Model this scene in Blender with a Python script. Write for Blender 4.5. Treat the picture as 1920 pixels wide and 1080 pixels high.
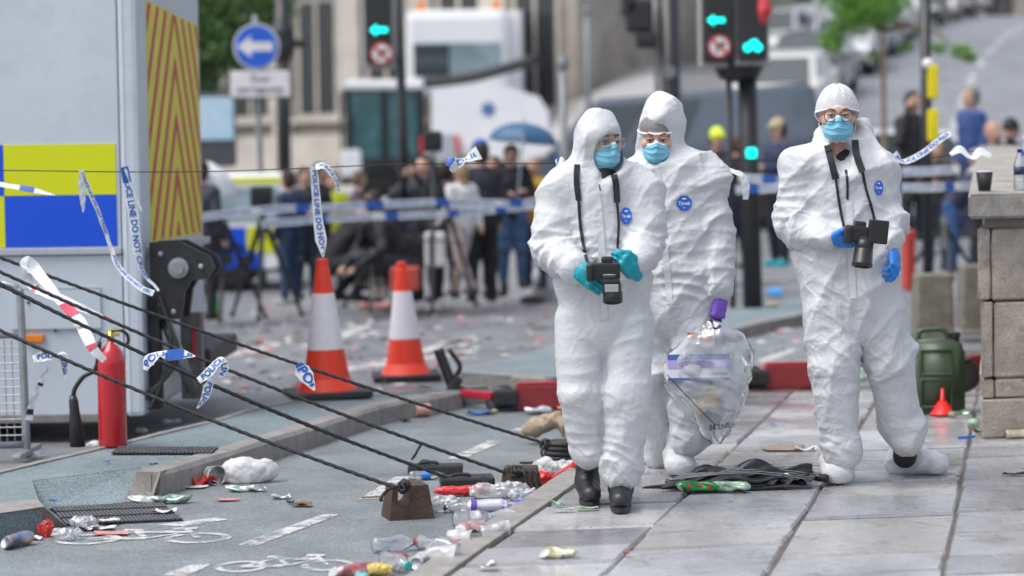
import bpy, bmesh, math, random
import numpy as np
from mathutils import Vector, Matrix

# ------------------------------------------------------------------ camera, world, sun, exposure
scene = bpy.context.scene
COL = scene.collection
for o in list(bpy.data.objects):
    bpy.data.objects.remove(o)
R = math.radians
F = 4000.0                       # focal length in photograph pixels (75 mm on a 36 mm sensor)
CAMZ = 1.41
cam_data = bpy.data.cameras.new('camera')
cam = bpy.data.objects.new('camera', cam_data)
COL.objects.link(cam)
CAMROT = Matrix.Rotation(R(90 - 2.93), 4, 'X') @ Matrix.Rotation(R(-0.8), 4, 'Z')
cam.matrix_world = Matrix.Translation((0, 0, CAMZ)) @ CAMROT
cam_data.sensor_width = 36
cam_data.lens = 36 * F / 1920
cam_data.clip_start = 0.1
cam_data.clip_end = 3000
cam_data.dof.use_dof = True
cam_data.dof.focus_distance = 9.5
cam_data.dof.aperture_fstop = 1.4
scene.camera = cam

world = bpy.data.worlds.new('World')
scene.world = world
world.use_nodes = True
wn = world.node_tree
wn.nodes.clear()
SUN_EL, SUN_AZ = R(62), R(-115)
sky = wn.nodes.new('ShaderNodeTexSky')
sky.sky_type = 'NISHITA'
sky.sun_disc = False
sky.sun_elevation = SUN_EL
sky.sun_rotation = SUN_AZ
sky.air_density = 1.0
sky.dust_density = 4.0
sky.ozone_density = 1.0
hs = wn.nodes.new('ShaderNodeHueSaturation')        # overcast: the blue of the clear sky is mostly gone
hs.inputs['Saturation'].default_value = 0.5
bg = wn.nodes.new('ShaderNodeBackground')
bg.inputs['Strength'].default_value = 0.15
wo = wn.nodes.new('ShaderNodeOutputWorld')
wn.links.new(sky.outputs[0], hs.inputs['Color'])
wn.links.new(hs.outputs[0], bg.inputs['Color'])
wn.links.new(bg.outputs[0], wo.inputs['Surface'])

sun_data = bpy.data.lights.new('sun', 'SUN')
sun_data.energy = 1.0
sun_data.angle = R(35)
sun_data.color = (1.0, 0.985, 0.96)
sun = bpy.data.objects.new('sun', sun_data)
COL.objects.link(sun)
# sky texture rotation is measured from +Y towards +X
sdir = Vector((math.sin(SUN_AZ) * math.cos(SUN_EL), math.cos(SUN_AZ) * math.cos(SUN_EL), math.sin(SUN_EL)))
sun.rotation_euler = sdir.to_track_quat('Z', 'Y').to_euler()

vs = scene.view_settings
vs.view_transform = 'Standard'
vs.look = 'None'
vs.gamma = 1
vs.use_curve_mapping = False
vs.exposure = 0.72
scene.cycles.use_denoising = True
scene.cycles.max_bounces = 8
scene.cycles.transparent_max_bounces = 24
scene.cycles.caustics_reflective = False
scene.cycles.caustics_refractive = False

# ------------------------------------------------------------------ measuring: photograph pixel -> place
CR3 = CAMROT.to_3x3()
def ray(px, py):
    return CR3 @ Vector(((px - 960) / F, -(py - 540) / F, -1))
def P(px, py, Y):
    d = ray(px, py)
    return Vector((0, 0, CAMZ)) + d * (Y / d.y)
def G(px, py, z=0.0):
    d = ray(px, py)
    return Vector((0, 0, CAMZ)) + d * ((z - CAMZ) / d.z)
def px_m(Y):
    return F / Y                 # pixels per metre at that depth
def sstep(a, b, x):
    t = np.clip((x - a) / (b - a), 0, 1)
    return t * t * (3 - 2 * t)
def terrain(x, y):
    w = sstep(-4.5, 4.5, x)
    d = np.minimum(np.maximum(0, y - 26.0), 190)
    d = d - 4 * (1 - np.exp(-d / 4))
    return (1 - w) * 0.04 * d + w * 0.175 * d / (1 + 0.006 * d) - 0.06

# ------------------------------------------------------------------ materials
MATS = {}
def M(name, col, rough=0.5, metal=0.0, var=0.12, scale=6.0, bump=0.0, bscale=60.0, coat=0.0, emit=None, estr=1.0,
      spec=0.5, facet=0.0, fscale=12.0, dirt=0.0, rvar=0.0, trans=0.0, sub=0.0, sheen=0.0, col2=None, speck=0.0):
    if name in MATS:
        return MATS[name]
    m = bpy.data.materials.new(name)
    m.use_nodes = True
    nt = m.node_tree
    b = nt.nodes['Principled BSDF']
    N = lambda t: nt.nodes.new(t)
    L = nt.links.new
    tc = N('ShaderNodeTexCoord')
    c = (*col, 1) if len(col) == 3 else col
    b.inputs['Roughness'].default_value = rough
    b.inputs['Metallic'].default_value = metal
    b.inputs['Specular IOR Level'].default_value = spec
    b.inputs['Coat Weight'].default_value = coat
    b.inputs['Coat Roughness'].default_value = 0.08
    b.inputs['Transmission Weight'].default_value = trans
    if sub:
        b.inputs['Subsurface Weight'].default_value = sub
        b.inputs['Subsurface Radius'].default_value = (0.02, 0.01, 0.006)
        b.inputs['Subsurface Scale'].default_value = 0.4
    if sheen:
        b.inputs['Sheen Weight'].default_value = sheen
    src = None
    if var or dirt or col2:
        n = N('ShaderNodeTexNoise')
        n.inputs['Scale'].default_value = scale
        n.inputs['Detail'].default_value = 6
        n.inputs['Roughness'].default_value = 0.65
        L(tc.outputs['Object'], n.inputs['Vector'])
        mx = N('ShaderNodeMix'); mx.data_type = 'RGBA'
        ramp = N('ShaderNodeMapRange')
        ramp.inputs['From Min'].default_value = 0.3
        ramp.inputs['From Max'].default_value = 0.7
        L(n.outputs['Fac'], ramp.inputs['Value'])
        L(ramp.outputs[0], mx.inputs['Factor'])
        lo = [max(0, v * (1 - var)) for v in c[:3]] + [1]
        hi = [min(1, v * (1 + var)) for v in c[:3]] + [1]
        if col2:
            lo, hi = list(c), [*col2, 1]
        mx.inputs['A'].default_value = lo
        mx.inputs['B'].default_value = hi
        src = mx.outputs['Result']
        if dirt:
            n2 = N('ShaderNodeTexNoise')
            n2.inputs['Scale'].default_value = scale * 2.3
            n2.inputs['Detail'].default_value = 8
            n2.inputs['Roughness'].default_value = 0.75
            L(tc.outputs['Object'], n2.inputs['Vector'])
            r2 = N('ShaderNodeMapRange')
            r2.inputs['From Min'].default_value = 0.52
            r2.inputs['From Max'].default_value = 0.75
            r2.inputs['To Max'].default_value = dirt
            L(n2.outputs['Fac'], r2.inputs['Value'])
            m2 = N('ShaderNodeMix'); m2.data_type = 'RGBA'
            m2.inputs['B'].default_value = (0.06, 0.05, 0.04, 1)
            L(r2.outputs[0], m2.inputs['Factor'])
            L(src, m2.inputs['A'])
            src = m2.outputs['Result']
        if speck:
            n4 = N('ShaderNodeTexNoise')
            n4.inputs['Scale'].default_value = 110
            n4.inputs['Detail'].default_value = 3
            n4.inputs['Roughness'].default_value = 0.8
            L(tc.outputs['Object'], n4.inputs['Vector'])
            r4 = N('ShaderNodeMapRange')
            r4.inputs['From Min'].default_value = 0.35
            r4.inputs['From Max'].default_value = 0.65
            r4.inputs['To Min'].default_value = 1 - speck
            r4.inputs['To Max'].default_value = 1 + speck
            L(n4.outputs['Fac'], r4.inputs['Value'])
            hv = N('ShaderNodeHueSaturation')
            L(src, hv.inputs['Color'])
            L(r4.outputs[0], hv.inputs['Value'])
            src = hv.outputs[0]
        L(src, b.inputs['Base Color'])
        if rvar:
            rr = N('ShaderNodeMapRange')
            rr.inputs['From Min'].default_value = 0.3
            rr.inputs['From Max'].default_value = 0.7
            rr.inputs['To Min'].default_value = max(0.02, rough - rvar)
            rr.inputs['To Max'].default_value = min(1, rough + rvar)
            n3 = N('ShaderNodeTexNoise')
            n3.inputs['Scale'].default_value = scale * 0.6
            n3.inputs['Detail'].default_value = 4
            L(tc.outputs['Object'], n3.inputs['Vector'])
            L(n3.outputs['Fac'], rr.inputs['Value'])
            L(rr.outputs[0], b.inputs['Roughness'])
    else:
        b.inputs['Base Color'].default_value = c
    last = None
    if bump:
        n = N('ShaderNodeTexNoise')
        n.inputs['Scale'].default_value = bscale
        n.inputs['Detail'].default_value = 5
        L(tc.outputs['Object'], n.inputs['Vector'])
        bp = N('ShaderNodeBump')
        bp.inputs['Strength'].default_value = bump
        bp.inputs['Distance'].default_value = 0.01
        L(n.outputs['Fac'], bp.inputs['Height'])
        last = bp
    if facet:
        v = N('ShaderNodeTexVoronoi')
        v.feature = 'DISTANCE_TO_EDGE'
        v.inputs['Scale'].default_value = fscale
        nz = N('ShaderNodeTexNoise')
        nz.inputs['Scale'].default_value = fscale * 0.6
        L(tc.outputs['Object'], nz.inputs['Vector'])
        ad = N('ShaderNodeVectorMath'); ad.operation = 'MULTIPLY_ADD'
        ad.inputs[1].default_value = (0.12, 0.12, 0.12)
        L(nz.outputs['Color'], ad.inputs[0])
        L(tc.outputs['Object'], ad.inputs[2])
        L(ad.outputs[0], v.inputs['Vector'])
        bp = N('ShaderNodeBump')
        bp.inputs['Strength'].default_value = facet
        bp.inputs['Distance'].default_value = 0.012
        L(v.outputs['Distance'], bp.inputs['Height'])
        if last:
            L(last.outputs[0], bp.inputs['Normal'])
        last = bp
    if last:
        L(last.outputs[0], b.inputs['Normal'])
    if emit:
        b.inputs['Emission Color'].default_value = (*emit, 1)
        b.inputs['Emission Strength'].default_value = estr
    MATS[name] = m
    return m

def film(name, tint=(0.95, 0.97, 1.0), haze=0.12, gloss=0.14, rough=0.12, facet=0.5, fscale=14):
    """thin clear plastic: mostly straight-through, a little white haze, a glossy skin"""
    m = bpy.data.materials.new(name)
    m.use_nodes = True
    nt = m.node_tree
    nt.nodes.clear()
    N = lambda t: nt.nodes.new(t)
    L = nt.links.new
    tr = N('ShaderNodeBsdfTransparent'); tr.inputs[0].default_value = (*tint, 1)
    df = N('ShaderNodeBsdfDiffuse'); df.inputs[0].default_value = (0.8, 0.82, 0.85, 1)
    gl = N('ShaderNodeBsdfGlossy'); gl.inputs['Roughness'].default_value = rough
    tc = N('ShaderNodeTexCoord')
    v = N('ShaderNodeTexVoronoi'); v.inputs['Scale'].default_value = fscale
    L(tc.outputs['Object'], v.inputs['Vector'])
    bp = N('ShaderNodeBump'); bp.inputs['Strength'].default_value = facet; bp.inputs['Distance'].default_value = 0.015
    L(v.outputs['Distance'], bp.inputs['Height'])
    L(bp.outputs[0], gl.inputs['Normal'])
    L(bp.outputs[0], df.inputs['Normal'])
    m1 = N('ShaderNodeMixShader'); m1.inputs[0].default_value = haze
    L(tr.outputs[0], m1.inputs[1]); L(df.outputs[0], m1.inputs[2])
    fr = N('ShaderNodeFresnel'); fr.inputs['IOR'].default_value = 1.28
    L(bp.outputs[0], fr.inputs['Normal'])
    ad = N('ShaderNodeMath'); ad.operation = 'MULTIPLY_ADD'
    ad.inputs[1].default_value = 1.0; ad.inputs[2].default_value = gloss * 0.5
    L(fr.outputs[0], ad.inputs[0])
    m2 = N('ShaderNodeMixShader')
    L(ad.outputs[0], m2.inputs[0]); L(m1.outputs[0], m2.inputs[1]); L(gl.outputs[0], m2.inputs[2])
    o = N('ShaderNodeOutputMaterial')
    L(m2.outputs[0], o.inputs['Surface'])
    MATS[name] = m
    return m

# ------------------------------------------------------------------ objects
WM = {}                          # world matrix of what we made (the depsgraph is not needed)
def put(o, parent=None, mw=None):
    COL.objects.link(o)
    mw = mw or Matrix()
    if parent is not None:
        o.parent = parent
        o.matrix_basis = WM[parent.name].inverted() @ mw
    else:
        o.matrix_basis = mw
    WM[o.name] = mw
    return o
def tag(o, label=None, cat=None, group=None, kind=None):
    if label: o['label'] = label
    if cat: o['category'] = cat
    if group: o['group'] = group
    if kind: o['kind'] = kind
    return o
def thing(name, label, cat, loc, group=None, rz=0.0, rot=None):
    o = bpy.data.objects.new(name, None)
    o.empty_display_size = 0.1
    mw = Matrix.Translation(loc) @ (rot.to_4x4() if rot is not None else Matrix.Rotation(rz, 4, 'Z'))
    put(o, None, mw)
    return tag(o, label, cat, group)
def me(name, verts, faces, mat, smooth=False, mats=None, fmat=None):
    m = bpy.data.meshes.new(name)
    if isinstance(verts, np.ndarray):
        verts = verts.tolist()
    if isinstance(faces, np.ndarray):
        faces = faces.tolist()
    m.from_pydata([tuple(v) for v in verts], [], faces)
    for x in (mats or [mat]):
        m.materials.append(x)
    if fmat is not None:
        m.polygons.foreach_set('material_index', np.asarray(fmat, dtype=np.int32))
    if smooth:
        m.polygons.foreach_set('use_smooth', np.ones(len(m.polygons), dtype=bool))
    m.update()
    return m
def ob(name, vf, mat, parent=None, mw=None, smooth=False, local=True, mats=None, fmat=None):
    """vf = (verts, faces) in the local frame of mw.  With a parent and no mw the frame is the parent's own."""
    if mw is None and parent is not None:
        mw = WM[parent.name] if local else Matrix()
    if not local and mw is None:
        mw = Matrix()
    o = bpy.data.objects.new(name, me(name, vf[0], vf[1], mat, smooth, mats, fmat))
    return put(o, parent, mw)
def wob(name, vf, mat, parent, smooth=False, mats=None, fmat=None):
    """verts given in world space, stored in the frame of the parent"""
    inv = WM[parent.name].inverted()
    vv = [inv @ Vector(v) for v in (vf[0].tolist() if isinstance(vf[0], np.ndarray) else vf[0])]
    return ob(name, (vv, vf[1]), mat, parent, smooth=smooth, mats=mats, fmat=fmat)
def solo(name, vf, mat, label, cat, group=None, smooth=False, kind=None, mats=None, fmat=None, mw=None):
    """one-mesh thing given in world space (or in frame mw); its origin goes to the base centre"""
    vv = [Vector(v) for v in (vf[0].tolist() if isinstance(vf[0], np.ndarray) else vf[0])]
    if mw is None:
        lo = Vector((min(v.x for v in vv), min(v.y for v in vv), min(v.z for v in vv)))
        hi = Vector((max(v.x for v in vv), max(v.y for v in vv), max(v.z for v in vv)))
        c = Vector(((lo.x + hi.x) / 2, (lo.y + hi.y) / 2, lo.z))
        mw = Matrix.Translation(c)
        vv = [v - c for v in vv]
    o = ob(name, (vv, vf[1]), mat, None, mw, smooth, mats=mats, fmat=fmat)
    return tag(o, label, cat, group, kind)
def dup(o, mw=None, parent=None, label=None):
    c = o.copy()
    COL.objects.link(c)
    base = mw if mw is not None else (WM[parent.name] @ WM[o.parent.name].inverted() @ WM[o.name] if parent else WM[o.name])
    if parent is not None:
        c.parent = parent
        c.matrix_basis = WM[parent.name].inverted() @ base
    else:
        c.matrix_basis = base
    WM[c.name] = base
    if label: c['label'] = label
    for ch in list(o.children):
        dup(ch, None, c)
    return c

# ------------------------------------------------------------------ shapes: all return (verts, faces)
def join(*vfs):
    V, Fc = [], []
    for v, f in vfs:
        n = len(V)
        V += [tuple(x) for x in v]
        Fc += [[i + n for i in q] for q in f]
    return V, Fc
def tf(vf, m):
    return [m @ Vector(v) for v in vf[0]], vf[1]
def at(vf, x, y, z, rz=0.0, s=1.0):
    return tf(vf, Matrix.Translation((x, y, z)) @ Matrix.Rotation(rz, 4, 'Z') @ Matrix.Scale(s, 4))
def box(sx, sy, sz, bev=0.0, c=(0, 0, 0), seg=2, taper=None):
    bm = bmesh.new()
    bmesh.ops.create_cube(bm, size=1)
    for v in bm.verts:
        t = 1.0
        if taper and v.co.z > 0:
            t = taper
        v.co = Vector((v.co.x * sx * t, v.co.y * sy * t, v.co.z * sz))
    if bev:
        bmesh.ops.bevel(bm, geom=list(bm.edges), offset=bev, segments=seg, affect='EDGES', profile=0.6)
    bm.verts.index_update()
    out = ([v.co + Vector(c) for v in bm.verts], [[v.index for v in f.verts] for f in bm.faces])
    bm.free()
    return out
def bar(a, b, w, h=None, bev=0.0):
    """box from a to b, w wide and h deep"""
    a, b = Vector(a), Vector(b)
    d = b - a
    q = d.to_track_quat('Z', 'Y').to_matrix().to_4x4()
    return tf(box(w, h or w, d.length, bev), Matrix.Translation((a + b) / 2) @ q)
def tube(pts, r, seg=8, cap=True, flat=None):
    pts = [Vector(p) for p in pts]
    n = len(pts)
    rr = r if isinstance(r, (list, tuple)) else [r] * n
    V, Fc = [], []
    up = None
    for i, p in enumerate(pts):
        d = (pts[min(i + 1, n - 1)] - pts[max(i - 1, 0)]).normalized()
        if up is None:
            up = d.orthogonal().normalized()
        up = (up - d * up.dot(d)).normalized()
        s = d.cross(up)
        for k in range(seg):
            a = 2 * math.pi * k / seg
            V.append(p + (up * math.cos(a) + s * math.sin(a)) * rr[i])
    for i in range(n - 1):
        for k in range(seg):
            k2 = (k + 1) % seg
            Fc.append([i * seg + k, i * seg + k2, (i + 1) * seg + k2, (i + 1) * seg + k])
    if cap:
        Fc.append(list(range(seg))[::-1])
        Fc.append([(n - 1) * seg + k for k in range(seg)])
    return V, Fc
def lathe(prof, seg=24, sx=1.0, sy=1.0):
    V, Fc = [], []
    for r, z in prof:
        for k in range(seg):
            a = 2 * math.pi * k / seg
            V.append((r * math.cos(a) * sx, r * math.sin(a) * sy, z))
    for i in range(len(prof) - 1):
        for k in range(seg):
            k2 = (k + 1) % seg
            Fc.append([i * seg + k, i * seg + k2, (i + 1) * seg + k2, (i + 1) * seg + k])
    if prof[0][0] > 1e-4: Fc.append(list(range(seg))[::-1])
    if prof[-1][0] > 1e-4: Fc.append([(len(prof) - 1) * seg + k for k in range(seg)])
    return V, Fc
def prism(poly, z0, z1):
    """poly of (x, y) extruded in z"""
    n = len(poly)
    V = [(p[0], p[1], z0) for p in poly] + [(p[0], p[1], z1) for p in poly]
    Fc = [list(range(n))[::-1], list(range(n, 2 * n))] + [[i, (i + 1) % n, n + (i + 1) % n, n + i] for i in range(n)]
    return V, Fc
def prism_y(poly, y0, y1):
    """poly of (x, z) extruded in y"""
    n = len(poly)
    V = [(p[0], y0, p[1]) for p in poly] + [(p[0], y1, p[1]) for p in poly]
    Fc = [list(range(n)), list(range(n, 2 * n))[::-1]] + [[i, n + i, n + (i + 1) % n, (i + 1) % n] for i in range(n)]
    return V, Fc
def prism_x(poly, x0, x1):
    """poly of (y, z) extruded in x"""
    n = len(poly)
    V = [(x0, p[0], p[1]) for p in poly] + [(x1, p[0], p[1]) for p in poly]
    Fc = [list(range(n))[::-1], list(range(n, 2 * n))] + [[i, (i + 1) % n, n + (i + 1) % n, n + i] for i in range(n)]
    return V, Fc
def loft(rings, closed=True, cap=True):
    n = len(rings[0])
    V = [tuple(p) for r in rings for p in r]
    Fc = []
    for i in range(len(rings) - 1):
        for k in range(n if closed else n - 1):
            k2 = (k + 1) % n
            Fc.append([i * n + k, i * n + k2, (i + 1) * n + k2, (i + 1) * n + k])
    if cap and closed:
        Fc.append(list(range(n))[::-1])
        Fc.append([(len(rings) - 1) * n + k for k in range(n)])
    return V, Fc
def sphere(r, seg=12, rings=8, s=(1, 1, 1), c=(0, 0, 0)):
    prof = [(max(1e-5, math.sin(math.pi * i / rings)) * r, -math.cos(math.pi * i / rings) * r) for i in range(rings + 1)]
    v, f = lathe(prof, seg)
    return [(a[0] * s[0] + c[0], a[1] * s[1] + c[1], a[2] * s[2] + c[2]) for a in v], f
def smooth_path(pts, n=8):
    pts = [Vector(p) for p in pts]
    if len(pts) < 3:
        return [pts[0].lerp(pts[1], i / n) for i in range(n + 1)]
    out = []
    q = [pts[0] * 2 - pts[1]] + pts + [pts[-1] * 2 - pts[-2]]
    for i in range(1, len(q) - 2):
        for k in range(n):
            t = k / n
            a, b, c, d = q[i - 1], q[i], q[i + 1], q[i + 2]
            out.append(0.5 * ((2 * b) + (c - a) * t + (2 * a - 5 * b + 4 * c - d) * t * t + (3 * b - a - 3 * c + d) * t ** 3))
    out.append(pts[-1])
    return out
TEXTS = {}
def text_vf(s, size=1.0, bold=0.0):
    key = (s, bold)
    if key not in TEXTS:
        cu = bpy.data.curves.new('lettering', 'FONT')
        cu.body = s
        cu.align_x = 'CENTER'
        cu.align_y = 'CENTER'
        cu.resolution_u = 3
        cu.offset = bold
        o = bpy.data.objects.new('lettering', cu)
        COL.objects.link(o)
        dg = bpy.context.evaluated_depsgraph_get()
        m = bpy.data.meshes.new_from_object(o.evaluated_get(dg))
        TEXTS[key] = ([tuple(v.co) for v in m.vertices], [list(p.vertices) for p in m.polygons])
        bpy.data.objects.remove(o)
        bpy.data.meshes.remove(m)
        bpy.data.curves.remove(cu)
    v, f = TEXTS[key]
    return [(a[0] * size, a[1] * size, a[2] * size) for a in v], f
def frame(o, x, up):
    """matrix with origin o, x axis x, y axis about up, z = x cross y (towards the reader)"""
    x = Vector(x).normalized()
    z = x.cross(Vector(up)).normalized()
    y = z.cross(x)
    m = Matrix((x, y, z)).transposed().to_4x4()
    m.translation = Vector(o)
    return m

# ------------------------------------------------------------------ numpy noise and implicit surfaces
def _hash(i, j, k, s=0):
    h = (i.astype(np.int64) * 374761393 + j.astype(np.int64) * 668265263 + k.astype(np.int64) * 2147483647 + s * 1274126177) & 0xFFFFFFFF
    h = ((h ^ (h >> 13)) * 1274126177) & 0xFFFFFFFF
    h = ((h ^ (h >> 16)) * 2246822519) & 0xFFFFFFFF
    return ((h ^ (h >> 15)) & 0xFFFFFF) / float(0xFFFFFF)
def vnoise(p, s=0):
    q = np.floor(p).astype(np.int64)
    f = p - q
    f = f * f * (3 - 2 * f)
    out = 0
    for a in (0, 1):
        for b in (0, 1):
            for c in (0, 1):
                w = (f[:, 0] if a else 1 - f[:, 0]) * (f[:, 1] if b else 1 - f[:, 1]) * (f[:, 2] if c else 1 - f[:, 2])
                out = out + w * _hash(q[:, 0] + a, q[:, 1] + b, q[:, 2] + c, s)
    return out * 2 - 1
def facets(p, s=0):
    """piecewise flat crumple: squared second-nearest minus nearest feature distance"""
    q = np.floor(p).astype(np.int64)
    f1 = np.full(len(p), 9.0); f2 = np.full(len(p), 9.0)
    for a in (-1, 0, 1):
        for b in (-1, 0, 1):
            for c in (-1, 0, 1):
                i, j, k = q[:, 0] + a, q[:, 1] + b, q[:, 2] + c
                x = i + _hash(i, j, k, s + 1) - p[:, 0]
                y = j + _hash(i, j, k, s + 2) - p[:, 1]
                z = k + _hash(i, j, k, s + 3) - p[:, 2]
                d = x * x + y * y + z * z
                f2 = np.minimum(f2, np.maximum(f1, d))
                f1 = np.minimum(f1, d)
    return f2 - f1
def surfnet(vals, lo, h):
    s = vals < 0
    cs = [(a, b, c) for a in (0, 1) for b in (0, 1) for c in (0, 1)]
    nx, ny, nz = vals.shape
    sl = lambda a, n: slice(a, n - 1 + a)
    any_ = np.zeros((nx - 1, ny - 1, nz - 1), bool)
    all_ = np.ones_like(any_)
    for a, b, c in cs:
        q = s[sl(a, nx), sl(b, ny), sl(c, nz)]
        any_ |= q
        all_ &= q
    act = any_ & ~all_
    idx = np.full(act.shape, -1, np.int64)
    ci = np.argwhere(act)
    idx[act] = np.arange(len(ci))
    pos = np.zeros((len(ci), 3)); cnt = np.zeros(len(ci))
    for a in cs:
        for ax in range(3):
            if a[ax] == 0:
                b = list(a); b[ax] = 1
                v1 = vals[ci[:, 0] + a[0], ci[:, 1] + a[1], ci[:, 2] + a[2]]
                v2 = vals[ci[:, 0] + b[0], ci[:, 1] + b[1], ci[:, 2] + b[2]]
                m = (v1 < 0) != (v2 < 0)
                t = np.where(m, v1 / np.where(m, v1 - v2, 1), 0)
                e = np.array(a, float) + np.outer(t, np.array(b) - np.array(a))
                pos[m] += e[m]; cnt[m] += 1
    verts = (ci + pos / cnt[:, None]) * h + np.array(lo)
    faces = []
    for ax in range(3):
        u, v = (ax + 1) % 3, (ax + 2) % 3
        n = vals.shape
        sa = [slice(None)] * 3; sb = [slice(None)] * 3
        sa[ax] = slice(0, n[ax] - 1); sb[ax] = slice(1, n[ax])
        for q in (u, v):
            sa[q] = slice(1, n[q] - 1); sb[q] = slice(1, n[q] - 1)
        A, B = s[tuple(sa)], s[tuple(sb)]
        for flip, mk in ((False, A & ~B), (True, ~A & B)):
            e = np.argwhere(mk)
            if not len(e):
                continue
            e[:, u] += 1; e[:, v] += 1
            quad = []
            for du, dv in ((-1, -1), (0, -1), (0, 0), (-1, 0)):
                g = e.copy(); g[:, u] += du; g[:, v] += dv
                quad.append(idx[g[:, 0], g[:, 1], g[:, 2]])
            quad = np.stack(quad, 1)
            faces.append(quad[:, ::-1] if flip else quad)
    return verts, np.concatenate(faces)
class Blob:
    """smooth union of tapered capsules; M squashes the space of one primitive; neg carves"""
    def __init__(self):
        self.p = []
    def cap(self, a, b, ra, rb=None, k=0.03, s=(1, 1, 1), tag=0, neg=False):
        self.p.append((np.array(a, float), np.array(b, float), ra, ra if rb is None else rb, k, np.array(s, float), tag, neg))
        return self
    def ball(self, c, r, k=0.02, s=(1, 1, 1), tag=0, neg=False):
        return self.cap(c, c, r, r, k, s, tag, neg)
    @staticmethod
    def dist(X, pr):
        a, b, ra, rb, k, s, tag, neg = pr
        A, Bv, Q = a / s, b / s, X / s
        ba = Bv - A
        l2 = float(ba @ ba)
        pa = Q - A
        t = np.clip((pa @ ba) / l2, 0, 1) if l2 > 1e-12 else np.zeros(Q.shape[:-1])
        d = np.sqrt(((pa - t[..., None] * ba) ** 2).sum(-1)) - (ra + (rb - ra) * t)
        return d * float(min(s.min(), 1.0)), t
    def mesh(self, h):
        lo = np.min([np.minimum(p[0], p[1]) - max(p[2], p[3]) * p[5].max() for p in self.p if not p[7]], 0) - 3 * h
        hi = np.max([np.maximum(p[0], p[1]) + max(p[2], p[3]) * p[5].max() for p in self.p if not p[7]], 0) + 3 * h
        n = np.ceil((hi - lo) / h).astype(int) + 1
        vals = np.full(n, 0.2, np.float32)
        for p in self.p:
            mg = max(p[2], p[3]) * p[5].max() + p[4] + 2 * h
            i0 = np.clip(np.floor((np.minimum(p[0], p[1]) - mg - lo) / h).astype(int), 0, n - 1)
            i1 = np.clip(np.ceil((np.maximum(p[0], p[1]) + mg - lo) / h).astype(int) + 1, 1, n)
            if (i1 <= i0).any():
                continue
            gx, gy, gz = [lo[q] + h * np.arange(i0[q], i1[q]) for q in range(3)]
            X = np.stack(np.meshgrid(gx, gy, gz, indexing='ij'), -1)
            d, _ = self.dist(X, p)
            sub = vals[i0[0]:i1[0], i0[1]:i1[1], i0[2]:i1[2]]
            k = max(p[4], 1e-4)
            if p[7]:
                hh = np.clip(0.5 + 0.5 * (d + sub) / k, 0, 1)
                r = -(d * (1 - hh) - sub * hh - k * hh * (1 - hh))
            else:
                hh = np.clip(0.5 + 0.5 * (d - sub) / k, 0, 1)
                r = d * (1 - hh) + sub * hh - k * hh * (1 - hh)
            vals[i0[0]:i1[0], i0[1]:i1[1], i0[2]:i1[2]] = r
        return surfnet(vals, lo, h)
    def nearest(self, V):
        best = np.full(len(V), 9.0); who = np.zeros(len(V), int); tt = np.zeros(len(V))
        for i, p in enumerate(self.p):
            if p[7]:
                continue
            d, t = self.dist(V, p)
            m = d < best
            best[m] = d[m]; who[m] = i; tt[m] = t[m]
        return who, tt
def vnormals(V, Q):
    n = np.zeros_like(V)
    a = np.cross(V[Q[:, 2]] - V[Q[:, 0]], V[Q[:, 3]] - V[Q[:, 1]])
    for c in range(4):
        np.add.at(n, Q[:, c], a)
    return n / np.maximum(1e-12, np.linalg.norm(n, axis=1))[:, None]
def relax(V, Q, it=2, lam=0.5):
    E = np.concatenate([Q[:, [0, 1]], Q[:, [1, 2]], Q[:, [2, 3]], Q[:, [3, 0]]])
    E = np.concatenate([E, E[:, ::-1]])
    cnt = np.bincount(E[:, 0], minlength=len(V))[:, None]
    for _ in range(it):
        s = np.zeros_like(V)
        for ax in range(3):
            s[:, ax] = np.bincount(E[:, 0], weights=V[E[:, 1], ax], minlength=len(V))
        V = V + lam * (s / np.maximum(cnt, 1) - V)
    return V

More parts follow.
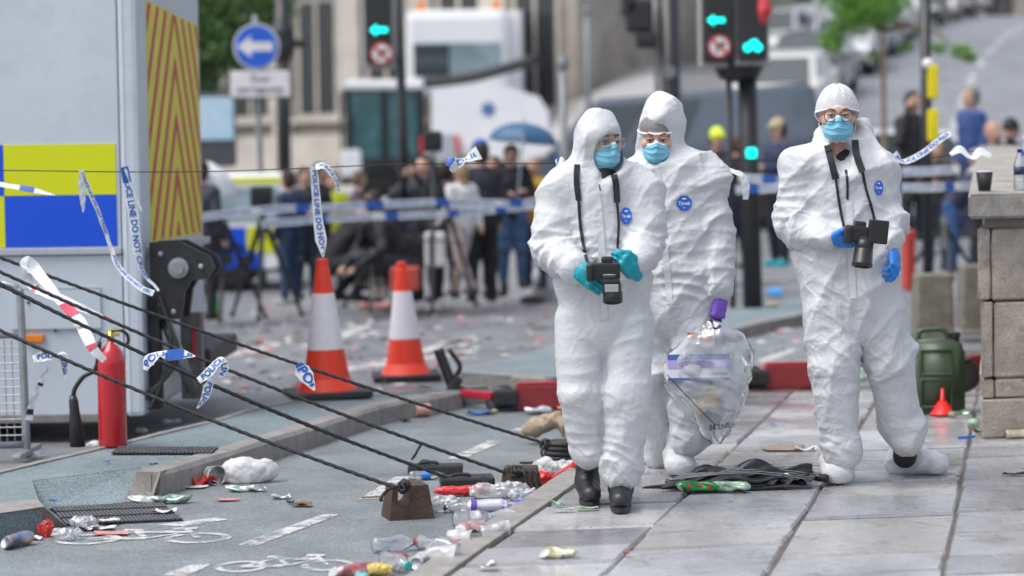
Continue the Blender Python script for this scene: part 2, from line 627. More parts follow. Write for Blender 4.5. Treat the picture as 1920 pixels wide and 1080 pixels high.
# ================================================================== THE SETTING
rnd = random.Random(7)
m_road = M('wet asphalt', (0.19, 0.195, 0.21), 0.42, var=0.3, scale=1.3, bump=0.5, bscale=180, rvar=0.14, speck=.4)
m_lane = M('green grey lane coat', (0.20, 0.228, 0.24), 0.5, var=0.22, scale=2.2, bump=0.8, bscale=160, rvar=0.14, dirt=0.35, speck=.5)
m_isl = M('green grey island coat', (0.195, 0.25, 0.27), 0.55, var=0.2, scale=2.5, bump=0.8, bscale=160, dirt=0.3, speck=.5)
m_kerb = M('granite kerb', (0.27, 0.255, 0.24), 0.5, var=0.25, scale=9, bump=0.25, bscale=120, dirt=0.6, rvar=0.1)
def slab_material(name, c):
    """wet stone: colour and water film laid out over the whole pavement, each slab a little different"""
    m = bpy.data.materials.new(name)
    m.use_nodes = True
    nt = m.node_tree; N = nt.nodes.new; L = nt.links.new
    b = nt.nodes['Principled BSDF']
    ge = N('ShaderNodeNewGeometry'); oi = N('ShaderNodeObjectInfo')
    def noise(sc, det, ro=.6, off=0.0):
        mp = N('ShaderNodeMapping'); mp.inputs['Scale'].default_value = (sc, sc * .8, sc); mp.inputs['Location'].default_value = (off, off, 0)
        n = N('ShaderNodeTexNoise'); n.inputs['Scale'].default_value = 1; n.inputs['Detail'].default_value = det; n.inputs['Roughness'].default_value = ro
        L(ge.outputs['Position'], mp.inputs[0]); L(mp.outputs[0], n.inputs['Vector'])
        return n.outputs['Fac']
    def rng(src, a, b_, c_, d):
        r = N('ShaderNodeMapRange')
        for k, v in zip(('From Min', 'From Max', 'To Min', 'To Max'), (a, b_, c_, d)): r.inputs[k].default_value = v
        L(src, r.inputs['Value']); return r.outputs[0]
    def mix(f, A, B, t='MIX'):
        x = N('ShaderNodeMix'); x.data_type = 'RGBA'; x.blend_type = t
        if isinstance(f, float): x.inputs['Factor'].default_value = f
        else: L(f, x.inputs['Factor'])
        for k, v in (('A', A), ('B', B)):
            if isinstance(v, tuple): x.inputs[k].default_value = (*v, 1)
            else: L(v, x.inputs[k])
        return x.outputs['Result']
    c1 = mix(rng(noise(2.2, 6), .3, .7, 0, 1), tuple(v * .72 for v in c), tuple(v * 1.2 for v in c))
    c1 = mix(rng(noise(26, 4, .7, 5), .35, .7, 0, .35), c1, tuple(v * .6 for v in c))
    c1 = mix(rng(noise(5, 8, .75, 9), .55, .68, 0, .6), c1, (.09, .078, .066))
    c1 = mix(rng(noise(60, 2, .5, 2), .66, .72, 0, .6), c1, (.05, .045, .04))
    hv = N('ShaderNodeHueSaturation'); L(c1, hv.inputs['Color']); L(rng(oi.outputs['Random'], 0, 1, .78, 1.15), hv.inputs['Value'])
    L(hv.outputs[0], b.inputs['Base Color'])
    L(rng(noise(1.7, 5, .6, 3), .40, .60, .04, .36), b.inputs['Roughness'])
    bp = N('ShaderNodeBump'); bp.inputs['Strength'].default_value = .22; bp.inputs['Distance'].default_value = .006
    L(noise(38, 5), bp.inputs['Height'])
    bp2 = N('ShaderNodeBump'); bp2.inputs['Strength'].default_value = .25; bp2.inputs['Distance'].default_value = .02
    L(noise(5, 3), bp2.inputs['Height']); L(bp.outputs[0], bp2.inputs['Normal'])
    L(bp2.outputs[0], b.inputs['Normal'])
    return m
m_slab = [slab_material('wet sandstone slab %d' % i, c) for i, c in enumerate([(0.36, 0.366, 0.385), (0.41, 0.412, 0.425), (0.30, 0.306, 0.325), (0.37, 0.36, 0.355)])]
m_joint = M('dark wet joint', (0.10, 0.09, 0.08), 0.6, var=0.3, scale=20, bump=0.4, bscale=90)
m_white_line = M('worn white line paint', (0.56, 0.565, 0.56), 0.5, var=0.12, scale=14, bump=0.5, bscale=150, dirt=0.4, speck=.2)
def wear(m):
    """paint worn through to the surface below in patches and pinholes"""
    nt = m.node_tree; N = nt.nodes.new; L = nt.links.new
    tc = N('ShaderNodeTexCoord'); b = nt.nodes['Principled BSDF']
    prev = None
    for sc, lo, hi in ((7, .40, .52), (90, .34, .46)):
        n = N('ShaderNodeTexNoise'); n.inputs['Scale'].default_value = sc; n.inputs['Detail'].default_value = 7; n.inputs['Roughness'].default_value = .7
        L(tc.outputs['Object'], n.inputs['Vector'])
        r = N('ShaderNodeMapRange'); r.inputs['From Min'].default_value = lo; r.inputs['From Max'].default_value = hi; r.inputs['To Min'].default_value = .12
        L(n.outputs['Fac'], r.inputs['Value'])
        if prev is None: prev = r.outputs[0]
        else:
            x = N('ShaderNodeMath'); x.operation = 'MULTIPLY'; L(prev, x.inputs[0]); L(r.outputs[0], x.inputs[1]); prev = x.outputs[0]
    L(prev, b.inputs['Alpha'])
wear(m_white_line)
m_stone = M('weathered sandstone', (0.37, 0.325, 0.275), 0.75, var=0.32, scale=4, bump=0.7, bscale=70, dirt=0.7, speck=.18)
m_coping = M('lichen coping stone', (0.30, 0.285, 0.255), 0.6, var=0.4, scale=5, bump=0.7, bscale=70, dirt=0.6, speck=.18)
m_iron = M('cast iron grate', (0.12, 0.125, 0.135), 0.5, metal=0.3, var=0.3, scale=20, bump=0.2)
m_tactile = M('pink tactile paving', (0.33, 0.2, 0.18), 0.45, var=0.2, scale=4, bump=0.4, bscale=50)

# ---- road: one sheet out to the horizon, climbing away to the right
ys = np.concatenate([np.linspace(-30, 24, 12), np.linspace(26, 70, 23), np.linspace(80, 700, 24)])
xs = np.concatenate([np.linspace(-400, -30, 10), np.linspace(-24, 24, 33), np.linspace(30, 400, 10)])
XX, YY = np.meshgrid(xs, ys, indexing='ij')
ZZ = terrain(XX, YY)
V = np.stack([XX, YY, ZZ], -1).reshape(-1, 3)
nx, ny = XX.shape
Q = [[i * ny + j, (i + 1) * ny + j, (i + 1) * ny + j + 1, i * ny + j + 1] for i in range(nx - 1) for j in range(ny - 1)]
road = ob('road', (V, Q), m_road, smooth=True)
tag(road, kind='structure')

def sheet(pts, z0, z1):
    return prism([(p.x, p.y) for p in pts], z0, z1)
LZ = -0.05                       # lane surface
IZ = 0.066                       # island surface
# kerb direction of the footway
kA, kB = G(831, 1080), G(1075, 909)
cdir = (kB - kA); cdir.z = 0; cdir.normalize()
rdir = Vector((1, 0.12, 0)).normalized()

# ---- cycle lane sheet
pts = [G(760, 1075, LZ) - cdir * 4, G(1086, 882, LZ), G(1330, 718, LZ), G(1745, 705, LZ), G(1745, 618, LZ), G(1250, 640, LZ), G(870, 705, LZ),
       G(640, 800, LZ), G(330, 900, LZ), G(250, 945, LZ), G(-60, 985, LZ), G(-60, 985, LZ) - cdir * 6]
lane = ob('cycle_lane', sheet(pts, -0.0595, LZ), m_lane)
tag(lane, kind='structure')

# ---- footway: bedding with every slab a piece of its own
far = 20.0
def kpt(off, along):
    return kA + rdir * off + cdir * along
pave = ob('pavement', prism([tuple(kpt(-0.02, -3)[:2]), tuple(kpt(5.2, -3)[:2]), tuple(kpt(5.2, 13.5)[:2]), tuple(kpt(1.9, 13.5)[:2]), tuple(kpt(1.9, 7.1)[:2]), tuple(kpt(-0.02, 6.55)[:2])], -0.058, -0.020), m_joint)
tag(pave, kind='structure')
L0 = kA.y
offs = [0.0, 0.585, 1.195, 1.85, 2.5, 3.2, 4.0, 4.7]
known = {2: None}
def slab(o0, o1, a0, a1, i):
    g = 0.004
    ga = 0.012
    dz = rnd.uniform(-0.013, 0.001)
    t = [rnd.uniform(-0.0015, 0.0015) for _ in range(4)]
    j = lambda v: rnd.uniform(-v * .4, v)
    c = [kpt(o0 + g + j(.012), a0 + ga + j(.014)), kpt(o1 - g - j(.012), a0 + ga + j(.014)), kpt(o1 - g - j(.012), a1 - ga - j(.014)), kpt(o0 + g + j(.012), a1 - ga - j(.014))]
    cen = sum(c, Vector()) / 4
    V = [Vector((p.x, p.y, -0.055)) for p in c] + [Vector((p.x, p.y, -0.012 + dz + t[q])) for q, p in enumerate(c)]
    V += [Vector((p.x, p.y, dz + t[q])) + (cen - p).normalized() * 0.011 for q, p in enumerate(c)]
    for q in range(8, 12):
        V[q].z = dz + t[q - 8]
    Fc = [[3, 2, 1, 0]] + [[q, (q + 1) % 4, 4 + (q + 1) % 4, 4 + q] for q in range(4)] + [[4 + q, 4 + (q + 1) % 4, 8 + (q + 1) % 4, 8 + q] for q in range(4)] + [[8, 9, 10, 11]]
    V = [v - Vector((cen.x, cen.y, 0)) for v in V]
    ob('slab', (V, Fc), m_slab[rnd.choice([0, 0, 1, 1, 2, 3])], pave, Matrix.Translation((cen.x, cen.y, 0)))
for i in range(len(offs) - 1):
    a = -3 + rnd.uniform(0, .5)
    end = 6.5 if i < 3 else 13.4
    # joints of the two columns seen best are measured
    meas = {2: [(1460 + 300, y) for y in (1033, 965, 929, 900, 877)]}.get(i)
    cuts = []
    if meas:
        for x, y in meas:
            p = G(1650, y)
            # solve p = kA + o r + s c
            d = p - kA
            det = rdir.x * cdir.y - rdir.y * cdir.x
            cuts.append((rdir.x * d.y - rdir.y * d.x) / det)
    prev = a
    seq = [a]
    while prev < end:
        st = rnd.choice([.36, .42, .48, .55, .62, .75])
        prev += st
        if cuts and cuts[0] - 0.3 < prev < cuts[-1] + 0.2:
            seq = [q for q in seq if q < cuts[0] - 0.3] + cuts
            prev = cuts[-1]
            cuts = []
            continue
        seq.append(prev)
    for a0, a1 in zip(seq, seq[1:]):
        slab(offs[i], offs[i + 1], a0, min(a1, end), i)
# one tan repair strip and the pink tactile area at the end of the slabs
q = [G(1245, 742), G(1545, 728), G(1560, 712), G(1280, 722)]
tag(ob('tactile_paving', sheet(q, -0.03, 0.004), m_tactile), kind='structure')

# ---- kerbs: a run of stones along a line
def kerb_run(name, line, width, z0, z1, side=1, step=0.9, mat=None, chamfer=0.02, first=0.0):
    root = bpy.data.objects.new(name, None)
    put(root, None, Matrix.Translation((line[0].x, line[0].y, 0)))
    tag(root, kind='structure')
    L = [Vector((p.x, p.y, 0)) for p in line]
    # resample
    d = [0]
    for a, b in zip(L, L[1:]):
        d.append(d[-1] + (b - a).length)
    def pos(s):
        for i in range(len(L) - 1):
            if s <= d[i + 1] or i == len(L) - 2:
                t = (s - d[i]) / max(1e-6, d[i + 1] - d[i])
                return L[i].lerp(L[i + 1], t), (L[i + 1] - L[i]).normalized()
    s = 0.0
    while s < d[-1] - 0.05:
        e = min(s + step * (0.85 + 0.3 * rnd.random()), d[-1])
        rings = []
        for k in range(4):
            p, t = pos(s + 0.004 + (e - s - 0.008) * k / 3)
            n = Vector((-t.y, t.x, 0)) * side
            j = rnd.uniform(-.003, .003)
            rings.append([p + Vector((0, 0, z0)), p + n * 0.004 + Vector((0, 0, z1 - chamfer)), p + n * (0.004 + chamfer * .8) + Vector((0, 0, z1 + j)),
                          p + n * width + Vector((0, 0, z1 + j)), p + n * width + Vector((0, 0, z0))])
        wob('kerb_stone', loft(rings), mat or m_kerb, root)
        s = e
    return root
kl = [kpt(-0.005, a) for a in np.linspace(-3, 6.6, 20)]
kerb_run('footway_kerb', [p - rdir * 0.155 for p in kl], 0.15, -0.09, 0.004, side=-1, step=0.95)

# ---- raised island with its kerb, cone standing on it
front = [G(x, y, IZ) for x, y in [(301, 886), (360, 869), (457, 840), (521, 819), (611, 793), (725, 758), (819, 742), (868, 731)]]
back = [G(x, y, IZ) for x, y in [(905, 722), (820, 729), (700, 739), (540, 752), (477, 763), (363, 794), (183, 837), (0, 880), (-120, 910)]]
left = [G(x, y, IZ) for x, y in [(-120, 985), (0, 962), (78, 949), (60, 899), (262, 874)]]
inn = []
for i, p_ in enumerate(front):
    t_ = (front[min(i + 1, len(front) - 1)] - front[max(0, i - 1)]).normalized()
    inn.append(p_ + Vector((-t_.y, t_.x, 0)) * .05)
isl = ob('island', sheet(inn + back + left, -.055, IZ - 0.006), m_isl)
tag(isl, kind='structure')
rp = [G(60, 899, IZ) + Vector((0, .004, -.0055)), G(262, 874, IZ) + Vector((0, .004, -.0055)), G(242, 941, LZ + .002), G(80, 955, LZ + .002)]
tag(ob('ramp', ([*rp, *[p_ + Vector((0, 0, -.05)) for p_ in rp]], [[3, 2, 1, 0], [2, 6, 5, 1], [3, 7, 6, 2]]), m_isl), kind='structure')
fk = smooth_path(front, 5)
kerb_run('island_kerb', [Vector(p) for p in fk], 0.13, -0.09, IZ, side=1, step=0.75)
kerb_run('island_back_kerb', [Vector(p) for p in smooth_path(back, 3)], 0.07, -0.09, IZ + 0.002, side=-1 if False else 1, step=0.9)
# dropped end stone and the near kerb piece at the left edge
root = tag(put(bpy.data.objects.new('dropped_kerb', None), None, Matrix.Translation(G(240, 940, 0))), kind='structure')
a, b, c, d = G(301, 886, IZ + .001), G(330, 872, IZ + .001), G(285, 938, LZ - .01), G(232, 942, LZ + 0.004)
wob('kerb_stone', ([a, b, c, d, a + Vector((0, 0, -.12)), b + Vector((0, 0, -.12)), c + Vector((0, 0, -.05)), d + Vector((0, 0, -.05)), G(264, 874, IZ + .001)],
                   [[0, 2, 3, 8], [0, 1, 2], [8, 3, 7, 4], [1, 5, 6, 2], [2, 6, 7, 3]]), m_kerb, root)
a, b, c, d = G(0, 1003, LZ), G(0, 962, IZ), G(82, 950, IZ), G(128, 990, LZ)
e, f = G(-140, 1018, LZ), G(-140, 978, IZ)
g, h = G(-140, 960, IZ), G(70, 935, IZ)
wob('kerb_stone', ([e, f, b, a, c, d, g, h, G(60, 998, LZ)], [[0, 1, 2, 3], [3, 2, 4, 8], [8, 4, 5], [1, 6, 7, 4, 2], [4, 7, 5]]), m_kerb, root)
# channel grates, every bar a piece of real depth
def grate(p00, p10, p01, n, label):
    r = thing('drain_grate', label, 'drain grate', (p00 + p10) / 2)
    fr = (p10 - p00); dp = (p01 - p00)
    wob('frame', ([p00 + Vector((0, 0, -.004)), p10 + Vector((0, 0, -.004)), p10 + dp + Vector((0, 0, -.004)), p01 + Vector((0, 0, -.004))], [[0, 1, 2, 3]]), M('painted gap shade', (0.01, 0.01, 0.012), 0.8, var=0), r)  # flat sheet below the bars, painted near black as the shade in the gaps
    for j in range(3):
        a = p00 + dp * (j + .08) / 3; w = dp * 0.26
        vs_, fs = [], []
        for i in range(n):
            x0 = a + fr * (i / n); x1 = a + fr * ((i + .7) / n)
            b0 = len(vs_)
            up = Vector((0, 0, .006))
            vs_ += [x0, x1, x1 + w, x0 + w, x0 + up, x1 + up, x1 + w + up, x0 + w + up]
            fs += [[b0 + 4, b0 + 5, b0 + 6, b0 + 7], [b0, b0 + 1, b0 + 5, b0 + 4], [b0 + 1, b0 + 2, b0 + 6, b0 + 5], [b0 + 2, b0 + 3, b0 + 7, b0 + 6], [b0 + 3, b0, b0 + 4, b0 + 7]]
        tag(wob('grate_bar_row', (vs_, fs), m_iron, r), kind='stuff')
grate(G(125, 985, LZ + .006), G(345, 975, LZ + .006), G(95, 950, LZ + .006), 30, 'dark ribbed drain grate between the two kerb ends at lower left')
grate(G(208, 850, IZ + .004), G(398, 850, IZ + .004), G(225, 838, IZ + .004), 26, 'dark ribbed drain grate on the island beside the red extinguisher')

# ---- second island farther back
front2 = [G(x, y, .05) for x, y in [(862, 697), (950, 703), (1045, 706), (1120, 690), (1300, 640), (1420, 606), (1560, 578)]]
back2 = [G(x, y, .05) for x, y in [(1540, 556), (1390, 572), (1180, 612), (1040, 645), (950, 672)]]
tag(ob('island', sheet(front2 + back2, .03, .046), m_isl), kind='structure')
kerb_run('island_kerb', [Vector(p) for p in smooth_path(front2, 4)], 0.13, -0.09, .05, side=1, step=0.9)
# a third kerb line behind P3 and under the crowd
kerb_run('far_kerb', [G(1240, 545, -.02), G(1560, 528, -.02), G(1900, 512, -.02)], 0.15, -.09, 0.04, side=1, step=1.2)

# ---- painted markings, thin sheets on the lane and the road
mark_root = tag(put(bpy.data.objects.new('road_markings', None), None, Matrix.Translation(G(540, 990, LZ))), kind='structure')
def mark(px, z, name='lane_dash'):
    p = [G(x, y, z) for x, y in px]
    wob(name, prism([(q.x, q.y) for q in p], z - 0.0015, z + 0.001), m_white_line, mark_root)
mz = LZ + 0.003
mark([(447, 1021), (482, 1023), (637, 965), (606, 964)], mz)
mark([(296, 1082), (345, 1082), (398, 1058), (362, 1058)], mz)
mark([(838, 860), (868, 861), (943, 828), (914, 827)], mz)
mark([(672, 936), (720, 934), (772, 893), (742, 894)], mz)
mark([(960, 806), (985, 809), (1046, 783), (1024, 781)], mz)
mark([(296, 984), (345, 987), (428, 974), (402, 971)], mz, 'arrow_stroke')
mark([(1415, 676), (1432, 681), (1498, 657), (1482, 653)], mz)
mark([(560, 650), (600, 655), (700, 612), (672, 610)], -.055, 'road_line')
mark([(300, 690), (330, 696), (560, 640), (540, 636)], -.055, 'road_line')
mark([(820, 640), (832, 648), (900, 642), (890, 634)], -.055, 'road_line')
mark([(630, 690), (650, 697), (900, 660), (890, 655)], -.055, 'road_line')
mark([(760, 660), (772, 668), (900, 636), (888, 630)], -.055, 'road_line')
def bike_symbol(cx0, cx1, cy, half):
    """two wheels, frame, saddle and handlebar as painted strokes; px extents measured in the photograph"""
    a, b = G(cx0, cy, mz), G(cx1, cy - 4, mz)
    u = (b - a); Lg = u.length; u.normalize()
    v = Vector((-u.y, u.x, 0))
    r = Lg * 0.2
    def pt(x, y): return a + u * (x * Lg) + v * (y * half)
    def ring(x, nm):
        V, Fc = [], []
        n = 28
        for k in range(n):
            t = 2 * math.pi * k / n
            for q in (1.0, 0.72):
                V.append(pt(x + 0.19 * q * math.cos(t), 0.5 + 0.5 * q * math.sin(t)) + Vector((0, 0, 0.0008)))
        for k in range(n):
            k2 = (k + 1) % n
            Fc.append([2 * k, 2 * k2, 2 * k2 + 1, 2 * k + 1])
        wob(nm, (V, Fc), m_white_line, mark_root)
    ring(0.19, 'bicycle_wheel_mark'); ring(0.81, 'bicycle_wheel_mark')
    lift = 0.0
    for x0, y0, x1, y1, w in [(0.19, .5, .42, 1.2, .035), (.42, 1.2, .52, .5, .035), (.52, .5, .74, 1.15, .035), (.42, 1.1, .74, 1.1, .12), (.19, .5, .52, .5, .12), (.81, .5, .70, 1.35, .03), (.62, 1.4, .76, 1.4, .12), (.34, 1.3, .46, 1.3, .12)]:
        lift += 0.0004
        d = Vector((x1 - x0, y1 - y0))
        n = Vector((0, w * .9)) if abs(d.x) > abs(d.y) * 3 else Vector((w * .6, 0))
        q = [pt(x0 - n.x, y0 - n.y), pt(x1 - n.x, y1 - n.y), pt(x1 + n.x, y1 + n.y), pt(x0 + n.x, y0 + n.y)]
        wob('bicycle_stroke', ([p + Vector((0, 0, 0.001 + lift * .4)) for p in q], [[0, 1, 2, 3]]), m_white_line, mark_root)
bike_symbol(88, 425, 1022, 0.26)
bike_symbol(395, 660, 1074, 0.24)

# ---- stone parapet wall at the right, stone by stone
wA = G(1840, 822)
wx = Vector((1, 0.2, 0)).normalized()
wy = Vector((0.225, 1, 0)).normalized()
wall = thing('parapet_wall', 'weathered stone parapet wall with coping at the right edge', 'wall', wA)
def wallblock(name, x0, x1, y0, y1, z0, z1, mat, rise=0.0, chip=0.006):
    pts = []
    for (x, y) in ((x0, y0), (x1, y0), (x1, y1), (x0, y1)):
        pts.append(wA + wx * x + wy * y)
    b0 = [p + Vector((0, 0, z0 + rise * (0 if i < 2 else 1))) for i, p in enumerate(pts)]
    b1 = [p + Vector((0, 0, z1 + rise * (0 if i < 2 else 1))) for i, p in enumerate(pts)]
    cen = sum(b0 + b1, Vector()) / 8
    bm = bmesh.new()
    vv = [bm.verts.new(p) for p in b0 + b1]
    for f in [[3, 2, 1, 0], [4, 5, 6, 7]] + [[q, (q + 1) % 4, 4 + (q + 1) % 4, 4 + q] for q in range(4)]:
        bm.faces.new([vv[i] for i in f])
    bmesh.ops.bevel(bm, geom=list(bm.edges), offset=chip, segments=2, affect='EDGES')
    if chip:
        bmesh.ops.subdivide_edges(bm, edges=[e for e in bm.edges if e.calc_length() > .25], cuts=3, use_grid_fill=True)
        for v in bm.verts:
            v.co += Vector((rnd.uniform(-1, 1), rnd.uniform(-1, 1), rnd.uniform(-1, 1) if not (z1 > 1.2) else rnd.uniform(-.4, .4))) * 0.003
    bm.verts.index_update()
    out = ([v.co.copy() for v in bm.verts], [[v.index for v in f.verts] for f in bm.faces])
    bm.free()
    return wob(name, out, mat, wall)
Wd = 9.0
# courses: (z0, z1, inset in front)
s_ = 345.0
for z0, z1, ins, cuts in [(0.0, .21, -0.03, [0, .9, 1.8]), (.21, .315, 0.0, [0, .075, 1.2, 1.8]), (.32, .725, 0.0, [0, .07, .95, 1.8]), (.73, 1.115, 0.015, [-.02, .055, 1.3, 1.8])]:
    for c0, c1 in zip(cuts, cuts[1:]):
        wallblock('stone', c0 + .003 + ins * 0, c1 - .003, ins, .35, z0 + .002, z1 - .003, m_stone, chip=0.008)
    n = 7
    for k in range(n):
        wallblock('stone', 0.0 + rnd.uniform(-.01, .012), .8, .36 + (Wd - .36) * k / n + .004, .36 + (Wd - .36) * (k + 1) / n - .004, z0 + .05 * 0 + .002, z1 - .003, m_stone, chip=0.008)
wallblock('stone', .02, 1.75, .03, Wd, 1.115, 1.165, M('stone painted as shade', (0.2, .18, .16), .8, var=.2), chip=.004)  # recessed course; shade under the coping put into its darker colour
for k in range(6):
    y0, y1 = -.06 + (Wd + .1) * k / 6, -.06 + (Wd + .1) * (k + 1) / 6
    r0, r1 = .36 * max(0, y0) / Wd, .36 * y1 / Wd
    pts = [wA + wx * x + wy * y for x, y in ((-.07, y0 + .003), (1.8, y0 + .003), (1.8, y1 - .003), (-.07, y1 - .003))]
    zz = [1.165 + r0, 1.165 + r0, 1.165 + r1, 1.165 + r1]
    bm = bmesh.new()
    lo_ = [bm.verts.new(p + Vector((0, 0, z))) for p, z in zip(pts, zz)]
    hi_ = [bm.verts.new(p + Vector((0, 0, z + .13))) for p, z in zip(pts, zz)]
    vv = lo_ + hi_
    for f in [[3, 2, 1, 0], [4, 5, 6, 7]] + [[q, (q + 1) % 4, 4 + (q + 1) % 4, 4 + q] for q in range(4)]:
        bm.faces.new([vv[i] for i in f])
    bmesh.ops.bevel(bm, geom=list(bm.edges), offset=.014, segments=2, affect='EDGES')
    bm.verts.index_update()
    wob('coping_stone', ([v.co.copy() for v in bm.verts], [[v.index for v in f.verts] for f in bm.faces]), m_coping, wall)
    bm.free()
# filling below the rising coping
wallblock('stone', .0, .8, 2.0, Wd, 1.165, 1.18, m_stone, rise=.33, chip=.004)

# ---- stone bollards
def bollard(px0, px1, ytop, ybot, label):
    base = G((px0 + px1) / 2, ybot)
    w = (px1 - px0) / px_m(base.y)
    hgt = (ybot - ytop) / px_m(base.y)
    r = thing('stone_bollard', label, 'bollard', base, 'stone bollards by the wall')
    ob('shaft', at(box(w, w * .9, hgt, .03, seg=3, taper=.9), 0, 0, hgt / 2), M('mossy bollard stone', (0.17, .16, .13), .8, var=.35, scale=7, bump=.5, bscale=50, dirt=.5), r, smooth=False)
    ob('foot', at(box(w * 1.06, w * .96, .05, .012), 0, 0, .02), m_kerb, r)
bollard(1712, 1785, 512, 650, 'squat mossy stone bollard with rounded edges behind the jerry can')
bollard(1797, 1872, 495, 625, 'mossy stone bollard partly hidden behind the parapet wall')

# ================================================================== THE THREE PEOPLE IN WHITE COVERALLS
from mathutils.bvhtree import BVHTree
m_suit = M('white coverall fabric', (0.56, 0.573, 0.592), 0.55, var=0.03, scale=4, facet=0.42, fscale=18, bump=0.03, bscale=60)
m_skin = M('skin', (0.52, 0.31, 0.235), 0.45, var=0.08, scale=14, bump=0.06, bscale=220, sub=0.15)
m_mask = M('blue surgical mask', (0.2, 0.53, 0.68), 0.7, var=0.05, scale=20, bump=0.1, bscale=300)
m_maskw = M('white mask edge', (0.72, 0.76, 0.79), 0.7, var=0.03)
m_hair = M('dark hair', (0.05, 0.038, 0.032), 0.5, var=0.4, scale=90)
m_hairg = M('brown hair', (0.17, 0.13, 0.105), 0.5, var=0.4, scale=90)
m_eye = M('eye white', (0.6, 0.58, 0.56), 0.2, var=0)
m_iris = M('iris', (0.05, 0.035, 0.025), 0.15, var=0)
m_black = M('black plastic', (0.016, 0.016, 0.018), 0.38, var=0.2, scale=30)
m_blackm = M('black matt cloth', (0.018, 0.018, 0.021), 0.8, var=0.3, scale=30)
m_boot = M('black boot leather', (0.02, 0.021, 0.024), 0.4, var=0.25, scale=20, bump=0.25, bscale=60)
m_teal = M('teal nitrile', (0.0, 0.28, 0.36), 0.42, var=0.12, scale=25, bump=0.25, bscale=80)
m_blueg = M('blue nitrile', (0.02, 0.2, 0.66), 0.4, var=0.12, scale=25, bump=0.25, bscale=80)
m_purple = M('purple nitrile', (0.2, 0.09, 0.5), 0.42, var=0.12, scale=25, bump=0.25, bscale=80)
m_logo = M('logo blue', (0.02, 0.13, 0.6), 0.5, var=0.05)
m_print = M('white print', (0.8, 0.8, 0.8), 0.6, var=0)
m_glassframe = M('thin metal spectacle frame', (0.12, 0.07, 0.05), 0.3, metal=0.6, var=0)
m_clearframe = M('clear spectacle frame', (0.45, 0.45, 0.45), 0.15, var=0, trans=0.4)
m_lens = film('spectacle lens', haze=0.02, gloss=0.06, rough=0.03, facet=0.0)

def net_material(name, dens, line=.95):
    m = bpy.data.materials.new(name)
    m.use_nodes = True
    nt = m.node_tree
    b = nt.nodes['Principled BSDF']
    b.inputs['Base Color'].default_value = (0.72, 0.73, 0.75, 1)
    b.inputs['Roughness'].default_value = 0.7
    tc = nt.nodes.new('ShaderNodeTexCoord')
    mp = nt.nodes.new('ShaderNodeMapping')
    mp.inputs['Scale'].default_value = (1, 1, 0.55)
    v = nt.nodes.new('ShaderNodeTexVoronoi')
    v.feature = 'DISTANCE_TO_EDGE'
    v.inputs['Scale'].default_value = 150
    r = nt.nodes.new('ShaderNodeMapRange')
    r.inputs['From Min'].default_value = 0.03
    r.inputs['From Max'].default_value = 0.22
    r.inputs['To Min'].default_value = line
    r.inputs['To Max'].default_value = dens
    nt.links.new(tc.outputs['Object'], mp.inputs[0])
    nt.links.new(mp.outputs[0], v.inputs['Vector'])
    nt.links.new(v.outputs['Distance'], r.inputs['Value'])
    nt.links.new(r.outputs[0], b.inputs['Alpha'])
    return m
m_net = net_material('white hairnet', 0.6)
m_netd = net_material('thin hairnet', 0.12, .3)

